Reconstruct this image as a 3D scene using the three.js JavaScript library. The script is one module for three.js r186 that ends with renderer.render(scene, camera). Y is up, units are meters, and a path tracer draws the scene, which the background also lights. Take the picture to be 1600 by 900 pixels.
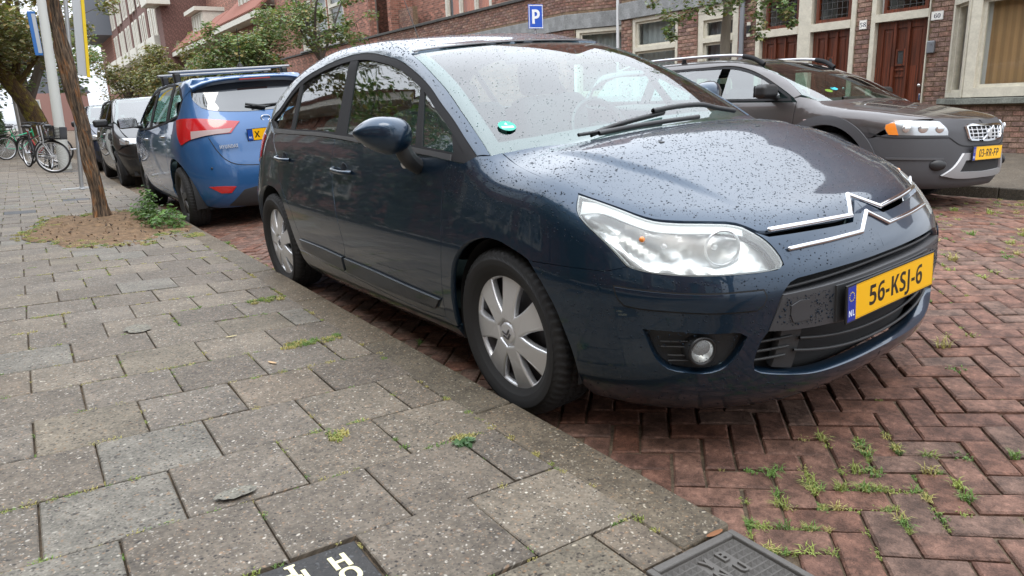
import * as THREE from 'three';
import { mergeGeometries } from 'three/addons/utils/BufferGeometryUtils.js';
import { RoundedBoxGeometry } from 'three/addons/geometries/RoundedBoxGeometry.js';
import { ImprovedNoise } from 'three/addons/math/ImprovedNoise.js';

// ------------------------------------------------------------------ camera, sky, sun, exposure
const scene = new THREE.Scene();
const camera = new THREE.PerspectiveCamera(44.22, 16 / 9, 0.05, 600);
camera.position.set(2.093, 1.082, 2.228);
camera.up.set(-0.184436, 0.967384, -0.173643);
camera.lookAt(camera.position.x - 0.804694, camera.position.y - 0.25007, camera.position.z - 0.538454);

const renderer = new THREE.WebGLRenderer({ antialias: true });
renderer.toneMapping = THREE.LinearToneMapping;
renderer.toneMappingExposure = 1.5;
renderer.shadowMap.enabled = true;

let seed = 20231;
const rnd = () => { seed = (seed * 1664525 + 1013904223) >>> 0; return seed / 4294967296; };
const rr = (a, b) => a + (b - a) * rnd();
const noise = new ImprovedNoise();
const fbm = (x, y, z = 0, o = 4) => { let s = 0, a = 0.5, f = 1; for (let i = 0; i < o; i++) { s += a * noise.noise(x * f, y * f, z + i * 7.3); a *= 0.5; f *= 2.03; } return s; };
const clamp = (v, a = 0, b = 1) => Math.min(b, Math.max(a, v));
const lerp = (a, b, t) => a + (b - a) * t;
const V = (x, y, z) => new THREE.Vector3(x, y, z);

{ // overcast sky: brighter overhead than at the horizon, soft cloud structure
  const w = 512, h = 256, d = new Float32Array(w * h * 4);
  for (let j = 0; j < h; j++) {
    const el = ((j + 0.5) / h - 0.5) * Math.PI, sy = Math.sin(el), cy = Math.cos(el);
    for (let i = 0; i < w; i++) {
      const az = (i / w) * Math.PI * 2, k = (j * w + i) * 4;
      const X = Math.cos(az) * cy, Z = Math.sin(az) * cy, s = Math.max(sy, 0);
      const q = 1 / (0.25 + s);
      const c = fbm(X * q * 1.1 + 3, Z * q * 1.1 - 5, 1.7, 5);
      let L = 0.74 * (1 + 2.5 * s) * (1 + 0.40 * c * Math.min(1, s * 5));
      if (sy < 0) L = 0.74 * Math.max(0.3, 1 + sy * 2);
      d[k] = L * 0.945; d[k + 1] = L * 1.0; d[k + 2] = L * 1.08; d[k + 3] = 1;
    }
  }
  const t = new THREE.DataTexture(d, w, h, THREE.RGBAFormat, THREE.FloatType);
  t.mapping = THREE.EquirectangularReflectionMapping; t.magFilter = THREE.LinearFilter; t.minFilter = THREE.LinearFilter; t.needsUpdate = true;
  scene.background = t; scene.environment = t;
}
const sun = new THREE.DirectionalLight(0xfff4e6, 0.7);
sun.position.set(14, 30, 9); sun.target.position.set(-3, 0, -1); sun.castShadow = true; sun.shadow.radius = 45;
sun.shadow.mapSize.set(2048, 2048);
Object.assign(sun.shadow.camera, { left: -30, right: 30, top: 30, bottom: -30, near: 1, far: 90 });
scene.add(sun, sun.target);

// ------------------------------------------------------------------ naming and building helpers
const taken = {};
const numbered = n => { const c = taken[n] = (taken[n] ?? -1) + 1; return c ? `${n}_${String(c).padStart(3, '0')}` : n; };
function shadows(o) { o.traverse(m => { if (m.isMesh) { m.castShadow = true; m.receiveShadow = true; } }); return o; }
function thing(name, label, category, pos = [0, 0, 0], turn = 0, group) {
  const o = new THREE.Group(); o.name = numbered(name); o.position.set(...pos); o.rotation.y = turn;
  o.userData = { label, category }; if (group) o.userData.group = group;
  scene.add(o); return o;
}
function part(parent, name, geo, m, label) {
  if (Array.isArray(geo)) geo = merge(geo);
  const o = new THREE.Mesh(geo, m); o.name = name; if (label) o.userData.label = label;
  parent.add(o); return o;
}
function solo(name, geo, m, label, category, group) {
  if (Array.isArray(geo)) geo = merge(geo);
  const o = new THREE.Mesh(geo, m); o.name = numbered(name); o.userData = { label, category }; if (group) o.userData.group = group;
  scene.add(o); return o;
}
function structure(name, geo, m, label) {
  if (Array.isArray(geo)) geo = merge(geo);
  const o = new THREE.Mesh(geo, m); o.name = numbered(name); o.userData = { kind: 'structure', label, category: name.replace(/_/g, ' ') }; scene.add(o); return o;
}
function merge(list) {
  list = list.map(g => { const q = g.index ? g.toNonIndexed() : g; const r = new THREE.BufferGeometry();
    r.setAttribute('position', q.attributes.position); r.setAttribute('normal', q.attributes.normal);
    r.setAttribute('uv', q.attributes.uv ?? new THREE.BufferAttribute(new Float32Array(q.attributes.position.count * 2), 2)); return r; });
  return mergeGeometries(list);
}
const box = (x0, x1, y0, y1, z0, z1) => { const g = new THREE.BoxGeometry(Math.abs(x1 - x0), Math.abs(y1 - y0), Math.abs(z1 - z0)); g.translate((x0 + x1) / 2, (y0 + y1) / 2, (z0 + z1) / 2); boxUV(g); return g; };
const rbox = (x0, x1, y0, y1, z0, z1, r = 0.01, s = 2) => { const g = new RoundedBoxGeometry(Math.abs(x1 - x0), Math.abs(y1 - y0), Math.abs(z1 - z0), s, r); g.translate((x0 + x1) / 2, (y0 + y1) / 2, (z0 + z1) / 2); boxUV(g); return g; };
function boxUV(g) { // uv in metres by the dominant face direction
  const p = g.attributes.position, n = g.attributes.normal, uv = new Float32Array(p.count * 2);
  for (let i = 0; i < p.count; i++) {
    const ax = Math.abs(n.getX(i)), ay = Math.abs(n.getY(i)), az = Math.abs(n.getZ(i));
    const a = ay > ax && ay > az ? [p.getX(i), p.getZ(i)] : ax > az ? [p.getZ(i), p.getY(i)] : [p.getX(i), p.getY(i)];
    uv[2 * i] = a[0]; uv[2 * i + 1] = a[1];
  }
  g.setAttribute('uv', new THREE.BufferAttribute(uv, 2)); return g;
}
const cyl = (a, b, ra, rb = ra, seg = 12) => { // tapered rod from a to b
  a = V(...a); b = V(...b); const d = b.clone().sub(a), g = new THREE.CylinderGeometry(rb, ra, d.length(), seg, 1);
  g.applyQuaternion(new THREE.Quaternion().setFromUnitVectors(V(0, 1, 0), d.clone().normalize())); g.translate((a.x + b.x) / 2, (a.y + b.y) / 2, (a.z + b.z) / 2); return g;
};
const tube = (pts, r, seg = 24, rs = 8, closed = false) => new THREE.TubeGeometry(new THREE.CatmullRomCurve3(pts.map(p => V(...p)), closed, 'centripetal'), seg, r, rs, closed);
const sphere = (x, y, z, r, s = 12) => { const g = new THREE.SphereGeometry(r, s, Math.max(6, s * 0.6 | 0)); g.translate(x, y, z); return g; };
function mirrorZ(g) { // the same shape on the other side of the car
  const r = g.clone(), p = r.attributes.position, n = r.attributes.normal;
  for (let i = 0; i < p.count; i++) { p.setZ(i, -p.getZ(i)); n.setZ(i, -n.getZ(i)); }
  if (r.index) { const a = r.index.array; for (let i = 0; i < a.length; i += 3) { const t = a[i]; a[i] = a[i + 2]; a[i + 2] = t; } }
  else for (const k of Object.keys(r.attributes)) { const A = r.attributes[k], s = A.itemSize; for (let i = 0; i < A.count; i += 3) for (let c = 0; c < s; c++) { const t = A.array[i * s + c]; A.array[i * s + c] = A.array[(i + 2) * s + c]; A.array[(i + 2) * s + c] = t; } }
  return r;
}
// ---- textures
function dataTex(w, h, fn, srgb = true) {
  const d = new Uint8Array(w * h * 4);
  for (let j = 0; j < h; j++) for (let i = 0; i < w; i++) { const c = fn(i, j), k = (j * w + i) * 4; d[k] = clamp(c[0], 0, 255); d[k + 1] = clamp(c[1], 0, 255); d[k + 2] = clamp(c[2], 0, 255); d[k + 3] = 255; }
  const t = new THREE.DataTexture(d, w, h, THREE.RGBAFormat); t.wrapS = t.wrapT = THREE.RepeatWrapping; t.magFilter = THREE.LinearFilter; t.minFilter = THREE.LinearMipmapLinearFilter; t.generateMipmaps = true;
  if (srgb) t.colorSpace = THREE.SRGBColorSpace; t.needsUpdate = true; return t;
}
// periodic value noise for textures that repeat
function pnoise(seed0, n) { const tab = []; let s = seed0; for (let i = 0; i < n * n; i++) { s = (s * 1664525 + 1013904223) >>> 0; tab.push(s / 4294967296); }
  return (u, v) => { const x = u * n, y = v * n, xi = Math.floor(x), yi = Math.floor(y), fx = x - xi, fy = y - yi, sx = fx * fx * (3 - 2 * fx), sy = fy * fy * (3 - 2 * fy);
    const g = (a, b) => tab[((b % n + n) % n) * n + ((a % n + n) % n)];
    return lerp(lerp(g(xi, yi), g(xi + 1, yi), sx), lerp(g(xi, yi + 1), g(xi + 1, yi + 1), sx), sy); }; }
const std = (c, rough = 0.8, metal = 0, extra = {}) => { const m = new THREE.MeshPhysicalMaterial({ roughness: rough, metalness: metal, ...extra }); if (Array.isArray(c)) m.color.setRGB(...c); else m.color.set(c); return m; };
function canvasTex(w, h, draw) { const c = document.createElement('canvas'); c.width = w; c.height = h; const g = c.getContext('2d'); draw(g, w, h); const t = new THREE.CanvasTexture(c); t.colorSpace = THREE.SRGBColorSpace; t.anisotropy = 4; return t; }

// ------------------------------------------------------------------ ground: cambered brick street, kerbs, pavements
camera.updateMatrixWorld(); camera.updateProjectionMatrix();
const KERB_Z = 0.914, TILE_Z = 1.088, FAR_KERB = -5.65;
const walkY = z => 0.038 * Math.min(z, 3) + Math.max(0, z - 3) * 0.02;
const roadPts = [[1.2, -0.065], [0.9, -0.0486], [-0.9, 0.0486], [-1.7, 0.088], [-2.4, 0.107], [-3.2, 0.103], [-4.2, 0.066], [-5.7, 0.0]];
const roadY = z => { for (let i = 0; i < roadPts.length - 1; i++) { const [a, ya] = roadPts[i], [b, yb] = roadPts[i + 1]; if (z >= b || i === roadPts.length - 2) return lerp(ya, yb, (z - a) / (b - a)); } };
const seen = (p) => { const q = p.clone().project(camera); return Math.abs(q.x) < 1.08 && Math.abs(q.y) < 1.1 && q.z < 1; };

const n8 = pnoise(11, 8), n16 = pnoise(12, 16), n32 = pnoise(13, 32), n64 = pnoise(14, 64), n128 = pnoise(15, 128), n256 = pnoise(16, 256);
// exposed aggregate concrete: pebbles of several tones in a grey-brown matrix
function aggregate(size, base, seedA, light, dark) {
  const f = new Float32Array(size * size * 3); let s = seedA; const R = () => { s = (s * 1664525 + 1013904223) >>> 0; return s / 4294967296; };
  const bump = new Float32Array(size * size);
  for (let j = 0; j < size; j++) for (let i = 0; i < size; i++) { const u = i / size, v = j / size, m = 0.80 + 0.22 * n8(u, v) + 0.16 * n32(u, v) + 0.20 * (n128(u, v) - 0.5) + 0.22 * (n256(u, v) - 0.5); const k = (j * size + i) * 3; for (let c = 0; c < 3; c++) f[k + c] = base[c] * m; bump[j * size + i] = 110 + 60 * (n256(u, v) - 0.5) + 30 * n64(u, v); }
  const dots = size * size / 17 | 0;
  for (let d = 0; d < dots; d++) {
    const x = R() * size, y = R() * size, big = R(), r = 0.7 + 2.0 * big * big * big * (0.4 + R()), t = R(), tone = R();
    const col = t < light ? [182, 178, 170].map(c => c * (0.72 + 0.42 * tone)) : t < light + dark ? [62, 58, 56].map(c => c * (0.6 + 0.8 * tone)) : t < light + dark + 0.16 ? [142, 120, 100].map(c => c * (0.75 + 0.4 * tone)) : base.map(c => c * (0.74 + 0.5 * tone));
    const e = 0.6 + 0.8 * R(), ca = Math.cos(R() * 6.3), sa = Math.sqrt(1 - ca * ca);
    for (let yy = Math.floor(y - r - 1); yy <= y + r + 1; yy++) for (let xx = Math.floor(x - r - 1); xx <= x + r + 1; xx++) {
      const dx = xx - x, dy = yy - y, a = (ca * dx + sa * dy) / e, b = (-sa * dx + ca * dy) * e, w = clamp(1.2 - Math.hypot(a, b) / r * 1.0, 0, 1);
      if (w <= 0) continue; const k = (((yy % size) + size) % size) * size + (((xx % size) + size) % size), o = Math.min(1, w * 2.2);
      for (let c = 0; c < 3; c++) f[k * 3 + c] = lerp(f[k * 3 + c], col[c], o * 0.9); bump[k] = lerp(bump[k], 190, o * 0.7);
    }
  }
  const map = dataTex(size, size, (i, j) => { const k = (j * size + i) * 3; return [f[k], f[k + 1], f[k + 2]]; });
  const bm = dataTex(size, size, (i, j) => { const v = bump[j * size + i]; return [v, v, v]; }, false);
  return { map, bm };
}
const aggA = aggregate(1024, [106, 99, 90], 5, 0.17, 0.23), aggB = aggregate(512, [126, 122, 115], 9, 0.07, 0.28);
for (const t of [aggA.map, aggA.bm]) t.repeat.set(0.62, 0.62);
for (const t of [aggB.map, aggB.bm]) t.repeat.set(1.1, 1.1);
const tileMat = (agg, c, rough = 0.62) => std(c, rough, 0, { map: agg.map, bumpMap: agg.bm, bumpScale: 0.0016, specularIntensity: 0.6 });
const M = {};
M.tiles = [[1.10, 1.05, 0.98], [1.0, 0.97, 0.94], [0.93, 0.89, 0.85], [1.14, 1.10, 1.03], [1.03, 1.01, 0.99], [1.10, 1.02, 0.93]].map(c => tileMat(aggA, c.map(v => v * 0.92)));
M.tilePale = tileMat(aggB, [0.76, 0.74, 0.70]); M.tileTan = tileMat(aggB, [0.72, 0.65, 0.55]); M.tileBlue = tileMat(aggB, [0.3, 0.33, 0.4]);
M.kerbs = [tileMat(aggA, [0.80, 0.75, 0.66]), tileMat(aggA, [0.73, 0.70, 0.62]), tileMat(aggA, [0.84, 0.78, 0.68])];

// burnt clay: mottled, with scratches and pits
function clay(seedA) {
  let s = seedA; const R = () => { s = (s * 1664525 + 1013904223) >>> 0; return s / 4294967296; };
  const N = 512, f = new Float32Array(N * N).fill(0), b = new Float32Array(N * N);
  for (let j = 0; j < N; j++) for (let i = 0; i < N; i++) { const u = i / N, v = j / N; f[j * N + i] = 0.55 + 0.34 * n8(u, v) + 0.3 * n32(u + 0.3, v) + 0.2 * (n128(u, v)) + 0.16 * (n256(u, v) - 0.5); b[j * N + i] = 90 + 60 * n32(u, v) + 70 * n128(u, v) + 40 * n256(u, v); }
  for (let d = 0; d < 700; d++) { const x = R() * N, y = R() * N, l = 4 + R() * 22, a = R() * 6.3, k = R() < 0.5 ? 0.75 : 1.16; for (let t = 0; t < l; t++) { const q = ((Math.floor(y + Math.sin(a) * t) % N + N) % N) * N + ((Math.floor(x + Math.cos(a) * t) % N + N) % N); f[q] *= k; b[q] *= k; } }
  return { map: dataTex(N, N, (i, j) => { const v = f[j * N + i] * 175; return [v, v, v]; }), bm: dataTex(N, N, (i, j) => { const v = b[j * N + i]; return [v, v, v]; }, false) };
}
const cl = clay(77); for (const t of [cl.map, cl.bm]) t.repeat.set(2.2, 2.2);
M.bricks = [[0.35, 0.175, 0.122], [0.32, 0.165, 0.12], [0.37, 0.20, 0.145], [0.32, 0.195, 0.148], [0.35, 0.16, 0.105], [0.33, 0.19, 0.142]].map(c => std(c, 0.66, 0, { map: cl.map, bumpMap: cl.bm, bumpScale: 0.004, specularIntensity: 0.6 }));
const sandTex = dataTex(512, 512, (i, j) => { const u = i / 512, v = j / 512, m = 0.62 + 0.3 * n16(u, v) + 0.2 * n64(u, v) + 0.3 * (n256(u, v) - 0.3); return [138 * m, 122 * m, 104 * m]; });
sandTex.repeat.set(1.6, 1.6);
M.sand = std([0.52, 0.49, 0.45], 0.95, 0, { map: sandTex });

function sheet(x0, x1, nx, zs, yf, uvs = 1) {
  const pos = [], uv = [], idx = [], n = zs.length;
  for (let i = 0; i <= nx; i++) for (let j = 0; j < n; j++) { const x = lerp(x0, x1, i / nx), z = zs[j]; pos.push(x, yf(z, x), z); uv.push(x * uvs, z * uvs); }
  for (let i = 0; i < nx; i++) for (let j = 0; j < n - 1; j++) { const a = i * n + j, b = a + n; idx.push(a, b, a + 1, b, b + 1, a + 1); }
  const g = new THREE.BufferGeometry(); g.setAttribute('position', new THREE.Float32BufferAttribute(pos, 3)); g.setAttribute('uv', new THREE.Float32BufferAttribute(uv, 2)); g.setIndex(idx); g.computeVertexNormals();
  if (g.attributes.normal.getY(0) < 0) { const a = g.index.array; for (let i = 0; i < a.length; i += 3) { const t = a[i]; a[i] = a[i + 1]; a[i + 1] = t; } g.computeVertexNormals(); }
  return g;
}
const range = (a, b, n) => Array.from({ length: n + 1 }, (_, i) => lerp(a, b, i / n));
structure('ground', sheet(-400, 200, 4, [-300, 300], () => -0.35), std([0.16, 0.15, 0.13], 1), 'flat ground far beyond the street');
const road = structure('road', sheet(-160, 30, 60, [...range(0.94, -5.6, 26)], z => roadY(z) - 0.012), M.sand, 'red brick street laid in herringbone between two kerbs');
const walk = structure('pavement', sheet(-160, 30, 60, [1.05, 3, 3.3], z => walkY(z) - 0.014), M.sand, 'grey slab pavement beside the parked cars');
const farWalk = structure('far_pavement', sheet(-160, 30, 40, [-5.66, -9.8], z => 0.1 + (-5.65 - z) * 0.015), tileMat(aggA, [0.72, 0.7, 0.66]), 'pavement in front of the brick houses across the street');

// one paving piece with chamfered top edges, unit footprint scaled per use
function paver(lx, lz, h, ch, du, dv, jit = 0) {
  const X = lx / 2, Z = lz / 2, pos = [], uv = [];
  const j = () => (rnd() - 0.5) * jit;
  const out = [[-X, -Z], [X, -Z], [X, Z], [-X, Z]].map(([a, b]) => [a + j(), b + j()]), top = out.map(([a, b]) => [a - Math.sign(a) * ch, b - Math.sign(b) * ch]);
  const quad = (a, b, c, d) => { for (const p of [a, b, c, a, c, d]) { pos.push(...p); uv.push(p[0] + du, p[2] + dv - p[1]); } };
  const T = i => [top[i][0], h, top[i][1]], O = i => [out[i][0], h - ch * 0.8, out[i][1]], B = i => [out[i][0], -0.03, out[i][1]];
  quad(T(0), T(3), T(2), T(1));
  for (let i = 0; i < 4; i++) { const k = (i + 1) % 4; quad(O(i), T(i), T(k), O(k)); quad(B(i), O(i), O(k), B(k)); }
  const g = new THREE.BufferGeometry(); g.setAttribute('position', new THREE.Float32BufferAttribute(pos, 3)); g.setAttribute('uv', new THREE.Float32BufferAttribute(uv, 2)); g.computeVertexNormals(); return g;
}
function layPieces(parent, list, geos, mats, name, limit, stuffName) {
  // list: {p, q, g, m, c}; the pieces that show largest become parts, the rest one instanced part
  for (const it of list) { const d = it.p.distanceTo(camera.position); it.s = seen(it.p) && !it.hid ? it.a * Math.abs(camera.position.y - it.p.y) / (d * d * d) : 0; }
  list.sort((a, b) => b.s - a.s);
  list.slice(0, limit).forEach((it) => { if (it.s <= 0) { it.rest = true; return; } const o = part(parent, name, geos[it.g], mats[it.m]); o.position.copy(it.p); o.quaternion.copy(it.q); });
  const rest = list.filter((it, i) => i >= limit || it.rest);
  for (let g = 0; g < geos.length; g++) for (let m = 0; m < mats.length; m++) {
    const r = rest.filter(it => it.g === g && it.m === m); if (!r.length) continue;
    const im = new THREE.InstancedMesh(geos[g], mats[m], r.length), mt = new THREE.Matrix4();
    r.forEach((it, i) => { im.setMatrixAt(i, mt.compose(it.p, it.q, V(1, 1, 1))); im.setColorAt(i, new THREE.Color().setScalar(it.c)); });
    im.name = stuffName; im.userData.kind = 'stuff'; parent.add(im);
  }
}
{ // herringbone street bricks at 45 degrees to the kerb
  const U = 0.0985, geos = [0, 1, 2, 3].map(i => paver(U * 2 - 0.009, U - 0.009, 0.0, 0.006, i * 0.37, i * 0.21, 0.005)), list = [];
  const up = V(0, 1, 0), qa = new THREE.Quaternion(), qb = new THREE.Quaternion();
  for (let i = -160; i < 110; i++) for (let j = -160; j < 120; j++) {
    const d = ((i + j) % 4 + 4) % 4; if (d !== 0 && d !== 2) continue;
    const H = d === 0, u = 0.474 + U * (i + (H ? 1 : 0.5)), v = 0.995 + U * (j + (H ? 0.5 : 1));
    const x = (u + v) * Math.SQRT1_2, z = (v - u) * Math.SQRT1_2;
    if (z > 0.875 || z < -5.5 || x < -9.5 || x > 4.2) continue;
    if (x > -3.4 && x < 0.1 && z > -1.0 && z < -0.2 && (i + j) % 8) { /* under the car, kept */ }
    const y = roadY(z) + rr(-0.0035, 0.0035) + 0.006 * fbm(x * 0.9, z * 0.9, 3);
    const sl = (roadY(z + 0.05) - roadY(z - 0.05)) / 0.1, n = V(rr(-0.018, 0.018), 1, -sl + rr(-0.018, 0.018)).normalize();
    const q = qa.setFromUnitVectors(up, n).clone().multiply(qb.setFromAxisAngle(up, (H ? 1 : -1) * Math.PI / 4 + rr(-0.02, 0.02)));
    const hid = (x < 0.72 && x > -3.3 && z < 0.75 && z > -0.95);
    const f = fbm(x * 0.55 + 9, z * 0.55, 2) + rr(-0.35, 0.35);
    list.push({ p: V(x, y, z), q, g: rnd() * 4 | 0, m: clamp(Math.floor((f + 0.55) * 5.4), 0, 5), c: rr(0.86, 1.12), a: 1, hid });
  }
  layPieces(road, list, geos, M.bricks, 'brick', 300, 'far_bricks');
}
{ // pavement slabs in half bond, rows across the pavement
  const PX = 0.3255, PZ = 0.3215, list = [], mats = [...M.tiles, M.tilePale, M.tileTan, M.tileBlue];
  const geos = [0, 1, 2, 3, 4].map(i => paver(PX - 0.0058, PZ - 0.0058, 0, 0.0035, i * 0.29, i * 0.47, 0.003));
  const half = [0, 1].map(i => paver(PX - 0.0075, PZ / 2 - 0.0275, 0, 0.0035, i * 0.31 + 0.1, i * 0.23, 0.003)); const all = [...geos, ...half, paver(0.172, PZ - 0.0075, 0, 0.0035, 0.3, 0.2, 0.002), paver(0.172, PZ / 2 - 0.0275, 0, 0.0035, 0.5, 0.2, 0.002)];
  for (let r = -150; r <= 7; r++) {
    const x = 0.2503 + PX * (r + 0.5), even = ((r % 2) + 2) % 2 === 0;
    for (let k = -1; k < 8; k++) {
      const zj = 1.229 + PZ * k + (even ? 0 : PZ / 2); let z = zj + PZ / 2, g = rnd() * 5 | 0;
      if (z - PZ / 2 < TILE_Z - 0.06) { if (z + PZ / 2 < TILE_Z + 0.1) continue; g = 5 + (rnd() * 2 | 0); z = (TILE_Z + z + PZ / 2) / 2; }
      if (z > 3.2) continue;
      if (Math.abs(x - 0.737) < 0.1 && Math.abs(z - 1.872) < 0.1) continue;         // the lettered slab is its own thing
      if (x > 1.2 && z < 1.3) { if (z > 1.2) list.push({ p: V(x, walkY(1.31), 1.312), q: new THREE.Quaternion().setFromEuler(new THREE.Euler(-0.038, 0, 0)), g: 5, m: 2, c: 1, a: 4 }); continue; }
      if (x > 1.06 && x < 1.2 && z < 1.3) { list.push({ p: V(0.9925, walkY(z), z), q: new THREE.Quaternion().setFromEuler(new THREE.Euler(-0.038, 0, 0)), g: z < 1.2 ? 8 : 7, m: 5, c: 1, a: 9 }); continue; }                                            // the iron cover
      if (Math.hypot((x + 6.05) / 1.25, (z - 1.62) / 0.62) < 0.78 + 0.3 * fbm(x * 2.1, z * 2.1, 6)) continue;        // open soil round the tree
      let m = rnd() < 0.07 ? 6 : rnd() < 0.035 ? 7 : rnd() < 0.015 ? 8 : clamp(Math.floor((fbm(x * 0.6, z * 0.8, 5) + 0.42 + rr(-0.28, 0.28)) * 7), 0, 5);
      const near = (a, b) => Math.abs(x - a) < 0.17 && Math.abs(z - b) < 0.17;
      if (near(0.085, 2.2) || near(0.4, 2.52)) m = 6; if (near(-0.56, 2.33)) m = 7; if (near(-0.24, 2.7)) m = 8;
      const y = walkY(z) + rr(-0.002, 0.002) + 0.008 * fbm(x * 0.7, z * 0.7, 8);
      const q = new THREE.Quaternion().setFromEuler(new THREE.Euler(-0.038 + rr(-0.009, 0.009), rr(-0.008, 0.008) + (rnd() < 0.5 ? Math.PI : 0), rr(-0.009, 0.009), 'YXZ'));
      if (Math.abs(q.y) > 0.5) q.setFromEuler(new THREE.Euler(0.038 + rr(-0.009, 0.009), Math.PI, rr(-0.009, 0.009), 'YXZ'));
      list.push({ p: V(x, y, z), q, g, m, c: rr(0.92, 1.08), a: 9 });
    }
  }
  layPieces(walk, list, all, mats, 'slab', 300, 'far_slabs');
}
function kerbLine(name, label, z0, z1, topY, roadEdge, x0, x1, start, mats, len) {
  const k = structure(name, box(x0, x1, topY - 0.3, topY - 0.05, z0 + 0.02, z1 - 0.02), M.sand, label); k.userData.category = 'kerb';
  for (let x = start; x < x1; x += len) {
    if (x < x0) continue; const g = rbox(x + 0.003, x + len - 0.004, topY - 0.28, topY + rr(-0.002, 0.002), z0 + rr(-0.003, 0.003), z1, 0.011, 2);
    const uv = g.attributes.uv, o = rnd() * 5; for (let i = 0; i < uv.count; i++) uv.setXY(i, uv.getX(i) + o, uv.getY(i) + o);
    const e = new THREE.Mesh(g, mats[rnd() * mats.length | 0]); e.name = 'kerbstone'; k.add(e);
  } return k;
}
kerbLine('kerb', 'concrete kerb between the slab pavement and the brick street', KERB_Z, TILE_Z - 0.004, 0.039, 0, -70, 1.07, 1.076 - 0.98 * 72, M.kerbs, 0.98);
kerbLine('far_kerb', 'dark concrete kerb on the far side of the street', FAR_KERB - 0.16, FAR_KERB, 0.1, 0, -60, 12, -60, [tileMat(aggA, [0.5, 0.49, 0.46]), tileMat(aggA, [0.42, 0.42, 0.4])], 1.0);

// ------------------------------------------------------------------ car body surfaces
const CITRO = {
  Wy: [[.1,.18,.26,.36,.48,.6,.72,.82,.9,.98,1.08,1.18,1.28,1.36,1.44,1.5],[.761,.816,.865,.889,.898,.892,.866,.841,.819,.79,.743,.694,.645,.604,.537,.442]],
  Px: [[-3.4,-2.9,-2.6,-2.1,-1.5,-.9,-.4,0,.3,.6,1.0],[.943,.969,.985,1.0,1.004,1.002,.998,.995,.991,.987,.984]],
  xf: [[.1,.16,.22,.3,.38,.47,.56,.62,.66,.7,.75,.8,.86,.95],[.785,.866,.92,.935,.937,.936,.932,.911,.887,.866,.834,.776,.702,.604]],
  xr: [[.1,.2,.3,.4,.6,.8,.95,1.1,1.3],[-3.15,-3.241,-3.302,-3.338,-3.343,-3.301,-3.242,-3.122,-2.952]],
  hc: [[-.8,-.5,-.2,0,.2,.4,.6,.75,.85,1.0],[1.006,.994,.979,.972,.954,.889,.817,.768,.75,.658]],
  rc: [[-3.5,-3.3,-3.1,-2.9,-2.6,-2.2,-1.8,-1.5,-1.2,-.9,-.5],[.691,.903,1.078,1.205,1.347,1.452,1.485,1.47,1.446,1.4,1.299]],
  S: [.0139,.9406,.433,.2505,.063,2.6539,.0733,.0218,.0804,.1308,.0282]
};
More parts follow.
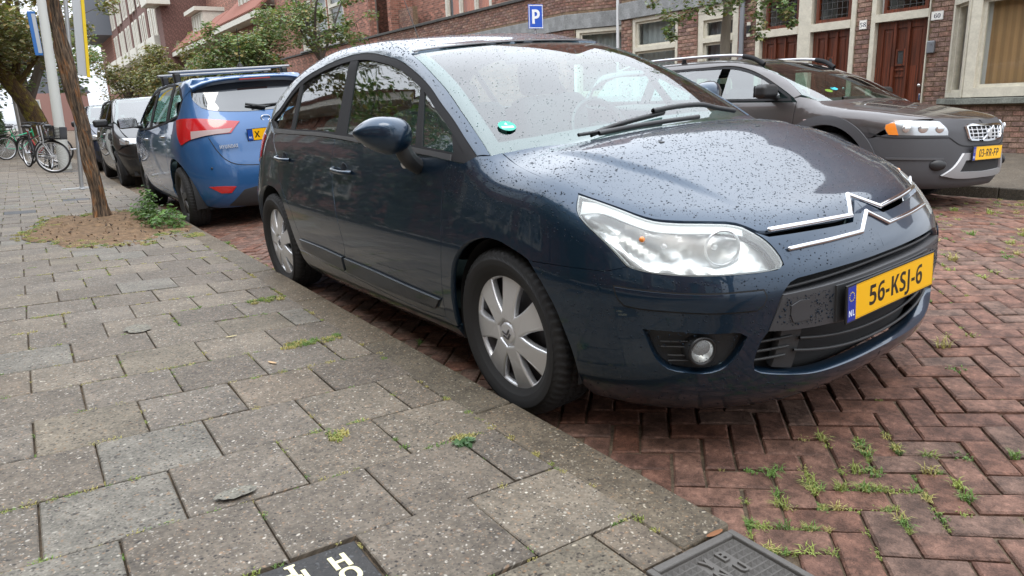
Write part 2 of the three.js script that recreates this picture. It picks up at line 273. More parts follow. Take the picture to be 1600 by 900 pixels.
const CURVES = { // panel edges of the hatchback in its own frame (x forward from the front axle,y up,z to its right)
  hoodR: [[-.132,.953,.715],[-.088,.931,.716],[.05,.906,.75],[.196,.883,.767],[.279,.861,.759],[.323,.848,.75],[.406,.824,.725],[.48,.8,.701],[.528,.783,.685],[.57,.77,.664],[.62,.761,.62],[.677,.753,.552],[.717,.745,.498],[.743,.735,.475],[.773,.718,.459],[.792,.713,.427]],
  hoodB: [[-.132,.952,.715],[-.122,.955,.677],[-.108,.959,.613],[-.085,.959,.54],[-.053,.958,.472],[-.016,.959,.418],[.01,.962,.351],[.026,.968,.215],[.01,.971,.038],[.011,.97,0]],
  wsR: [[-.992,1.357,.58],[-.847,1.309,.609],[-.706,1.252,.638],[-.568,1.19,.665],[-.411,1.106,.702],[-.278,1.03,.73],[-.203,.983,.745],[-.149,.948,.755]],
  wsB: [[-.148,.947,.756],[-.136,.948,.74],[-.132,.952,.715]],
  wsT: [[-.998,1.361,.577],[-.981,1.366,.554],[-.994,1.381,.384],[-1.004,1.389,.24],[-1.017,1.394,.091],[-1.022,1.396,-.039],[-1.022,1.394,-.178],[-1.047,1.395,-.327]],
  arc: [[-2.767,1.08,.725],[-2.706,1.127,.706],[-2.63,1.158,.693],[-2.532,1.224,.665],[-2.407,1.292,.634],[-2.281,1.33,.618],[-2.118,1.361,.603],[-1.916,1.389,.585],[-1.724,1.404,.572],[-1.579,1.406,.569],[-1.424,1.397,.576],[-1.254,1.374,.592],[-1.093,1.345,.607],[-.95,1.307,.627],[-.832,1.266,.647],[-.684,1.207,.675],[-.544,1.135,.709],[-.413,1.071,.737],[-.296,1.005,.765],[-.199,.947,.784]],
  beltL: [[-2.602,1.01,.765],[-2.225,1.008,.776],[-1.817,1.003,.783],[-1.517,.994,.787],[-1.277,.981,.792],[-.948,.962,.799],[-.624,.946,.803],[-.5,.939,.805],[-.354,.928,.808],[-.256,.922,.808],[-.2,.946,.785]],
  beltU: [[-2.613,1.038,.752],[-2.139,1.027,.768],[-1.761,1.021,.774],[-1.529,1.01,.779],[-1.29,1.0,.784],[-.96,.985,.79],[-.677,.97,.794],[-.355,.95,.8],[-.236,.942,.797]],
  doorFr: [[-.363,.926,.808],[-.382,.882,.823],[-.387,.849,.832],[-.382,.785,.849],[-.371,.702,.869],[-.358,.616,.887],[-.366,.518,.896],[-.388,.389,.891],[-.41,.295,.876]],
  doorMid: [[-1.547,.994,.787],[-1.537,.978,.794],[-1.537,.917,.817],[-1.518,.833,.841],[-1.49,.749,.863],[-1.436,.656,.885],[-1.375,.543,.9],[-1.353,.465,.901],[-1.378,.403,.898],[-1.454,.308,.884]],
  doorRr: [[-2.612,1.009,.765],[-2.567,.954,.789],[-2.435,.855,.825],[-2.395,.755,.852],[-2.271,.662,.877],[-2.139,.581,.894],[-2.074,.496,.899],[-2.023,.417,.897],[-2.02,.341,.888]],
  sillT: [[-2.02,.341,.888],[-1.45,.313,.885],[-.92,.286,.876],[-.621,.28,.873],[-.412,.291,.875],[-.323,.28,.871]],
  mouldT: [[-2.019,.423,.897],[-1.705,.42,.899],[-1.382,.406,.898],[-1.013,.396,.896],[-.702,.384,.893],[-.394,.377,.89]],
  mouldB: [[-1.993,.366,.892],[-1.474,.335,.889],[-1.062,.319,.885],[-.737,.32,.883],[-.457,.324,.882]],
  archF: [[-.337,.266,.866],[-.321,.372,.889],[-.301,.472,.895],[-.266,.56,.893],[-.2,.626,.885],[-.097,.666,.876],[.004,.674,.873],[.115,.655,.876],[.209,.626,.877],[.261,.577,.879],[.319,.503,.875],[.357,.416,.866],[.377,.33,.851],[.362,.226,.817]],
  archR: [[-2.911,.632,.848],[-2.74,.687,.855],[-2.573,.698,.86],[-2.414,.668,.872],[-2.291,.613,.886],[-2.211,.539,.895],[-2.152,.433,.896],[-2.123,.315,.882]],
  seam: [[.209,.628,.876],[.355,.63,.856],[.451,.629,.831],[.502,.628,.812],[.53,.635,.798],[.562,.644,.779]],
  hlL: [[.328,.844,.753],[.36,.795,.791],[.397,.766,.797],[.455,.73,.795],[.511,.689,.788],[.558,.647,.779]],
  hlB: [[.572,.641,.774],[.62,.629,.749],[.687,.62,.7],[.748,.615,.639],[.799,.613,.569],[.842,.612,.487],[.857,.615,.444],[.857,.624,.433],[.838,.653,.432],[.805,.692,.445],[.775,.715,.461]],
  hlT: [[.744,.734,.477],[.718,.743,.5],[.678,.751,.554],[.622,.759,.623],[.572,.768,.666],[.53,.781,.687],[.482,.798,.703],[.408,.822,.728]],
  upT: [[.874,.556,.452],[.878,.577,.425],[.895,.583,.359],[.914,.585,.248],[.925,.584,.076],[.926,.583,-.067]],
  opL: [[.874,.556,.452],[.871,.538,.465],[.857,.437,.501],[.851,.425,.513],[.834,.345,.54],[.834,.316,.536]],
  opB: [[.834,.316,.536],[.841,.305,.521],[.884,.278,.413],[.904,.265,.337],[.925,.261,.203],[.933,.266,.015]],
  barT: [[.873,.537,.459],[.899,.538,.378],[.921,.53,.274],[.926,.537,.228]],
  barB: [[.858,.436,.498],[.887,.428,.424],[.924,.417,.252]],
  rub: [[.531,.591,.809],[.605,.583,.772],[.695,.574,.71],[.77,.568,.633],[.819,.567,.561],[.846,.566,.512],[.852,.556,.504],[.851,.521,.512],[.839,.502,.537],[.773,.505,.637],[.697,.513,.715],[.607,.521,.778],[.566,.528,.8],[.544,.552,.809]],
  fog: [[.614,.46,.774],[.68,.456,.728],[.761,.445,.651],[.817,.44,.574],[.826,.427,.559],[.811,.378,.58],[.788,.335,.609],[.755,.317,.646],[.724,.318,.679],[.672,.329,.724],[.645,.357,.747],[.629,.403,.762]],
  crease1: [[.077,.938,.568],[.198,.926,.556],[.29,.904,.525],[.356,.885,.487],[.348,.887,.494],[.407,.869,.466],[.471,.848,.446],[.532,.826,.434]],
};
function pch(T) { // smooth table lookup
  const [X, Y] = T, n = X.length, h = [], d = [], m = [];
  for (let i = 0; i < n - 1; i++) { h.push(X[i + 1] - X[i]); d.push((Y[i + 1] - Y[i]) / h[i]); }
  for (let i = 0; i < n; i++) m.push(i === 0 ? d[0] : i === n - 1 ? d[n - 2] : (h[i] * d[i - 1] + h[i - 1] * d[i]) / (h[i] + h[i - 1]));
  return x => { if (x <= X[0]) return Y[0] + (Math.max(x, X[0] - 1) - X[0]) * m[0]; if (x >= X[n - 1]) return Y[n - 1] + (Math.min(x, X[n - 1] + 1) - X[n - 1]) * m[n - 1];
    let i = 0; while (x > X[i + 1]) i++; const t = (x - X[i]) / h[i], t2 = t * t, t3 = t2 * t;
    return (2 * t3 - 3 * t2 + 1) * Y[i] + (t3 - 2 * t2 + t) * h[i] * m[i] + (3 * t2 - 2 * t3) * Y[i + 1] + (t3 - t2) * h[i] * m[i + 1]; };
}
const smax = (a, b, r) => { const h = Math.max(r - Math.abs(a - b), 0) / r; return Math.max(a, b) + h * h * r * 0.25; };
const smin = (a, b, r) => -smax(-a, -b, r);
// signed field of a car body: side walls and plan outline, hood / windscreen / roof height, underside
function bodyField(B, extra) {
  const Wy = pch(B.Wy), Px = pch(B.Px), XF = pch(B.xf), XR = pch(B.xr), HC = pch(B.hc), RC = pch(B.rc), S = B.S, xc = B.xc ?? 0.05, xcr = B.xcr ?? -2.7, rn = B.rn ?? 3;
  return (x, y, z) => {
    const yc = clamp(y, 0.06, 1.85), az = Math.abs(z), w = Math.max(Wy(yc), 0.25) * Px(x);
    const uf = Math.max(0, (x - xc) / (XF(yc) - xc)), ur = Math.max(0, (xcr - x) / (xcr - XR(yc))), v = az / w, n = S[5];
    const side = Math.max(Math.pow(uf ** n + v ** n + 1e-12, 1 / n), Math.pow(ur ** rn + v ** rn + 1e-12, 1 / rn)) - 1;
    const hood = HC(x) - S[6] * (az / 0.8) ** 2.6 + (extra ? extra(x, az) : 0), u = S[0] - (x + S[3] * az * az), uc = clamp(u, 0, 1.1);
    const ws = S[1] + S[2] * u + S[4] * uc * (1.1 - uc) / 0.3025, rf = RC(x) - S[7] * (az / 0.6) ** 2.2;
    const t = (y - smax(hood, smin(ws, rf, 0.06), 0.02)) * 0.75;
    const g = smax(side * 0.85, t, S[8]), yb = S[9] + S[10] * clamp(0.5 - x, 0, 1);
    return smax(g, yb - y, 0.06);
  };
}
// 2D outline tools
function spline2(pts, step, closed = false) { const c = new THREE.CatmullRomCurve3(pts.map(p => V(p[0], p[1], 0)), closed, 'centripetal'), L = c.getLength(), n = Math.max(1, Math.round(L / step)); return c.getSpacedPoints(n).map(p => [p.x, p.y]); }
const area2 = P => { let s = 0; for (let i = 0; i < P.length; i++) { const a = P[i], b = P[(i + 1) % P.length]; s += a[0] * b[1] - b[0] * a[1]; } return s / 2; };
function inset2(P, d) { // move every edge of a closed outline inwards
  P = P.filter((p, i) => { const q = P[(i + 1) % P.length]; return Math.hypot(p[0] - q[0], p[1] - q[1]) > 1e-4; });
  const n = P.length, s = Math.sign(area2(P)), out = [];
  for (let i = 0; i < n; i++) { const a = P[(i + n - 1) % n], b = P[i], c = P[(i + 1) % n];
    let e = [b[0] - a[0], b[1] - a[1]], f = [c[0] - b[0], c[1] - b[1]]; const le = Math.hypot(...e), lf = Math.hypot(...f); e = e.map(v => v / le); f = f.map(v => v / lf);
    let nx = -(e[1] + f[1]) * s, ny = (e[0] + f[0]) * s; const l = Math.hypot(nx, ny) || 1; nx /= l; ny /= l; const k = d / Math.max(0.35, -e[1] * s * nx + e[0] * s * ny); out.push([b[0] + nx * k, b[1] + ny * k]); }
  return out;
}
function clipCell(P, x0, x1, y0, y1) {
  for (const [ax, v, sg] of [[0, x0, 1], [0, x1, -1], [1, y0, 1], [1, y1, -1]]) {
    const o = []; for (let i = 0; i < P.length; i++) { const a = P[i], b = P[(i + 1) % P.length], ia = (a[ax] - v) * sg >= 0, ib = (b[ax] - v) * sg >= 0;
      if (ia) o.push(a); if (ia !== ib) { const t = (v - a[ax]) / (b[ax] - a[ax]); o.push([a[0] + (b[0] - a[0]) * t, a[1] + (b[1] - a[1]) * t]); } }
    P = o; if (P.length < 3) return null;
  } return P;
}
const inPoly = (x, y, P) => { let c = false; for (let i = 0, j = P.length - 1; i < P.length; j = i++) { const a = P[i], b = P[j]; if ((a[1] > y) !== (b[1] > y) && x < (b[0] - a[0]) * (y - a[1]) / (b[1] - a[1]) + a[0]) c = !c; } return c; };
// charts: a view direction d and two axes across it
function chart(d, up = [0, 1, 0]) { d = V(...d).normalize(); let e1, e2; if (Math.abs(d.y) > 0.95) { e1 = V(0, 0, 1); e2 = V(1, 0, 0); } else { e1 = V(...up).cross(d).normalize(); e2 = d.clone().cross(e1).normalize(); } return { d, e1, e2, to: p => [p[0] * e1.x + p[1] * e1.y + p[2] * e1.z, p[0] * e2.x + p[1] * e2.y + p[2] * e2.z], depth: p => p[0] * d.x + p[1] * d.y + p[2] * d.z }; }
const SIDE = chart([0, 0, 1]), TOP = chart([0, 1, 0]), FRONT = chart([1, 0, 0]), CORNER = chart([1, 0.05, 1]), UPSIDE = chart([0.12, 0.5, 0.87]), HLAMP = chart([0.75, 0.4, 0.75]), REARC = chart([-0.6, 0, 0.8]), BACK = chart([-1, 0, 0]);
// lays a sheet over the field: outline in chart coordinates, lifted along the chart direction
function panel(f, ch, outline, o = {}) {
  const { noSkirt = null, snap = 0, step = 0.035, off = 0, thick = 0.012, gap = 0.0018, start = null, hole = null, far = 3 } = o;
  let P = gap ? inset2(outline, gap) : outline.slice(); if (area2(P) < 0) P.reverse();
  let loops = [P];
  if (hole) { let H = hole.slice(); if (area2(H) > 0) H.reverse(); let best = [1e9, 0, 0]; P.forEach((a, i) => H.forEach((b, j) => { const dd = Math.hypot(a[0] - b[0], a[1] - b[1]); if (dd < best[0]) best = [dd, i, j]; }));
    const [, i, j] = best; loops.push(H); P = [...P.slice(0, i + 1), ...H.slice(j), ...H.slice(0, j + 1), ...P.slice(i)]; }
  const D = ch.d, cache = new Map(), pos = [], nor = [], idx = [], e = 0.002;
  const T0 = start ?? 1.6;
  const grad = (x, y, z) => { const n = V(f(x + e, y, z) - f(x - e, y, z), f(x, y + e, z) - f(x, y - e, z), f(x, y, z + e) - f(x, y, z - e)); return n.normalize(); };
  let guess = null;
  function lift(a, b) {
    const key = Math.round(a * 2e4) * 1e6 + Math.round(b * 2e4); if (cache.has(key)) return cache.get(key);
    const X = ch.e1.x * a + ch.e2.x * b, Y = ch.e1.y * a + ch.e2.y * b, Z = ch.e1.z * a + ch.e2.z * b, F = t => f(X + D.x * t, Y + D.y * t, Z + D.z * t);
    let t = T0, s = 0.05, hit = false; for (let k = 0; k < far / s; k++) { if (F(t) <= 0) { hit = true; break; } t -= s; }
    let lo, hi; if (hit) { lo = t; hi = t + s; for (let k = 0; k < 16; k++) { const m = (lo + hi) / 2; if (F(m) > 0) hi = m; else lo = m; } guess = lo; } else { // past the silhouette: nearest approach
      let bt = T0, bf = 1e9; for (let k = 0; k < far / 0.02; k++) { const v = F(T0 - k * 0.02); if (v < bf) { bf = v; bt = T0 - k * 0.02; } } lo = bt; }
    const x = X + D.x * lo, y = Y + D.y * lo, z = Z + D.z * lo, n = grad(x, y, z), i = pos.length / 3;
    pos.push(x + n.x * off, y + n.y * off, z + n.z * off); nor.push(n.x, n.y, n.z); cache.set(key, i); return i;
  }
  let x0 = 1e9, x1 = -1e9, y0 = 1e9, y1 = -1e9; for (const p of P) { x0 = Math.min(x0, p[0]); x1 = Math.max(x1, p[0]); y0 = Math.min(y0, p[1]); y1 = Math.max(y1, p[1]); }
  const nx = Math.max(1, Math.ceil((x1 - x0) / step)), ny = Math.max(1, Math.ceil((y1 - y0) / step)), sx = (x1 - x0) / nx, sy = (y1 - y0) / ny;
  for (let i = 0; i < nx; i++) for (let j = 0; j < ny; j++) {
    const a0 = x0 + i * sx, a1 = a0 + sx, b0 = y0 + j * sy, b1 = b0 + sy;
    let cut = false; for (let k = 0; k < P.length && !cut; k++) { const p = P[k], q = P[(k + 1) % P.length]; if (Math.max(p[0], q[0]) >= a0 - 1e-9 && Math.min(p[0], q[0]) <= a1 + 1e-9 && Math.max(p[1], q[1]) >= b0 - 1e-9 && Math.min(p[1], q[1]) <= b1 + 1e-9) cut = true; }
    if (!cut) { if (inPoly((a0 + a1) / 2, (b0 + b1) / 2, P)) { const A = lift(a0, b0), B = lift(a1, b0), C = lift(a1, b1), E = lift(a0, b1); idx.push(A, B, C, A, C, E); } continue; }
    const c = clipCell(P, a0, a1, b0, b1); if (!c) continue;
    const cc = c.filter((p, k) => { const q = c[(k + 1) % c.length]; return Math.hypot(p[0] - q[0], p[1] - q[1]) > 1e-6; }); if (cc.length < 3) continue;
    for (const t of THREE.ShapeUtils.triangulateShape(cc.map(p => new THREE.Vector2(p[0], p[1])), [])) { const [A, B, C] = t.map(k => cc[k]); const ar = (B[0] - A[0]) * (C[1] - A[1]) - (C[0] - A[0]) * (B[1] - A[1]); if (Math.abs(ar) < 1e-9) continue; const q = t.map(k => lift(...cc[k])); idx.push(q[0], ar > 0 ? q[1] : q[2], ar > 0 ? q[2] : q[1]); }
  }
  if (thick) for (const L of loops) { // folded edge going into the body
    const n = L.length, base = []; for (const p of L) { const i = lift(p[0], p[1]); base.push(i); }
    const En = []; for (let k = 0; k < n; k++) { const a = L[k], c = L[(k + 1) % n]; let ex = c[0] - a[0], ey = c[1] - a[1]; const l = Math.hypot(ex, ey) || 1, ox = ey / l, oy = -ex / l; En.push(V(ch.e1.x * ox + ch.e2.x * oy, ch.e1.y * ox + ch.e2.y * oy, ch.e1.z * ox + ch.e2.z * oy)); }
    const put = (i, N) => { const P0 = V(pos[3 * i], pos[3 * i + 1], pos[3 * i + 2]), Ns = V(nor[3 * i], nor[3 * i + 1], nor[3 * i + 2]), P1 = P0.clone().addScaledVector(Ns, -thick), r = N.clone().multiplyScalar(0.8).addScaledVector(Ns, 0.6).normalize(), s = pos.length / 3; pos.push(P0.x, P0.y, P0.z, P1.x, P1.y, P1.z); nor.push(r.x, r.y, r.z, N.x, N.y, N.z); return s; };
    const mixN = (a, b) => a.dot(b) > 0.7 ? a.clone().add(b).normalize() : b;
    for (let k = 0; k < n; k++) { const i0 = base[k], i1 = base[(k + 1) % n]; if (noSkirt && noSkirt(pos, i0) && noSkirt(pos, i1)) continue; const a = put(i0, mixN(En[(k + n - 1) % n], En[k])), b = put(i1, mixN(En[(k + 1) % n], En[k])); idx.push(a, a + 1, b, b, a + 1, b + 1); }
  }
  if (snap) for (let i = 0; i < pos.length; i += 3) if (Math.abs(pos[i + 2]) < snap) { pos[i + 2] = 0; }
  const g = new THREE.BufferGeometry(); g.setAttribute('position', new THREE.Float32BufferAttribute(pos, 3)); g.setAttribute('normal', new THREE.Float32BufferAttribute(nor, 3));
  const uv = []; for (let i = 0; i < pos.length; i += 3) uv.push(pos[i] * ch.e1.x + pos[i + 1] * ch.e1.y + pos[i + 2] * ch.e1.z, pos[i] * ch.e2.x + pos[i + 1] * ch.e2.y + pos[i + 2] * ch.e2.z);
  g.setAttribute('uv', new THREE.Float32BufferAttribute(uv, 2)); g.setIndex(idx); return g;
}
// outline from 3D curves: each curve is smooth, corners only where curves meet
const loop = (ch, curves, step = 0.03) => { const out = []; for (const c of curves) { const s = spline2(c.map(ch.to), step); for (const p of s) { const l = out[out.length - 1]; if (!l || Math.hypot(l[0] - p[0], l[1] - p[1]) > 0.004) out.push(p); } } const a = out[0], b = out[out.length - 1]; if (Math.hypot(a[0] - b[0], a[1] - b[1]) < 0.006) out.pop(); return out; };
const rev = c => c.slice().reverse(), mz = c => c.map(p => [p[0], p[1], -p[2]]);
const symLoop = (ch, curves, step) => loop(ch, [...curves, ...rev(curves).map(c => mz(rev(c)))], step); // right half then the mirrored left half
const ringOf = (P, d) => { const I = inset2(P, d); return [P, I]; };
function cylOpen(a, b, r, seg = 40) { a = V(...a); b = V(...b); const d = b.clone().sub(a), g = new THREE.CylinderGeometry(r, r, d.length(), seg, 1, true); g.applyQuaternion(new THREE.Quaternion().setFromUnitVectors(V(0, 1, 0), d.clone().normalize())); g.translate((a.x + b.x) / 2, (a.y + b.y) / 2, (a.z + b.z) / 2); return g; }
function rot(g, cx, cy, a) { g.translate(-cx, -cy, 0); g.rotateZ(a); g.translate(cx, cy, 0); return g; } // lean a seat about a hinge
function wellGeo(x, y, r, z0, z1) { // upper half of a wheel well: curved liner and its inner wall
  const pos = [], idx = [], n = 26; for (let i = 0; i <= n; i++) { const a = -0.25 + (Math.PI + 0.5) * i / n, X = x + Math.cos(a) * r, Y = y + Math.sin(a) * r; pos.push(X, Y, z0, X, Y, z1); if (i < n) idx.push(2 * i, 2 * i + 1, 2 * i + 2, 2 * i + 1, 2 * i + 3, 2 * i + 2); }
  const c = pos.length / 3; pos.push(x, y, z0); for (let i = 0; i < n; i++) idx.push(c, 2 * i, 2 * i + 2); const g = new THREE.BufferGeometry(); g.setAttribute('position', new THREE.Float32BufferAttribute(pos, 3)); g.setAttribute('uv', new THREE.BufferAttribute(new Float32Array(pos.length / 3 * 2), 2)); g.setIndex(idx); g.computeVertexNormals(); return g; }

// ------------------------------------------------------------------ materials shared by the cars
const flake = dataTex(256, 256, (i, j) => { const v = 112 + 143 * n256(i / 256, j / 256); return [v, v, v]; }, false);
const paint = (c, o = {}) => std(c, 0.38, 0.45, { clearcoat: 1, clearcoatRoughness: 0.035, ...o });
const black = std([0.014, 0.014, 0.015], 0.42), plastic = std([0.028, 0.029, 0.031], 0.5), trim = std([0.022, 0.022, 0.024], 0.75, 0, { specularIntensity: 0.4 }), deep = std([0.014, 0.014, 0.015], 0.8);
const rubber = std([0.017, 0.017, 0.018], 0.72), chrome = std([0.66, 0.67, 0.69], 0.1, 1), silver = std([0.70, 0.71, 0.73], 0.36, 0.7), silverDark = std([0.12, 0.12, 0.13], 0.5, 0.6);
const glassClear = std([0.70, 0.94, 0.90], 0.02, 0, { transmission: 1, thickness: 0, ior: 1.95 });
const glassTint = std([0.5, 0.72, 0.66], 0.02, 0, { transmission: 1, thickness: 0, ior: 2.3 });
const glassLamp = std([0.95, 0.97, 0.96], 0.2, 0, { transmission: 0.86, thickness: 0, ior: 1.5 });
const reflector = std([0.9, 0.91, 0.92], 0.34, 0.9), redLens = std([0.42, 0.008, 0.012], 0.12, 0, { clearcoat: 1, clearcoatRoughness: 0.03 }), whiteLens = std([0.36, 0.27, 0.26], 0.3), amber = std([0.75, 0.22, 0.02], 0.2, 0, { clearcoat: 1 });
const seatCloth = std([0.05, 0.052, 0.056], 0.9), dash = std([0.035, 0.036, 0.04], 0.7);
const plateYellow = (text, w = 1040, h = 220, only = 8) => canvasTex(w, h, g => {
  g.fillStyle = '#f3b700'; g.fillRect(0, 0, w, h); g.fillStyle = '#17329b'; g.fillRect(0, 0, w * 0.085, h);
  g.fillStyle = '#e9eefc'; g.font = `bold ${h * 0.24}px sans-serif`; g.textAlign = 'center'; g.fillText('NL', w * 0.043, h * 0.86);
  g.fillStyle = '#e8cc3a'; for (let k = 0; k < 12; k++) { const a = k / 12 * 6.283; g.beginPath(); g.arc(w * 0.043 + Math.cos(a) * w * 0.026, h * 0.3 + Math.sin(a) * w * 0.026, w * 0.0042, 0, 6.3); g.fill(); }
  g.fillStyle = '#15120c'; g.font = `bold ${h * 0.80}px sans-serif`; g.save(); g.translate(w * 0.545, h * 0.79); const tw = g.measureText(text).width; g.scale(Math.min(1, w * 0.80 / tw), 1.02); g.fillText(text, 0, 0); g.restore();
  g.strokeStyle = 'rgba(120,80,0,0.55)'; g.lineWidth = 3; g.strokeRect(6, 6, w - 12, h - 12);
});
function numberPlate(parent, text, pos, rotY, tilt = 0, W = 0.52, H = 0.11) {
  const p = new THREE.Group(); p.name = 'number_plate'; p.position.set(...pos); p.rotation.set(0, rotY, 0); parent.add(p);
  const q = rbox(-W / 2 - 0.006, W / 2 + 0.006, -H / 2 - 0.006, H / 2 + 0.006, -0.008, -0.0005, 0.003), f = new THREE.PlaneGeometry(W, H); f.translate(0, 0, 0.0005);
  for (const g of [q, f]) g.rotateX(-tilt);
  part(p, 'plate_holder', q, black); part(p, 'plate_face', f, std(0xffffff, 0.35, 0, { map: plateYellow(text) })); return p;
}
// ---- wheels: tyre with cut tread, hubcap with spokes; axis along local z, outside towards +z
function tyreGeo(R, r, w, blocks = 64) {
  const prof = [[r - 0.012, -w * 0.36], [r + 0.002, -w * 0.40], [r + 0.03, -w * 0.49], [(R + r) / 2, -w * 0.515], [R - 0.03, -w * 0.49], [R - 0.010, -w * 0.44], [R - 0.002, -w * 0.37]];
  for (const g of [-0.21, -0.02, 0.17]) prof.push([R, (g - 0.09) * w], [R + 0.001, g * w], [R - 0.007, (g + 0.01) * w], [R - 0.007, (g + 0.035) * w], [R + 0.001, (g + 0.045) * w]);
  prof.push([R, 0.33 * w], [R - 0.002, w * 0.37], [R - 0.010, w * 0.44], [R - 0.022, w * 0.475], [R - 0.036, w * 0.497], [(R + r) / 2 + 0.012, w * 0.518], [(R + r) / 2 + 0.006, w * 0.512], [(R + r) / 2 - 0.01, w * 0.516], [r + 0.026, w * 0.49], [r + 0.012, w * 0.475], [r + 0.009, w * 0.455], [r - 0.002, w * 0.42], [r - 0.014, w * 0.38]);
  const seg = blocks * 3, pos = [], idx = [], n = prof.length;
  for (let i = 0; i < seg; i++) { const a = i / seg * Math.PI * 2; prof.forEach(([q, z], k) => { const groove = i % 3 === 0 && q > R - 0.024, q2 = groove ? q - 0.006 : q, sk = a + z * 1.1 * Math.sign(z) * (q > R - 0.024 ? 1 : 0) * 0.6; pos.push(Math.cos(sk) * q2, Math.sin(sk) * q2, z); }); }
  for (let i = 0; i < seg; i++) for (let k = 0; k < n - 1; k++) { const a = i * n + k, b = ((i + 1) % seg) * n + k; idx.push(a, b, a + 1, b, b + 1, a + 1); }
  const g = new THREE.BufferGeometry(); g.setAttribute('position', new THREE.Float32BufferAttribute(pos, 3)); g.setIndex(idx); g.computeVertexNormals(); g.setAttribute('uv', new THREE.BufferAttribute(new Float32Array(pos.length / 3 * 2), 2)); return g;
}
const latheZ = (pts, seg = 48) => { const g = new THREE.LatheGeometry(pts.map(p => new THREE.Vector2(p[0], p[1])), seg); g.rotateX(Math.PI / 2); return g; };
function spoke(r0, r1, w0, wm, w1, ang, depth, dish) {
  const s = new THREE.Shape(); s.moveTo(-w0, r0); s.bezierCurveTo(-w0 * 0.9, lerp(r0, r1, 0.35), -wm, lerp(r0, r1, 0.5), -w1, r1); s.quadraticCurveTo(0, r1 + w1 * w1 / (2 * r1), w1, r1); s.bezierCurveTo(wm, lerp(r0, r1, 0.5), w0 * 0.9, lerp(r0, r1, 0.35), w0, r0);
  const g = new THREE.ExtrudeGeometry(s, { depth, bevelEnabled: true, bevelThickness: 0.009, bevelSize: 0.009, bevelSegments: 4, curveSegments: 10 });
  const p = g.attributes.position; for (let i = 0; i < p.count; i++) { const r = Math.hypot(p.getX(i), p.getY(i)); p.setZ(i, p.getZ(i) + dish(r)); } g.computeVertexNormals(); g.rotateZ(ang); return g;
}
function hubcap(n, r, style) { // silver cover with n spokes; z=0 is its outer face
  const dish = q => -0.03 + 0.022 * (1 - (q / r) ** 2) - 0.012, gs = [], bright = [], dark = [];
  for (let k = 0; k < n; k++) { const a = k / n * Math.PI * 2 + 0.2; gs.push(spoke(r * 0.25, r * 0.93, r * 0.13, style === 'thin' ? r * 0.09 : r * 0.115, style === 'thin' ? r * 0.13 : r * 0.21, a, 0.012, dish)); }
  gs.push(latheZ([[r * 0.90, -0.036], [r * 0.915, -0.024], [r * 0.95, -0.018], [r * 0.985, -0.02], [r, -0.03], [r, -0.05]]));
  gs.push(latheZ([[0.0001, -0.001], [r * 0.15, -0.001], [r * 0.175, -0.004], [r * 0.185, -0.010], [r * 0.20, -0.011], [r * 0.27, -0.013], [r * 0.295, -0.018], [r * 0.31, -0.035]]));
  dark.push(latheZ([[0.0001, -0.062], [r * 0.55, -0.062], [r * 0.9, -0.066], [r * 0.93, -0.03]]));
  for (const k of [0, 1]) { const c = []; for (const s of [-1, 1]) { const b = new THREE.BoxGeometry(0.026 * r / 0.213, 0.006, 0.004); b.rotateZ(s * 0.62); b.translate(s * 0.0105 * r / 0.213, (k ? -0.008 : 0.008) - 0.004, 0); c.push(b); } if (style !== 'thin') bright.push(...c); }
  return { cap: merge(gs), dark: merge(dark), badge: bright.length ? merge(bright) : null };
}
function makeWheel(R, r, w, n, style, capMat, badgeTurn = 0) {
  const t = tyreGeo(R, r, w), h = hubcap(n, r, style), zf = w * 0.47;
  return (parent, x, y, z, side, turn) => {
    const g = new THREE.Group(); g.name = 'wheel'; g.position.set(x, y, z - side * (w * 0.5)); g.rotation.order = 'YXZ'; g.rotation.set(0, side > 0 ? 0 : Math.PI, turn); parent.add(g);
    part(g, 'tyre', t, rubber);
    const c = part(g, 'hubcap', h.cap, capMat); c.position.z = zf; const d = part(g, 'rim', h.dark, silverDark); d.position.z = zf;
    if (h.badge) { const b = part(g, 'badge', h.badge, silverDark); b.position.z = zf; b.rotation.z = -turn + badgeTurn; }
    return g;
  };
}
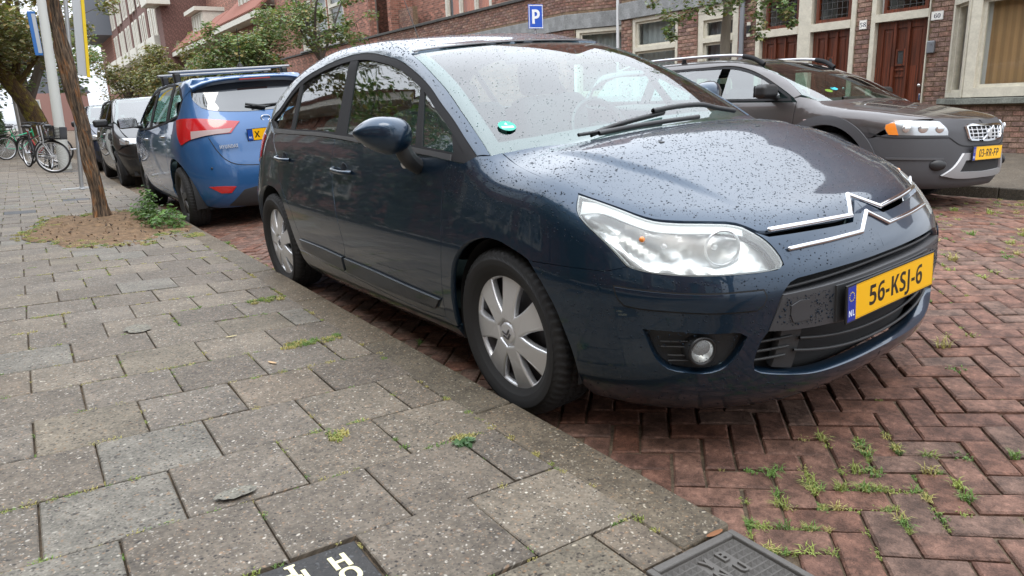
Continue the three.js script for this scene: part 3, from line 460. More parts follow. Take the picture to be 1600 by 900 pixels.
// small beads of rain lying on a surface
const dropGeo = (() => { const g = new THREE.SphereGeometry(1, 8, 4, 0, Math.PI * 2, 0, Math.PI / 2); g.scale(1, 0.42, 1); return g; })();
function beads(parent, f, ch, P, count, sizes, mat, o = {}) {
  let x0 = 1e9, x1 = -1e9, y0 = 1e9, y1 = -1e9; for (const p of P) { x0 = Math.min(x0, p[0]); x1 = Math.max(x1, p[0]); y0 = Math.min(y0, p[1]); y1 = Math.max(y1, p[1]); }
  const Q = inset2(P, 0.012), list = [], D = ch.d; let guard = count * 12;
  while (list.length < count && guard-- > 0) {
    const a = rr(x0, x1), b = rr(y0, y1); if (!inPoly(a, b, Q)) continue;
    const X = ch.e1.x * a + ch.e2.x * b, Y = ch.e1.y * a + ch.e2.y * b, Z = ch.e1.z * a + ch.e2.z * b, F = t => f(X + D.x * t, Y + D.y * t, Z + D.z * t);
    let t = 1.7, hit = false; while (t > -1.2) { if (F(t) <= 0) { hit = true; break; } t -= 0.08; } if (!hit) continue;
    let lo = t, hi = t + 0.08; for (let k = 0; k < 13; k++) { const m = (lo + hi) / 2; if (F(m) > 0) hi = m; else lo = m; }
    const x = X + D.x * lo, y = Y + D.y * lo, z = Z + D.z * lo, e = 0.002;
    if (o.keep && !o.keep(x, y, z)) continue;
    const dens = fbm(x * 3.1, z * 3.1 + y, 4) + 0.5; if (rnd() > 0.35 + dens * 0.8) continue;
    const n = V(f(x + e, y, z) - f(x - e, y, z), f(x, y + e, z) - f(x, y - e, z), f(x, y, z + e) - f(x, y, z - e)).normalize();
    const s = sizes[0] + (sizes[1] - sizes[0]) * Math.pow(rnd(), 3.2); list.push([V(x, y, z).addScaledVector(n, (o.off ?? 0) - s * 0.05), n, s]);
  }
  const im = new THREE.InstancedMesh(dropGeo, mat, list.length), m4 = new THREE.Matrix4(), q = new THREE.Quaternion(), q2 = new THREE.Quaternion();
  list.forEach(([p, n, s], i) => { q.setFromUnitVectors(V(0, 1, 0), n).multiply(q2.setFromAxisAngle(V(0, 1, 0), rnd() * 6.3)); im.setMatrixAt(i, m4.compose(p, q, V(s * rr(0.8, 1.35), s, s * rr(0.75, 1.1)))); });
  im.name = 'raindrops'; im.userData.kind = 'stuff'; parent.add(im); return im;
}
// ------------------------------------------------------------------ the dark blue hatchback in front
{
  const car = thing('parked_car', 'dark blue wet hatchback with twin chrome chevrons, nearest to the kerb in front', 'car');
  car.rotation.order = 'YXZ'; car.rotation.set(0.0542, 0.0199, 0);
  const C = CURVES, sst = (a, b, x) => { const t = clamp((x - a) / (b - a)); return t * t * (3 - 2 * t); };
  const ridge = pch([[-0.1, 0.08, 0.2, 0.3, 0.4, 0.53, 0.7], [0.575, 0.566, 0.552, 0.52, 0.474, 0.434, 0.41]]);
  const f = bodyField(CITRO, (x, az) => 0.013 * sst(-0.02, 0.02, ridge(x) - az) * sst(-0.08, 0.12, x) * (1 - sst(0.42, 0.72, x)) - 0.006 * sst(-0.08, 0.12, x) * (1 - sst(0.42, 0.72, x)));
  const navy = paint([0.009, 0.028, 0.056], { metalness: 0.7, roughness: 0.34 }), chromeM = chrome;
  const xOf = (y, z) => { let t = 1.4; while (f(t, y, z) > 0 && t > -1) t -= 0.02; let lo = t, hi = t + 0.02; for (let k = 0; k < 14; k++) { const m = (lo + hi) / 2; if (f(m, y, z) > 0) hi = m; else lo = m; } return lo; };
  const both = (name, geo, m, label) => [part(car, name, geo, m, label), part(car, name, mirrorZ(geo), m, label)];
  // hood
  const hoodF = [[0.792, 0.713, 0.427], [0.818, 0.711, 0.34], [0.836, 0.708, 0.25], [0.85, 0.704, 0.16], [0.855, 0.702, 0.085]], hoodP = [[0.855, 0.702, 0.085], [0.81, 0.755, 0]];
  const hood2 = symLoop(TOP, [rev(C.hoodB), C.hoodR, hoodF, hoodP]);
  const hood = part(car, 'hood', panel(f, TOP, hood2, { thick: 0.02, gap: 0.0025, step: 0.012 }), navy);
  for (const s of [-1, 1]) part(hood, 'washer_jet', (() => { const g = rbox(-0.014, 0.014, 0, 0.011, -0.011, 0.011, 0.004); g.translate(0.235, 0.938, 0.275 * s); return g; })(), black);
  // windscreen, its dark border, and roof with the front pillars
  const ws2 = symLoop(TOP, [[[-0.993, 1.393, 0], ...rev(C.wsT.filter(p => p[2] > 0.02))], C.wsR, C.wsB, C.hoodB]);
  const wsG = panel(f, TOP, ws2, { off: -0.005, thick: 0, gap: 0.002 });
  const screen = part(car, 'windscreen', wsG, glassClear);
  const wsIn = inset2(ws2, 0.012), wsInner = (() => { const I = inset2(wsIn, 0.048); return I.map(p => [p[0], p[1] > -0.3 ? Math.min(p[1], -0.105 - 0.16 * p[0] * p[0]) : p[1]]); })();
  part(screen, 'screen_border', panel(f, TOP, ws2, { off: -0.011, thick: 0, gap: 0.001, hole: wsInner }), std([0.012, 0.012, 0.013], 0.35));
  const sticker = (() => { const g = new THREE.CircleGeometry(0.036, 28); return g; })();
  { const st = part(screen, 'green_sticker', sticker, std(0xffffff, 0.5, 0, { map: canvasTex(128, 128, g => { g.fillStyle = '#1d9a86'; g.fillRect(0, 0, 128, 128); g.fillStyle = '#d8efe6'; g.save(); g.translate(64, 76); g.rotate(-0.02); g.fillRect(-44, -10, 88, 24); g.restore(); g.font = 'bold 40px sans-serif'; g.textAlign = 'center'; g.fillText('4', 64, 52); }) }), 'round green emissions sticker on the windscreen');
    const P = V(-0.233, 1.041, 0.612), e = 0.002, n = V(f(P.x + e, P.y, P.z) - f(P.x - e, P.y, P.z), f(P.x, P.y + e, P.z) - f(P.x, P.y - e, P.z), f(P.x, P.y, P.z + e) - f(P.x, P.y, P.z - e)).normalize(); st.position.copy(P).addScaledVector(n, -0.002); st.lookAt(P.clone().add(n)); st.up.set(0, 1, 0); }
  const roofRear = [[-3.0, 1.12, 0], [-2.96, 1.12, 0.35], [-2.9, 1.11, 0.58], [-2.767, 1.08, 0.725]], wsTop = [[-0.993, 1.393, 0], ...rev(C.wsT.filter(p => p[2] > 0.02))];
  const pillarFoot = [[-0.199, 0.947, 0.784], [-0.148, 0.947, 0.756]];
  const roof2 = symLoop(TOP, [roofRear, C.arc, pillarFoot, rev(C.wsR), rev(wsTop)]);
  const roof = part(car, 'roof', panel(f, TOP, roof2, { thick: 0.014, gap: 0.001 }), navy);
  part(roof, 'roof_seal', panel(f, TOP, symLoop(TOP, [[[-0.997, 1.395, 0], [-0.99, 1.38, 0.4], [-0.988, 1.365, 0.56]], [[-0.988, 1.365, 0.56], [-1.008, 1.37, 0.56]], [[-1.008, 1.37, 0.56], [-1.012, 1.385, 0.4], [-1.018, 1.4, 0]]]), { off: 0.003, thick: 0.004, gap: 0, step: 0.06 }), black);
  part(roof, 'aerial', [cyl([-1.95, 1.47, 0], [-2.14, 1.83, 0], 0.0035, 0.002, 6), cyl([-1.92, 1.455, 0], [-1.97, 1.49, 0], 0.02, 0.008, 10)], black);
  // front wings, doors, sills, rear quarters
  const archF = C.archF, arcFoot = C.beltL.slice(-3);
  const wing2 = loop(UPSIDE, [C.hoodR.slice(0, 6), C.hlL, rev(C.seam), rev(archF.slice(0, 10)), [archF[0], [-0.345, 0.255, 0.862], [-0.413, 0.291, 0.874]], rev(C.doorFr), [C.beltL[8], C.beltL[9], C.beltL[10]], [C.beltL[10], C.wsB[0]], C.wsB]);
  const wing = both('front_wing', panel(f, UPSIDE, wing2, { thick: 0.025 }), navy);
  const cut = (c, a, b) => c.slice(a, b);
  const bl = C.beltL, mid = C.doorMid, fd2 = loop(SIDE, [[mid[0], ...cut(bl, 4, 9)], C.doorFr, [C.sillT[4], C.sillT[3], C.sillT[2], C.sillT[1]], rev(mid)]);
  const rd2 = loop(SIDE, [[C.doorRr[0], ...cut(bl, 1, 3), mid[0]], mid, [C.sillT[1], [-1.75, 0.325, 0.883], C.sillT[0]], rev(C.doorRr)]);
  const fdoor = both('front_door', panel(f, SIDE, fd2, { thick: 0.016, step: 0.05 }), navy), rdoor = both('rear_door', panel(f, SIDE, rd2, { thick: 0.016, step: 0.05 }), navy);
  const sill2 = loop(SIDE, [[C.sillT[0], C.sillT[1], C.sillT[2], C.sillT[3], C.sillT[4]], [[-0.413, 0.291, 0.874], [-0.345, 0.255, 0.86]], [[-0.345, 0.255, 0.86], [-0.35, 0.2, 0.84], [-1.2, 0.185, 0.82], [-2.05, 0.2, 0.83]], [[-2.05, 0.2, 0.83], [-2.11, 0.29, 0.87], [-2.12, 0.345, 0.88]], [[-2.12, 0.345, 0.88], C.sillT[0]]]);
  both('sill', panel(f, SIDE, sill2, { thick: 0.03, step: 0.06 }), navy);
  const rearArch = [[-2.12, 0.345, 0.88], [-2.16, 0.44, 0.89], [-2.215, 0.54, 0.89], [-2.295, 0.617, 0.885], [-2.415, 0.67, 0.87], [-2.57, 0.69, 0.86], [-2.73, 0.67, 0.855], [-2.86, 0.605, 0.85], [-2.95, 0.5, 0.84], [-2.99, 0.36, 0.83], [-2.98, 0.24, 0.8]];
  const q2 = loop(REARC, [C.doorRr, [C.doorRr[8], rearArch[0]], rearArch, [rearArch[10], [-3.25, 0.22, 0.5], [-3.27, 0.22, 0]], [[-3.27, 0.22, 0], [-3.34, 0.5, 0], [-3.34, 0.65, 0], [-3.24, 0.95, 0], [-3.1, 1.09, 0]], [[-3.1, 1.09, 0], [-2.93, 1.1, 0.55], C.arc[0]], [C.arc[0], [-2.70, 1.03, 0.755], C.doorRr[0]]]);
  const quarter = both('rear_quarter', panel(f, REARC, q2, { thick: 0.03, step: 0.05, start: 4, far: 4 }), navy);
  const lamp2 = loop(REARC, [[[-2.80, 1.0, 0.76], [-2.83, 0.93, 0.78], [-2.85, 0.86, 0.79]], [[-2.85, 0.86, 0.79], [-3.02, 0.80, 0.7], [-3.1, 0.82, 0.6]], [[-3.1, 0.82, 0.6], [-3.03, 0.95, 0.62], [-2.93, 1.02, 0.66]], [[-2.93, 1.02, 0.66], [-2.80, 1.0, 0.76]]]);
  both('rear_lamp', panel(f, REARC, lamp2, { off: 0.004, thick: 0.01, gap: 0, start: 4, far: 4 }), redLens);
  { part(car, 'rear_window', panel(f, BACK, symLoop(BACK, [[[-3.2, 1.2, 0], [-3.2, 1.19, 0.4], [-3.2, 1.13, 0.55]], [[-3.2, 1.13, 0.55], [-3.2, 1.0, 0.58]], [[-3.2, 1.0, 0.58], [-3.2, 0.98, 0]]]), { off: 0.003, start: 4, far: 3, thick: 0 }), black); }
  // door mouldings and handles
  const mT = C.mouldT, mB = C.mouldB;
  const ml = (a, b, c, d) => loop(SIDE, [a, [a[a.length - 1], b[0]], b, [b[b.length - 1], a[0]]]);
  const mouldF = panel(f, SIDE, ml([[-1.365, 0.405, 0.9], [-1.0, 0.396, 0.9], [-0.7, 0.384, 0.9], [-0.41, 0.376, 0.9]], [[-0.47, 0.322, 0.9], [-0.75, 0.319, 0.9], [-1.07, 0.32, 0.9], [-1.37, 0.328, 0.9]]), { off: 0.012, thick: 0.014, gap: 0, step: 0.06 });
  const mouldR = panel(f, SIDE, ml([[-2.03, 0.42, 0.9], [-1.7, 0.418, 0.9], [-1.395, 0.407, 0.9]], [[-1.41, 0.331, 0.9], [-1.7, 0.345, 0.9], [-1.99, 0.362, 0.9]]), { off: 0.012, thick: 0.014, gap: 0, step: 0.06 });
  const moulding = paint([0.016, 0.024, 0.036], { clearcoat: 0.4, roughness: 0.45 });
  const zOf = (x, y) => { let t = 1.1; while (f(x, y, t) > 0 && t > 0) t -= 0.01; return t; };
  const handle = (xa, xb, y) => { const za = zOf(xa, y), zb = zOf(xb, y), zm = Math.max(za, zb) + 0.006; return { bar: merge([tube([[xa, y + 0.004, zm + 0.012], [xa + 0.02, y + 0.002, zm + 0.030], [(xa + xb) / 2, y - 0.004, zm + 0.036], [xb - 0.02, y - 0.006, zm + 0.028], [xb, y - 0.008, zm + 0.004]], 0.011, 24, 10), sphere(xa, y + 0.004, zm + 0.012, 0.0112, 10)]), cup: (() => { const g = new THREE.SphereGeometry(0.046, 20, 12); g.scale(1, 0.92, 0.12); g.translate((xa + xb) / 2 + 0.005, y - 0.005, (za + zb) / 2 + 0.003); return g; })() }; };
  const hF = handle(-1.475, -1.27, 0.846), hR = handle(-2.40, -2.20, 0.872);
  [[fdoor, hF, mouldF], [rdoor, hR, mouldR]].forEach(([d, h, m]) => d.forEach((p, k) => { const mm = g => k ? mirrorZ(g) : g; part(p, 'door_handle', mm(h.bar), navy); part(p, 'handle_cup', mm(h.cup), std([0.008, 0.012, 0.02], 0.3, 0.3)); part(p, 'moulding', mm(m), moulding); }));
  // side windows: weatherstrips, pillar covers and panes
  const arcIn = C.arc.slice(1, 19), dlo = loop(SIDE, [C.arc, [C.arc[19], C.beltL[9]], rev(C.beltL.slice(0, 10)), [C.beltL[0], C.arc[0]]]);
  const dloIn = (() => { const I = inset2(dlo, 0.030); return I; })();
  const strip = both('window_trim', panel(f, SIDE, dlo, { off: -0.003, thick: 0.02, gap: 0, step: 0.05, hole: dloIn }), trim, 'dark trim round the side windows');
  const pane = (pts) => loop(SIDE, pts.map((p, i) => [p, pts[(i + 1) % pts.length]]));
  const arcY = pch([C.arc.map(p => p[0]), C.arc.map(p => p[1])]), beltY = pch([C.beltU.map(p => p[0]), C.beltU.map(p => p[1])]);
  const winOutline = (bx0, tx0, bx1, tx1) => { const up = [], lo = []; for (let k = 0; k <= 10; k++) { const x = lerp(tx0, tx1, k / 10); up.push([x, arcY(x) - 0.026, 0.7]); const b = lerp(bx0, bx1, k / 10); lo.push([b, beltY(b), 0.78]); } return loop(SIDE, [up, [up[10], lo[10]], rev(lo), [lo[0], up[0]]]); };
  const wins = [['rear_quarter_glass', winOutline(-2.62, -2.60, -2.29, -2.355)], ['rear_door_glass', winOutline(-2.245, -2.32, -1.56, -1.655)], ['front_door_glass', winOutline(-1.43, -1.57, -0.66, -0.765)], ['front_quarter_glass', winOutline(-0.61, -0.735, -0.30, -0.40)]];
  for (const [n, w] of wins) both(n, panel(f, SIDE, w, { off: -0.010, thick: 0, gap: 0, step: 0.06 }), glassTint);
  const bar = (bx0, tx0, bx1, tx1, off) => panel(f, SIDE, winOutline(bx0, tx0, bx1, tx1), { off, thick: 0.012, gap: 0, step: 0.06 });
  for (const a of [[-1.565, -1.66, -1.425, -1.565, -0.004], [-2.30, -2.362, -2.24, -2.315, -0.004], [-0.665, -0.77, -0.605, -0.73, -0.004], [-0.345, -0.41, -0.23, -0.30, -0.005]]) both('pillar_cover', bar(...a), trim);
  both('belt_strip', panel(f, SIDE, loop(SIDE, [C.beltU.slice(0, 8), [C.beltU[7], C.beltL[8]], rev(C.beltL.slice(0, 9)), [C.beltL[0], C.beltU[0]]]), { off: 0.005, thick: 0.01, gap: 0, step: 0.06 }), std([0.075, 0.076, 0.08], 0.35, 0.2));
  // front bumper with its openings
  const hoodEdge = [C.hlB[10], [0.792, 0.708, 0.427]];
  const cl0 = y => [xOf(y, 0), y, 0];
  const drop3 = p => [p[0] + 0.006, p[1] - 0.014, p[2]], centreTop = [0.74, 0.725, 0.71, 0.695, 0.68, 0.665, 0.65, 0.635, 0.62, 0.605, 0.584].map(cl0), bottom = [[0.36, 0.226, 0.817], [0.4, 0.16, 0.78], [0.6, 0.15, 0.66], [0.75, 0.15, 0.45], [0.84, 0.15, 0.2], [xOf(0.15, 0), 0.15, 0]];
  const opB = [...C.opB.slice(0, 5), [0.931, 0.262, 0.08], cl0(0.262)], upT = [...C.upT.slice(0, 5), cl0(0.584)];
  const bump2 = loop(CORNER, [C.seam, C.hlB, [C.hlB[10], drop3(hoodF[0])], hoodF.map(drop3), [drop3(hoodP[0]), cl0(0.74)], centreTop, rev(upT), C.opL, opB, [0.262, 0.25, 0.24, 0.23, 0.22, 0.21, 0.2, 0.19, 0.18, 0.17, 0.16, 0.15].map(cl0), rev(bottom), rev(archF.slice(9))], 0.025);
  const fog2 = loop(CORNER, [C.fog.slice(0, 5), C.fog.slice(4, 9), [...C.fog.slice(8), C.fog[0]]], 0.025);
  const bumpG = panel(f, CORNER, bump2, { thick: 0.05, gap: 0, step: 0.03, hole: fog2, snap: 0.007, noSkirt: (p, i) => Math.abs(p[3 * i + 2]) < 0.006 });
  const bumper = part(car, 'front_bumper', merge([bumpG, mirrorZ(bumpG)]), navy);
  const rub2 = loop(CORNER, [C.rub.slice(0, 6), C.rub.slice(5, 9), C.rub.slice(8, 13), [C.rub[12], C.rub[13], C.rub[0]]], 0.025);
  both('rubbing_strip', panel(f, CORNER, inset2(rub2, 0.005), { off: 0.0045, thick: 0.006, gap: 0, step: 0.03 }), navy); both('painted_gap_shade', panel(f, CORNER, rub2, { off: 0.0012, thick: 0, gap: 0, step: 0.03 }), deep);  // black sheet round the strip paints the shade of a gap; no groove is cut
  // fog lamp recess with bars and round lamp
  const fogParts = both('fog_recess', panel(f, CORNER, inset2(fog2, 0.001), { off: -0.035, thick: 0.0, gap: 0, step: 0.03 }), plastic);
  const onSurf = (a, y, off) => { // point at angle-like chart coordinate a, height y
    const P = CORNER, X = P.e1.x * a + P.e2.x * y, Z = P.e1.z * a + P.e2.z * y, Y = P.e1.y * a + P.e2.y * y; let t = 1.6; while (f(X + P.d.x * t, Y + P.d.y * t, Z + P.d.z * t) > 0) t -= 0.005; t += off; return [X + P.d.x * t, Y + P.d.y * t, Z + P.d.z * t]; };
  const fl = CORNER.to([0.746, 0.388, 0.665]), fogBars = []; for (const dy of [-0.036, -0.018, 0.010, 0.028]) { const a0 = fl[0] - 0.118 + (dy < 0 ? 0.02 : 0), a1 = fl[0] - 0.03; fogBars.push(tube([0, 0.5, 1].map(t => onSurf(lerp(a0, a1, t), fl[1] + dy, -0.016 - 0.004)), 0.0035, 8, 6)); }
  const fc = onSurf(fl[0], fl[1], -0.012), ax = [0.93, 0, 0.37];
  const along = (k) => [fc[0] + ax[0] * k, fc[1], fc[2] + ax[2] * k];
  const tubeRing = (() => { const g = new THREE.TorusGeometry(0.041, 0.006, 10, 36); g.rotateY(Math.PI / 2 - Math.atan2(ax[2], ax[0])); g.translate(...along(0.004)); return g; })();
  const lens = (() => { const g = new THREE.SphereGeometry(0.085, 20, 10, 0, 6.284, 0, 0.48); g.rotateZ(-Math.PI / 2); g.rotateY(-Math.atan2(ax[2], ax[0])); g.translate(...along(-0.072)); return g; })();
  const bowl = (() => { const g = latheZ([[0.004, -0.035], [0.02, -0.03], [0.034, -0.012], [0.04, 0.0]], 24); g.rotateY(Math.PI / 2 - Math.atan2(ax[2], ax[0])); g.translate(...along(0)); return g; })();
  const shroud = cyl(along(-0.05), along(0.002), 0.050, 0.046, 28);
  fogParts.forEach((p, k) => { const mm = g => k ? mirrorZ(g) : g; fogBars.forEach(g => part(p, 'fog_bar', mm(g), plastic)); part(p, 'fog_lamp_ring', mm(tubeRing), black); part(p, 'fog_lamp_shroud', mm(cylOpen(along(-0.05), along(0.0), 0.045)), plastic); part(p, 'fog_lamp_reflector', mm(bowl), reflector); part(p, 'fog_lamp_lens', mm(lens), glassLamp); });
  // central grille: recess, slats, black bumper bar, number plate
  const openR = [[rev(upT), C.opL, opB]].flat(), open2 = symLoop(FRONT, [[cl0(0.59), ...rev(C.upT.slice(0, 5))], C.opL, [...C.opB.slice(0, 5), cl0(0.262)]]);
  const grille = part(car, 'grille_recess', panel(f, FRONT, open2, { off: -0.075, thick: 0, gap: -0.085, step: 0.05 }), deep);
  const slat = (y, zmax, r, off, yk = 0) => { const pts = []; for (let k = -10; k <= 10; k++) { const z = k / 10 * zmax, yy = y + yk * z * z; pts.push([xOf(yy, z) + off, yy, z]); } const g = tube(pts, r, 60, 6); return g; };
  for (const [y, zm, yk] of [[0.563, 0.43, -0.05], [0.392, 0.36, 0.25], [0.350, 0.38, 0.25], [0.306, 0.40, 0.28]]) part(grille, 'slat', slat(y, zm, 0.0055, -0.022, yk), plastic);
  for (const s of [-1, 1]) for (const [y, za, zb] of [[0.395, 0.40, 0.50], [0.365, 0.41, 0.515], [0.338, 0.42, 0.525]]) part(grille, 'side_fin', (() => { const pts = []; for (let k = 0; k <= 4; k++) { const z = lerp(za, zb, k / 4); pts.push([xOf(y, z) - 0.03, y, z * s]); } return tube(pts, 0.005, 10, 6); })(), plastic);
  const postG = panel(f, FRONT, loop(FRONT, [[[0.9, 0.43, 0.365], [0.9, 0.425, 0.44]], [[0.9, 0.425, 0.44], [0.9, 0.30, 0.47]], [[0.9, 0.30, 0.47], [0.9, 0.285, 0.40]], [[0.9, 0.285, 0.40], [0.9, 0.43, 0.365]]]), { off: -0.03, thick: 0.03, gap: 0, step: 0.04 });
  for (const g of [postG, mirrorZ(postG)]) part(grille, 'grille_post', g, plastic);
  const bar2 = symLoop(FRONT, [[cl0(0.545), [0.92, 0.543, 0.27], [0.9, 0.542, 0.38], [0.873, 0.541, 0.46]], [[0.873, 0.541, 0.46], [0.857, 0.437, 0.502]], [[0.858, 0.436, 0.5], [0.887, 0.428, 0.424], [0.924, 0.417, 0.252], cl0(0.412)]]);
  const barP = part(car, 'bumper_bar', panel(f, FRONT, bar2, { off: 0.004, thick: 0.06, gap: 0, step: 0.03 }), std([0.045, 0.046, 0.05], 0.42));
  part(barP, 'plate_mount', panel(f, FRONT, symLoop(FRONT, [[[0.93, 0.535, 0], [0.93, 0.535, 0.275]], [[0.93, 0.535, 0.275], [0.93, 0.42, 0.275]], [[0.93, 0.42, 0.275], [0.93, 0.42, 0]]]), { off: 0.010, thick: 0.012, gap: 0, step: 0.04 }), plastic);
  part(barP, 'tow_cover', panel(f, FRONT, loop(FRONT, [[[0.9, 0.515, 0.375], [0.9, 0.515, 0.43], [0.9, 0.505, 0.437]], [[0.9, 0.505, 0.437], [0.9, 0.46, 0.437], [0.9, 0.452, 0.43]], [[0.9, 0.452, 0.43], [0.9, 0.452, 0.375]], [[0.9, 0.452, 0.375], [0.9, 0.515, 0.375]]]), { off: 0.0075, thick: 0.004, gap: 0, step: 0.03 }), std([0.045, 0.046, 0.05], 0.42));
  numberPlate(car, '56-KSJ-6', [0.957, 0.475, 0], Math.PI / 2, 0.02);
  // chrome chevrons
  const chev = (pts, r) => { // rounded bars following the nose, pointed in the middle
    const P = pts.map(([z, y]) => [xOf(y, z) + 0.004, y, z]), k = P.length - 2, arm = tube(P.slice(0, k + 1), r, 30, 12), tip = cyl(P[k], P[k + 1], r, r, 14), gs = [arm, tip]; const e = P[0]; gs.push(sphere(...e, r, 12), sphere(...P[k], r * 1.02, 12)); const m = gs.map(mirrorZ); return merge([...gs, ...m, sphere(...P[k + 1], r * 1.02, 12)]); };
  part(car, 'chevron', chev([[0.418, 0.717], [0.34, 0.717], [0.25, 0.715], [0.16, 0.712], [0.086, 0.708], [0, 0.755]], 0.0088), chromeM, 'upper chrome chevron along the hood edge');
  part(car, 'chevron', chev([[0.395, 0.662], [0.32, 0.663], [0.24, 0.662], [0.16, 0.661], [0.08, 0.659], [0, 0.706]], 0.0078), chromeM, 'lower chrome chevron on the nose');
  // headlights
  const hl2 = loop(HLAMP, [[...C.hlT, C.hlL[0]], C.hlL, [C.hlL[5], ...C.hlB.slice(0, 7)], C.hlB.slice(6, 11), [C.hlB[10], C.hlT[0]]], 0.02);
  const hlIn = inset2(hl2, 0.006), bucket = panel(f, HLAMP, hl2, { off: -0.055, thick: 0, gap: 0.004, step: 0.018 });
  { const p = bucket.attributes.position; for (let i = 0; i < p.count; i++) { const x = p.getX(i), y = p.getY(i), z = p.getZ(i), b = Math.max(0, 1 - Math.hypot(y - 0.675, (z - 0.55) * 0.9) / 0.062), c = Math.max(0, 1 - Math.hypot(y - 0.685, (z - 0.665) * 0.9) / 0.058), d = Math.max(0, 1 - Math.hypot(y - 0.735, (z - 0.755) * 1.0) / 0.03); const k = 0.05 * (Math.sqrt(b) + Math.sqrt(c)) + 0.025 * Math.sqrt(d) - 0.006 * Math.sin(z * 210 + x * 60); p.setXYZ(i, x - k * 0.8, y, z - k * 0.4); } bucket.computeVertexNormals(); }
  const stripe = (() => { const a = C.hlT.map(p => [p[0], p[1] - 0.004, p[2]]), b = C.hlT.map((p, i) => [p[0] + 0.012, p[1] - 0.024 - 0.010 * i / 7, p[2] + 0.012]); const tip = [0.352, 0.826, 0.758], tip2 = [0.37, 0.79, 0.786]; return loop(HLAMP, [[...a, tip], [tip, tip2], [tip2, ...rev(b)], [b[0], a[0]]], 0.02); })();
  const lampL = both('headlight', panel(f, HLAMP, hlIn, { off: -0.001, thick: 0.02, gap: 0, step: 0.025 }), glassLamp, 'clear headlight with pale upper band');
  const rimStrip = panel(f, HLAMP, hl2, { off: -0.004, thick: 0.03, gap: 0.0015, step: 0.03, hole: inset2(hl2, 0.0055) });
  const bulb = merge([sphere(0.583, 0.722, 0.733, 0.0095, 12)]), ringA = (y, z, r) => { const g = new THREE.TorusGeometry(r, 0.004, 8, 32); g.rotateY(Math.PI / 2 - 0.5); const x = xOf(y, z) - 0.045; g.translate(x, y, z); return g; };
  const ball = (y, z, r) => { const g = new THREE.SphereGeometry(r, 18, 12); const x = xOf(y, z) - 0.075; g.translate(x, y, z); return g; };
  lampL.forEach((p, k) => { const mm = g => k ? mirrorZ(g) : g; part(p, 'lamp_reflector', mm(bucket), reflector); part(p, 'lamp_band', mm(panel(f, HLAMP, stripe, { off: -0.009, thick: 0.004, gap: 0, step: 0.025 })), std([0.6, 0.64, 0.63], 0.35)); part(p, 'lamp_frame', mm(rimStrip), std([0.34, 0.36, 0.36], 0.4, 0.2)); part(p, 'indicator_bulb', mm(bulb), amber); for (const a of [[0.678, 0.545, 0.052]]) part(p, 'lamp_ring', mm(ringA(...a)), silver); for (const a of [[0.678, 0.545, 0.010], [0.69, 0.66, 0.009]]) part(p, 'lamp_bulb', mm(ball(...a)), silver); });
  // door mirrors
  const head = (() => { const g = new THREE.SphereGeometry(1, 36, 26), p = g.attributes.position; for (let i = 0; i < p.count; i++) { let x = p.getX(i), y = p.getY(i), z = p.getZ(i); const sq = v => Math.sign(v) * Math.pow(Math.abs(v), 0.8); x = sq(x); y = sq(y); z = Math.sign(z) * Math.pow(Math.abs(z), 0.85);
      const out = clamp((z + 0.1) / 1.1, 0, 1), h = 0.074 * (1 - 0.62 * out * out), fr = x > 0 ? 0.085 * (1 - 0.35 * out) : 0.05; p.setXYZ(i, -0.575 + x * fr - 0.035 * out, 1.036 + y * h + 0.022 * out, 0.968 + z * 0.112); } g.computeVertexNormals(); return g; })();
  const mirrorFace = (() => { const s = new THREE.SphereGeometry(1, 20, 10); s.scale(0.003, 0.052, 0.085); s.translate(-0.628, 1.035, 0.965); return s; })();
  const stalk = (() => { const c = new THREE.CatmullRomCurve3([V(-0.60, 0.895, 0.815), V(-0.585, 0.915, 0.85), V(-0.57, 0.95, 0.885), V(-0.57, 1.0, 0.905)]), g = new THREE.TubeGeometry(c, 16, 0.034, 12), p = g.attributes.position; for (let i = 0; i < p.count; i++) { p.setX(i, -0.58 + (p.getX(i) + 0.58) * 1.15); } g.computeVertexNormals(); return g; })();
  for (const s of [1, -1]) { const mm = g => s < 0 ? mirrorZ(g) : g; const m = part(car, 'door_mirror', mm(head), navy); part(m, 'mirror_stalk', mm(stalk), plastic); part(m, 'mirror_glass', mm(mirrorFace), chrome); part(m, 'stalk_plate', mm((() => { const g = new THREE.SphereGeometry(0.02, 12, 8); g.scale(1.2, 0.9, 0.5); g.translate(-0.615, 0.912, 0.876); return g; })()), silver); }
  // wipers
  const lift = (p, k) => p.map(q => [q[0] + 0.01 * k, q[1] + 0.022 * k, q[2]]);
  const w1 = lift([[-0.048, 0.968, 0.355], [-0.066, 0.985, 0.228], [-0.077, 0.998, 0.084], [-0.096, 1.009, -0.1]], 0.6), w1b = lift([[-0.088, 1.008, -0.019], [-0.1, 1.012, -0.186], [-0.106, 1.004, -0.352], [-0.1, 0.985, -0.43], [-0.09, 0.96, -0.55]], 1.2);
  const flat = (pts, r, k) => { const g = tube(pts, r, 30, 6); return g; };
  const wiper = part(car, 'wiper', flat(w1b, 0.011), black); part(wiper, 'wiper_blade', merge([flat(w1, 0.009), flat(lift(w1, -0.35), 0.005)]), black);
  const wiper2 = part(car, 'wiper', flat(lift([[-0.02, 0.963, 0.344], [-0.012, 0.97, 0.202], [-0.016, 0.972, 0.019], [-0.02, 0.97, -0.225]], 0.9), 0.010), black); part(wiper2, 'wiper_blade', flat(lift([[-0.05, 0.972, 0.42], [-0.04, 0.974, 0.25], [-0.03, 0.976, 0.1]], 0.6), 0.007), black);
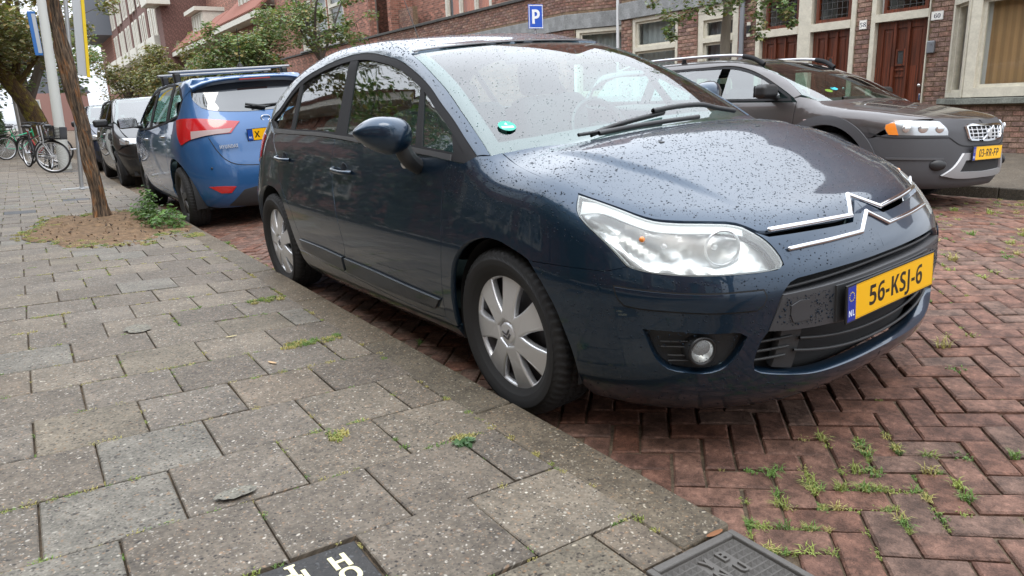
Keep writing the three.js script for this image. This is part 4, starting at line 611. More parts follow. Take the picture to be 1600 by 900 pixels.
  const cowl = part(car, 'cowl', panel(f, TOP, symLoop(TOP, [[...rev(C.hoodB)], [C.hoodB[0], [-0.2, 0.98, 0.7]], [[-0.2, 0.98, 0.7], [-0.15, 0.98, 0.5], [-0.10, 0.98, 0.2], [-0.09, 0.98, 0]]]), { off: -0.022, thick: 0, gap: -0.004, step: 0.05 }), black);
  // cabin
  const cabin = new THREE.Group(); cabin.name = 'cabin'; car.add(cabin);
  part(cabin, 'floor', box(-3.0, -0.2, 0.2, 0.26, -0.72, 0.72), deep); part(cabin, 'dashboard', (() => { const g = rbox(-0.72, -0.2, 0.62, 0.93, -0.68, 0.68, 0.06, 4); return g; })(), dash);
  for (const s of [-1, 1]) part(cabin, 'front_seat', [rot(rbox(-1.22, -1.04, 0.5, 1.12, 0.37 * s - 0.24, 0.37 * s + 0.24, 0.07, 4), -1.1, 0.55, 0.16), rbox(-1.2, -0.68, 0.42, 0.56, 0.37 * s - 0.25, 0.37 * s + 0.25, 0.06, 3), rot(rbox(-1.26, -1.16, 1.13, 1.31, 0.37 * s - 0.13, 0.37 * s + 0.13, 0.045, 4), -1.1, 0.6, 0.12)], seatCloth);
  part(cabin, 'rear_bench', [rbox(-2.2, -1.95, 0.45, 1.08, -0.62, 0.62, 0.08, 4), rbox(-2.1, -1.6, 0.4, 0.55, -0.62, 0.62, 0.06, 3), rbox(-2.2, -2.1, 1.06, 1.2, -0.5, -0.25, 0.04, 3), rbox(-2.2, -2.1, 1.06, 1.2, 0.25, 0.5, 0.04, 3)], seatCloth);
  part(cabin, 'steering_wheel', (() => { const g = new THREE.TorusGeometry(0.185, 0.016, 10, 40), h = new THREE.CylinderGeometry(0.06, 0.07, 0.05, 20); h.rotateX(Math.PI / 2); const sp = box(-0.17, 0.17, -0.02, 0.02, -0.012, 0.012); const m = merge([g, h, sp]); m.rotateY(Math.PI / 2); m.rotateZ(0.42); m.translate(-0.78, 0.9, -0.37); return m; })(), black);
  part(cabin, 'inside_mirror', rbox(-0.93, -0.9, 1.28, 1.34, -0.11, 0.11, 0.012, 3), black);
  part(cabin, 'bulkhead', [box(-0.2, -0.16, 0.2, 0.85, -0.7, 0.7), box(0.2, 0.74, 0.22, 0.62, -0.44, 0.44), box(-3.1, 0.7, 0.17, 0.2, -0.6, 0.6), box(-2.95, -2.9, 0.3, 0.9, -0.65, 0.65)], deep);
  part(cabin, 'headlining', panel(f, TOP, symLoop(TOP, [[[-1.05, 1.4, 0], [-1.05, 1.38, 0.45]], [[-1.05, 1.38, 0.45], [-2.6, 1.3, 0.48]], [[-2.6, 1.3, 0.48], [-2.7, 1.3, 0]]]), { off: -0.03, thick: 0, step: 0.15 }), std([0.3, 0.3, 0.29], 0.9));
  // wheel wells and wheels
  for (const s of [-1, 1]) for (const [x, r] of [[0.015, 0.365], [-2.575, 0.40]]) part(car, 'wheel_well', wellGeo(x, 0.31, r, 0.52 * s, 0.835 * s), deep);
  const wheel = makeWheel(0.317, 0.228, 0.20, 7, 'wide', silver, 0.35);
  wheel(car, 0.0, 0.316, 0.862, 1, 0.55); wheel(car, -2.608, 0.316, 0.862, 1, 1.25); wheel(car, 0.0, 0.316, -0.862, -1, 0.2); wheel(car, -2.608, 0.316, -0.862, -1, 0.9);
  // rain
  const drop = std([0.012, 0.02, 0.032], 0.06, 0, { ior: 1.33, specularIntensity: 0.8 }), glassDrop = std([0.5, 0.56, 0.56], 0.03, 0, { transmission: 0.75, thickness: 0, ior: 1.33 });
  beads(hood, f, TOP, hood2, 11000, [0.0008, 0.0034], drop);
  beads(hood, f, TOP, hood2, 110, [0.004, 0.0065], drop, { keep: (x, y, z) => x < 0.35 });
  beads(roof, f, TOP, roof2, 12000, [0.0011, 0.004], drop);
  beads(wing[0], f, UPSIDE, wing2, 900, [0.001, 0.003], drop, { keep: (x, y, z) => y > 0.74 - 0.1 * x });
  beads(bumper, f, CORNER, bump2, 1300, [0.001, 0.0032], drop, { keep: (x, y, z) => y > 0.42 || rnd() < 0.25 });
  beads(screen, f, TOP, ws2, 2600, [0.001, 0.0032], glassDrop, { off: -0.004 });
  beads(barP, f, FRONT, bar2, 500, [0.0012, 0.004], drop, { off: 0.005, keep: (x, y, z) => Math.abs(z) > 0.27 || y > 0.53 });
  wins.forEach(([n, w], i) => beads(strip[0], f, SIDE, w, [60, 380, 420, 120][i], [0.001, 0.003], glassDrop, { off: -0.009 }));
}

// ------------------------------------------------------------------ the other cars: same body surfaces, simpler cut
const { FontLoader } = await import('three/addons/loaders/FontLoader.js');
const { TextGeometry } = await import('three/addons/geometries/TextGeometry.js');
const bold = await new FontLoader().loadAsync('fonts/droid/droid_sans_bold.typeface.json');
function lettering(text, size, depth) { const g = new TextGeometry(text, { font: bold, size, depth, curveSegments: 4, bevelEnabled: false }); g.computeBoundingBox(); const b = g.boundingBox; g.translate(-(b.min.x + b.max.x) / 2, -(b.min.y + b.max.y) / 2, 0); return g; }
function shellCar(car, B, o) {
  const f = bodyField(B), wb = o.wb, W = o.paint, st = o.step ?? 0.06;
  const zOf = (x, y) => { let t = 1.15; while (f(x, y, t) > 0 && t > 0.02) t -= 0.01; return t; };
  const xOf = (y, z, dir = 1) => { let t = dir > 0 ? 1.6 : -(wb + 1.6); for (let k = 0; k < 200 && f(t, y, z) > 0; k++) t -= 0.015 * dir; let a = t, b = t + 0.015 * dir; for (let k = 0; k < 12; k++) { const m = (a + b) / 2; if (f(m, y, z) > 0) b = m; else a = m; } return a; };
  const yOf = (x, z) => { let t = 1.9; while (f(x, t, z) > 0 && t > 0) t -= 0.01; return t; };
  const E = (x, y) => [x, y, zOf(x, y)], TP = (x, z) => [x, yOf(x, z), z];
  const both = (name, geo, m, label) => [part(car, name, geo, m, label), part(car, name, mirrorZ(geo), m, label)];
  const mk = (ch, curves, opt = {}, sp) => panel(f, ch, loop(ch, curves, sp ?? 0.05), { step: st, gap: 0.003, start: Math.abs(ch.d.x) > 0.3 ? 4.2 : 1.9, far: Math.abs(ch.d.x) > 0.3 ? 5 : 3, ...opt });
  const mkSym = (ch, curves, opt = {}) => panel(f, ch, symLoop(ch, curves, 0.05), { step: st, gap: 0.003, start: Math.abs(ch.d.x) > 0.3 ? 4.2 : 1.9, far: Math.abs(ch.d.x) > 0.3 ? 5 : 3, ...opt });
  const { belt, top, seams, hoodEdge, sill, wsTopX, rearTop } = o, beltY = pch([belt.map(p => p[0]), belt.map(p => p[1])]), topY = pch([top.map(p => p[0]), top.map(p => p[1])]);
  const arch = (cx, r, cy = 0.32) => { const a = []; for (let k = 0; k <= 14; k++) { const t = Math.PI * (1.06 - 1.12 * k / 14); a.push([cx + Math.cos(t) * r, cy + Math.sin(t) * r * 1.03]); } return a.map(([x, y]) => E(x, Math.max(y, 0.22))); };
  const aF = arch(0, o.archF), aR = arch(-wb, o.archR), foot = top[top.length - 1], tail = top[0];
  const footE = E(foot[0], foot[1]), wsE = [foot[0] + 0.05, foot[1] + 0.005, zOf(foot[0], foot[1]) - 0.035];
  const topE = top.map(p => E(...p));
  const wsSide = [wsE, ...[0.25, 0.5, 0.75].map(t => { const x = lerp(wsE[0], wsTopX, t), y = topY(x - 0.10) + 0.035; return [x, y, zOf(x - 0.1, topY(x - 0.1)) - 0.045]; }), [wsTopX, yOf(wsTopX, 0.5), o.wsTopZ ?? 0.55]];
  const wsTop = [wsSide[4], TP(wsTopX + 0.03, 0.25), TP(wsTopX + 0.045, 0)], cowl = [TP(o.cowlX, 0), TP(o.cowlX - 0.02, 0.3), TP(lerp(o.cowlX, hoodEdge[0][0], 0.5), 0.58), TP(...hoodEdge[0])];
  const hE = hoodEdge.map(p => TP(...p)), hF = o.hoodFront.map(p => TP(...p));
  const hood = part(car, 'hood', mkSym(TOP, [cowl, hE, hF]), W);
  part(car, 'windscreen', mkSym(TOP, [rev(wsTop), rev(wsSide), [wsE, TP(...hoodEdge[0])], rev(cowl)], { off: -0.005, thick: 0 }), glassTint);
  part(car, 'screen_border', panel(f, TOP, symLoop(TOP, [rev(wsTop), rev(wsSide), [wsE, TP(...hoodEdge[0])], rev(cowl)], 0.05), { off: -0.012, thick: 0, step: 0.1, hole: inset2(symLoop(TOP, [rev(wsTop), rev(wsSide), [wsE, TP(...hoodEdge[0])], rev(cowl)], 0.05), 0.055) }), black);
  const rearEdge = [TP(rearTop[0], 0), TP(rearTop[0] + 0.01, 0.3), TP(rearTop[0] + 0.04, 0.48), topE[0]];
  const roof = part(car, 'roof', mkSym(TOP, [rearEdge, topE, [footE, wsE], wsSide, wsTop], { gap: 0.001 }), W);
  const wing = both('front_wing', mk(UPSIDE, [hE, [hE[hE.length - 1], E(o.archF * 0.98, 0.64)], rev(aF.slice(0, 11)), [aF[0], E(seams[0], sill)], [E(seams[0], sill), E(seams[0], 0.6), E(seams[0], beltY(seams[0]))], [E(seams[0], beltY(seams[0])), footE], [footE, wsE], [wsE, hE[0]]]), W);
  const door = (name, xa, xb) => both(name, mk(SIDE, [[E(xa, sill), E(xb, sill)], [E(xb, sill), E(xb, beltY(xb))], [E(xb, beltY(xb)), E((xa + xb) / 2, beltY((xa + xb) / 2)), E(xa, beltY(xa))], [E(xa, beltY(xa)), E(xa, sill)]]), W);
  const fd = door('front_door', seams[1], seams[0]), rdx = -wb + o.archR * 0.9;
  const rdCurve = [E(seams[2], beltY(seams[2])), E(seams[2], beltY(seams[2]) - 0.15), ...aR.slice(7, 14).map(p => E(p[0] + 0.05, p[1] + 0.05)).filter(p => p[0] > seams[2] + 0.03)];
  const rd = both('rear_door', mk(SIDE, [[E(rdx + 0.08, sill), E(seams[1], sill)], [E(seams[1], sill), E(seams[1], beltY(seams[1]))], [E(seams[1], beltY(seams[1])), E(seams[2], beltY(seams[2]))], rdCurve, [rdCurve[rdCurve.length - 1], E(rdx + 0.08, sill)]]), W);
  both('sill', mk(SIDE, [[E(-wb + o.archR, sill), E(-o.archF, sill)], [E(-o.archF, sill), E(-o.archF, 0.2)], [E(-o.archF, 0.2), E(-wb + o.archR, 0.2)], [E(-wb + o.archR, 0.2), E(-wb + o.archR, sill)]]), o.sillMat ?? W);
  // windows
  const win = (bx0, tx0, bx1, tx1, inn = 0.02) => { const u = [], l = []; for (let k = 0; k <= 8; k++) { const x = lerp(tx0, tx1, k / 8), b = lerp(bx0, bx1, k / 8); u.push(E(x, Math.max(topY(x) - inn, beltY(b) + 0.004))); l.push(E(b, beltY(b) + 0.012)); } return [u, [u[8], l[8]], rev(l), [l[0], u[0]]]; };
  for (const [n, ...w] of o.windows) both(n, mk(SIDE, win(...w), { off: -0.008, thick: 0, gap: 0 }), glassTint);
  both('window_trim', panel(f, SIDE, loop(SIDE, win(tail[0] + 0.02, tail[0] + 0.02, foot[0] - 0.02, foot[0] - 0.05, -0.004), 0.05), { off: -0.003, thick: 0.012, gap: 0, step: 0.08, hole: inset2(loop(SIDE, win(tail[0] + 0.02, tail[0] + 0.02, foot[0] - 0.02, foot[0] - 0.05, -0.004), 0.05), 0.022) }), trim);
  (o.pillars ?? []).forEach(w => both('pillar_cover', mk(SIDE, win(...w, 0.01), { off: -0.004, gap: 0 }), trim));
  // nose and tail
  const cz = (y, d) => [xOf(y, 0, d), y, 0], bF = o.bottomF ?? 0.19, hEnd = hE[hE.length - 1];
  const nose = mk(CORNER, [[E(o.archF * 0.98, 0.64), hEnd], [hEnd, ...hF.slice(1)], [hF[hF.length - 1], ...[0.62, 0.56, 0.5, 0.43, 0.36, 0.3, bF].map(y => cz(y, 1))], [cz(bF, 1), [xOf(bF, 0.45), bF, 0.45], [o.archF + 0.1, bF, 0.75], aF[14]], [aF[14], aF[13], aF[12], aF[11], aF[10], E(o.archF * 0.98, 0.64)]], { gap: 0, snap: 0.012 });
  part(car, 'front_bumper', merge([nose, mirrorZ(nose)]), o.noseMat ?? W);
  const tailP = mk(REARC, [rdCurve, [rdCurve[rdCurve.length - 1], ...rev(aR.slice(0, 13))], [aR[0], [-wb - o.archR - 0.12, 0.21, 0.62], cz(0.2, -1)], [0.2, 0.3, 0.4, 0.5, 0.6, 0.7, 0.8, 0.9, 1.0, o.tailTop].filter((y, i, a) => i === a.length - 1 || y < o.tailTop - 0.05).map(y => cz(y, -1)), [cz(o.tailTop, -1), [rearTop[0], o.tailTop, 0.5], topE[0]], [topE[0], E(tail[0] + 0.02, beltY(tail[0])), E(seams[2], beltY(seams[2]))]], { gap: 0, snap: 0.012 });
  part(car, 'rear_body', merge([tailP, mirrorZ(tailP)]), W);
  // running gear and cabin
  for (const s of [-1, 1]) for (const [x, r] of [[0, o.archF + 0.01], [-wb, o.archR + 0.01]]) part(car, 'wheel_well', wellGeo(x, 0.32, r, 0.5 * s, (B.half - 0.075) * s), deep);
  const wheel = makeWheel(o.R, o.rim, 0.21, o.spokes ?? 5, 'thin', o.rimMat ?? silver); for (const s of [1, -1]) for (const x of [0, -wb]) wheel(car, x, o.R, (B.half - 0.025) * s, s, rr(0, 6));
  const cab = new THREE.Group(); cab.name = 'cabin'; car.add(cab); const len = wb;
  part(cab, 'floor', box(-len - 0.4, 0.6, 0.2, 0.27, -0.68, 0.68), deep); part(cab, 'dashboard', rbox(o.cowlX - 0.55, o.cowlX - 0.02, 0.6, beltY(seams[0]) - 0.01, -0.66, 0.66, 0.06, 3), dash);
  for (const s of [-1, 1]) part(cab, 'front_seat', [rbox(seams[1] - 0.1, seams[1] + 0.08, 0.5, 1.12, 0.37 * s - 0.23, 0.37 * s + 0.23, 0.06, 3), rbox(seams[1], seams[1] + 0.5, 0.42, 0.58, 0.37 * s - 0.24, 0.37 * s + 0.24, 0.06, 3), rbox(seams[1] - 0.12, seams[1] - 0.02, 1.1, 1.3, 0.37 * s - 0.13, 0.37 * s + 0.13, 0.04, 3)], seatCloth);
  part(cab, 'rear_bench', [rbox(seams[2] + 0.05, seams[2] + 0.25, 0.45, 1.1, -0.6, 0.6, 0.07, 3), rbox(seams[2] + 0.05, seams[2] + 0.1, 1.08, 1.22, -0.5, -0.25, 0.02, 2), rbox(seams[2] + 0.05, seams[2] + 0.1, 1.08, 1.22, 0.25, 0.5, 0.02, 2)], seatCloth);
  part(cab, 'bulkhead', [box(-0.3, -0.25, 0.2, 0.8, -0.6, 0.6), box(0.3, 0.55, 0.25, 0.6, -0.5, 0.5), box(-len - 0.45, -len - 0.4, 0.3, 0.85, -0.6, 0.6)], deep);
  const mirror = (x, y, dz = 0.12, m = W) => { for (const s of [1, -1]) { const z = zOf(x, y - 0.05), g = rbox(-0.075, 0.055, -0.065, 0.065, -dz, dz, 0.045, 5), h = V(x, y, (z + dz + 0.035)); g.translate(h.x, h.y, h.z); const stalk = cyl([x + 0.01, y - 0.06, z - 0.01], [x, y - 0.045, h.z - dz * 0.6], 0.024, 0.02, 10), face = rbox(-0.079, -0.074, -0.052, 0.052, -dz + 0.015, dz - 0.015, 0.002, 2); face.translate(h.x, h.y, h.z); const mm = q => s < 0 ? mirrorZ(q) : q; const p = part(car, 'door_mirror', mm(g), m); part(p, 'mirror_stalk', mm(stalk), black); part(p, 'mirror_glass', mm(face), chrome); } };
  const handle = (d, x, y, m = W) => d.forEach((p, k) => { const z = Math.max(zOf(x, y), zOf(x + 0.18, y)), g = tube([[x, y, z - 0.002], [x + 0.02, y, z + 0.022], [x + 0.09, y, z + 0.028], [x + 0.16, y, z + 0.022], [x + 0.18, y, z - 0.002]], 0.012, 16, 8); part(p, 'door_handle', k ? mirrorZ(g) : g, m); });
  return { f, E, TP, both, mk, mkSym, xOf, zOf, yOf, mirror, handle, fd, rd, roof, hood, wing, aF, aR, beltY };
}
// ---- dark grey-brown estate across the street
{
  const B = { half: 0.93, Wy: [[.1, .2, .3, .45, .6, .75, .85, .95, 1.02, 1.1, 1.2, 1.3, 1.4, 1.48, 1.56], [.76, .84, .90, .925, .93, .925, .91, .885, .855, .815, .765, .71, .65, .575, .45]], Px: [[-3.9, -3.4, -2.8, -2, -1, 0, .4, .9], [.95, .97, .99, 1, 1, .985, .975, .96]],
    xf: [[.1, .18, .25, .35, .5, .65, .75, .82, .9, 1.0], [.80, .87, .905, .925, .93, .92, .90, .87, .78, .65]], xr: [[.1, .2, .3, .45, .6, .75, .9, 1.05, 1.2, 1.35, 1.45, 1.55], [-3.72, -3.78, -3.8, -3.8, -3.79, -3.77, -3.74, -3.7, -3.6, -3.47, -3.4, -3.35]],
    hc: [[-.9, -.5, -.1, .2, .5, .7, .85, 1.0], [1.06, 1.02, .972, .935, .885, .838, .785, .68]], rc: [[-3.8, -3.4, -3.0, -2.4, -1.8, -1.4, -1.1, -.8], [1.35, 1.39, 1.42, 1.44, 1.445, 1.435, 1.405, 1.33]], S: [.02, .962, .425, .3, .045, 2.75, .05, .03, .06, .2, .0], xcr: -3.1, rn: 3.5, xc: .1 };
  const car = thing('estate_car', 'dark grey-brown estate car with roof rails and black bumper across the street', 'car', [-1.65, 0.02, -4.55]);
  car.rotation.order = 'YXZ'; car.rotation.set(-0.03, 0, 0);
  const pt = paint([0.07, 0.061, 0.060], { metalness: 0.6 }), dk = std([0.055, 0.055, 0.06], 0.5);
  const k = shellCar(car, B, { wb: 2.763, R: 0.345, rim: 0.225, archF: 0.42, archR: 0.43, paint: pt, noseMat: dk, sillMat: dk, sill: 0.34, rimMat: silver, spokes: 5,
    belt: [[-3.4, 1.0], [-2.5, 0.985], [-1.2, 0.972], [-0.3, 0.955]], top: [[-3.35, 1.18], [-3.15, 1.28], [-2.4, 1.322], [-1.6, 1.332], [-1.2, 1.32], [-0.95, 1.272], [-0.6, 1.11], [-0.36, 0.985]],
    seams: [-0.32, -1.26, -2.35], hoodEdge: [[-0.16, 0.78], [0.2, 0.765], [0.55, 0.70], [0.76, 0.56]], hoodFront: [[0.76, 0.56], [0.82, 0.36], [0.84, 0.2], [0.845, 0]], cowlX: -0.02, wsTopX: -1.02, wsTopZ: 0.56, rearTop: [-3.36], tailTop: 1.12,
    windows: [['front_door_glass', -1.20, -1.225, -0.45, -0.62], ['rear_door_glass', -2.2, -2.2, -1.34, -1.34], ['rear_side_glass', -3.2, -3.1, -2.36, -2.36]], pillars: [[-2.35, -2.35, -2.21, -2.21]], bottomF: 0.22 });
  k.mirror(-0.55, 1.055, 0.115, black); k.handle(k.fd, -1.16, 0.86); k.handle(k.rd, -2.2, 0.87);
  for (const s of [-1, 1]) { const g = tube([[-3.0, 1.38, 0.60 * s], [-2.6, 1.448, 0.612 * s], [-1.9, 1.458, 0.62 * s], [-1.3, 1.443, 0.62 * s], [-1.12, 1.425, 0.618 * s]], 0.016, 40, 8), p = part(car, 'roof_rail', g, std([0.55, 0.56, 0.58], 0.32, 0.9)); part(p, 'rail_foot', tube([[-1.14, 1.424, 0.618 * s], [-1.02, 1.395, 0.615 * s], [-0.9, 1.33, 0.6 * s]], 0.024, 10, 8), trim); part(p, 'rail_foot', cyl([-1.95, 1.39, 0.60 * s], [-1.93, 1.448, 0.618 * s], 0.03, 0.02, 10), trim); }
  // wide dark wheel arch lips
  for (const [cx, r] of [[0, 0.42], [-2.763, 0.43]]) { const o = [], i = []; for (let j = 0; j <= 16; j++) { const t = Math.PI * (1.04 - 1.08 * j / 16); o.push([cx + Math.cos(t) * (r + 0.075), Math.max(0.24, 0.32 + Math.sin(t) * (r + 0.075) * 1.03), 0.9]); i.push([cx + Math.cos(t) * r, Math.max(0.24, 0.32 + Math.sin(t) * r * 1.03), 0.9]); } k.both('arch_lip', panel(k.f, SIDE, loop(SIDE, [o, [o[16], i[16]], rev(i), [i[0], o[0]]], 0.05), { off: 0.018, thick: 0.045, gap: 0, step: 0.05 }), dk); }
  const lampO = [[[0.515, 0.752, 0.85], [0.575, 0.775, 0.82], [0.70, 0.778, 0.69], [0.80, 0.77, 0.56]], [[0.80, 0.77, 0.56], [0.855, 0.70, 0.515], [0.865, 0.66, 0.52]], [[0.865, 0.66, 0.52], [0.72, 0.662, 0.70], [0.55, 0.668, 0.85]], [[0.55, 0.668, 0.85], [0.52, 0.72, 0.86], [0.515, 0.752, 0.85]]];
  const amb = [[[0.515, 0.752, 0.85], [0.575, 0.775, 0.82]], [[0.575, 0.775, 0.82], [0.60, 0.72, 0.82], [0.625, 0.664, 0.82]], [[0.625, 0.664, 0.82], [0.55, 0.668, 0.85]], [[0.55, 0.668, 0.85], [0.52, 0.72, 0.86], [0.515, 0.752, 0.85]]];
  const lamps = k.both('headlight', k.mk(CORNER, lampO, { off: 0.004, gap: 0, step: 0.03 }, 0.03), std([0.42, 0.43, 0.44], 0.2, 0.7, { clearcoat: 1 }), 'clear headlight with orange outer corner');
  const ell = (x, y, z, r) => { const g = new THREE.SphereGeometry(r, 16, 10); g.scale(0.35, 1, 1); g.rotateY(-0.6); g.translate(x, y, z); return g; };
  lamps.forEach((p, j) => { const mm = g => j ? mirrorZ(g) : g; part(p, 'indicator', mm(k.mk(CORNER, amb, { off: 0.008, gap: 0.003, step: 0.03 }, 0.03)), amber); for (const [x, y, z, r] of [[0.655, 0.72, 0.775, 0.036], [0.745, 0.72, 0.69, 0.043], [0.825, 0.715, 0.585, 0.036]]) part(p, 'lamp_lens', mm(ell(x - 0.005, y, z - 0.004, r)), std([0.8, 0.81, 0.82], 0.12, 0.85, { clearcoat: 1 })); });
  // grille with chrome frame, bars, diagonal strip and badge
  const gr2 = symLoop(FRONT, [[[0.9, 0.735, 0], [0.9, 0.735, 0.29], [0.9, 0.725, 0.315]], [[0.9, 0.725, 0.315], [0.9, 0.63, 0.285], [0.9, 0.61, 0.26]], [[0.9, 0.61, 0.26], [0.9, 0.598, 0]]], 0.03);
  const gP = (o) => panel(k.f, FRONT, gr2, { start: 1.5, far: 2, gap: 0, step: 0.05, ...o });
  const grille = part(car, 'grille', gP({ off: 0.004, thick: 0 }), deep); part(grille, 'grille_frame', gP({ off: 0.02, thick: 0.02, hole: inset2(gr2, 0.016) }), chrome);
  const fx = (y, z, d) => [k.xOf(y, z) + d, y, z];
  for (let z = -0.24; z <= 0.241; z += 0.08) part(grille, 'grille_bar', tube([0, 0.5, 1].map(t => fx(lerp(0.612, 0.722, t), z * (1 - 0.08 * (1 - t)), 0.012)), 0.006, 4, 5), silver);
  for (const y of [0.638, 0.668, 0.698]) part(grille, 'grille_bar', tube([-1, -0.5, 0, 0.5, 1].map(t => fx(y, t * 0.285, 0.012)), 0.006, 10, 5), silver);
  part(grille, 'diagonal_strip', tube([fx(0.61, 0.115, 0.028), fx(0.667, 0, 0.028), fx(0.724, -0.115, 0.028)], 0.009, 6, 6), chrome); part(grille, 'badge', (() => { const g = new THREE.CylinderGeometry(0.034, 0.034, 0.014, 24); g.rotateZ(Math.PI / 2); g.translate(k.xOf(0.667, 0) + 0.034, 0.667, 0); return g; })(), silver);
  // skid plate and fog lamps
  const sk = symLoop(FRONT, [[[0.92, 0.51, 0], [0.92, 0.51, 0.34]], [[0.92, 0.51, 0.34], [0.9, 0.40, 0.43], [0.87, 0.335, 0.53]], [[0.87, 0.335, 0.53], [0.9, 0.31, 0.40], [0.92, 0.30, 0.2], [0.92, 0.30, 0]]], 0.04), hole = symLoop(FRONT, [[[0.92, 0.452, 0], [0.92, 0.452, 0.31]], [[0.92, 0.452, 0.31], [0.92, 0.36, 0.36]], [[0.92, 0.36, 0.36], [0.92, 0.35, 0]]], 0.05);
  part(car, 'skid_plate', panel(k.f, FRONT, sk, { start: 1.5, far: 2, off: 0.02, thick: 0.03, gap: 0, step: 0.05, hole }), std([0.36, 0.36, 0.37], 0.45, 0.5)); part(car, 'air_intake', panel(k.f, FRONT, inset2(hole, -0.012), { start: 1.5, far: 2, off: 0.006, thick: 0, gap: 0, step: 0.08 }), deep);
  k.both('fog_lamp', (() => { const g = new THREE.SphereGeometry(0.06, 18, 12); g.scale(0.4, 0.75, 1.15); g.rotateY(-0.75); g.translate(0.835, 0.42, 0.58); return g; })(), black);
  part(car, 'bumper_crease', k.mk(CORNER, [[[0.545, 0.487, 0.85], [0.72, 0.482, 0.71], [0.86, 0.478, 0.54]], [[0.86, 0.478, 0.54], [0.86, 0.462, 0.54]], [[0.86, 0.462, 0.54], [0.72, 0.465, 0.71], [0.545, 0.469, 0.85]], [[0.545, 0.469, 0.85], [0.545, 0.487, 0.85]]], { off: 0.010, gap: 0, step: 0.04 }, 0.03), std([0.075, 0.075, 0.08], 0.4));
  const upper = k.mk(CORNER, [[[0.40, 0.69, 0.89], [0.52, 0.655, 0.85], [0.7, 0.647, 0.72], [0.87, 0.645, 0.5]], [[0.87, 0.645, 0.5], [0.9, 0.58, 0.36], [0.93, 0.57, 0.0]], [[0.93, 0.57, 0], [0.93, 0.56, 0]], [[0.93, 0.56, 0], [0.9, 0.572, 0.36], [0.868, 0.637, 0.5]], [[0.868, 0.637, 0.5], [0.7, 0.639, 0.72], [0.52, 0.647, 0.85], [0.40, 0.68, 0.89]], [[0.40, 0.68, 0.89], [0.40, 0.69, 0.89]]], { off: 0.003, gap: 0, step: 0.05 }, 0.03);
  k.both('bumper_seam', upper, deep);
  k.both('side_repeater', (() => { const g = rbox(-0.03, 0.03, -0.012, 0.012, 0, 0.012, 0.006, 3); g.translate(-0.19, 0.79, k.zOf(-0.19, 0.79) - 0.002); return g; })(), whiteLens);
  numberPlate(car, '03-RR-FP', [0.957, 0.505, 0], Math.PI / 2, 0);
  for (const [c, z] of [[0xd9d24a, 0.50], [0x1f9fb0, 0.42]]) { const g = new THREE.CircleGeometry(0.036, 20); const p = part(car, 'windscreen_sticker', g, std(c, 0.5)); const P = V(-0.245, k.yOf(-0.245, z) - 0.004, z); p.position.copy(P); p.lookAt(P.clone().add(V(0.38, 0.9, 0.12)).applyMatrix4(new THREE.Matrix4())); p.quaternion.setFromUnitVectors(V(0, 0, 1), V(0.36, 0.92, 0.15).normalize()); }
  part(car, 'wiper', tube([[-0.1, 0.985, 0.5], [-0.12, 0.99, 0.2], [-0.12, 0.992, -0.1]], 0.011, 12, 6), black);
}
// ---- blue high-roofed hatchback behind, seen from the rear
function highHatch(car, pt, rimMat) {
  const B = { half: 0.8825, Wy: [[.1, .2, .3, .45, .6, .75, .85, .95, 1.05, 1.15, 1.25, 1.35, 1.45, 1.52, 1.62], [.74, .80, .845, .87, .88, .878, .868, .845, .81, .775, .735, .69, .64, .59, .50]], Px: [[-3.4, -3.0, -2.6, -2, -1, 0, .4, .9], [.96, .975, .99, 1, 1, .985, .97, .95]],
    xf: [[.1, .2, .35, .5, .65, .75, .85, .95], [.70, .79, .83, .835, .82, .78, .70, .6]], xr: [[.1, .2, .3, .45, .6, .75, .9, 1.05, 1.2, 1.35, 1.45, 1.55, 1.65], [-3.12, -3.2, -3.25, -3.27, -3.26, -3.22, -3.18, -3.12, -3.02, -2.92, -2.87, -2.86, -2.86]],
    hc: [[-.8, -.4, 0, .3, .6, .8], [1.12, 1.06, .98, .9, .81, .72]], rc: [[-3.4, -2.95, -2.7, -2.2, -1.6, -1.2, -.8, -.4], [1.50, 1.57, 1.60, 1.63, 1.64, 1.62, 1.54, 1.37]], S: [.30, 1.0, .5, .3, .05, 2.6, .1, .03, .07, .16, .02], xcr: -2.5, rn: 3.2 };
  return shellCar(car, B, { wb: 2.615, R: 0.317, rim: 0.215, archF: 0.385, archR: 0.395, paint: pt, sill: 0.33, spokes: 5, rimMat,
    belt: [[-2.75, 1.13], [-2.0, 1.055], [-1.2, 1.01], [-0.2, 0.985]], top: [[-2.72, 1.30], [-2.55, 1.42], [-2.1, 1.472], [-1.4, 1.48], [-0.95, 1.44], [-0.5, 1.30], [-0.12, 1.06]],
    seams: [-0.12, -1.12, -2.3], hoodEdge: [[0.02, 0.73], [0.3, 0.70], [0.55, 0.63], [0.68, 0.52]], hoodFront: [[0.68, 0.52], [0.73, 0.3], [0.745, 0]], cowlX: 0.22, wsTopX: -0.78, wsTopZ: 0.56, rearTop: [-2.86], tailTop: 1.46,
    windows: [['front_door_glass', -1.05, -1.1, -0.3, -0.5], ['rear_door_glass', -2.15, -2.08, -1.2, -1.23], ['rear_side_glass', -2.6, -2.5, -2.27, -2.2]], pillars: [[-1.21, -1.24, -1.04, -1.09], [-2.28, -2.21, -2.14, -2.07]] });
}
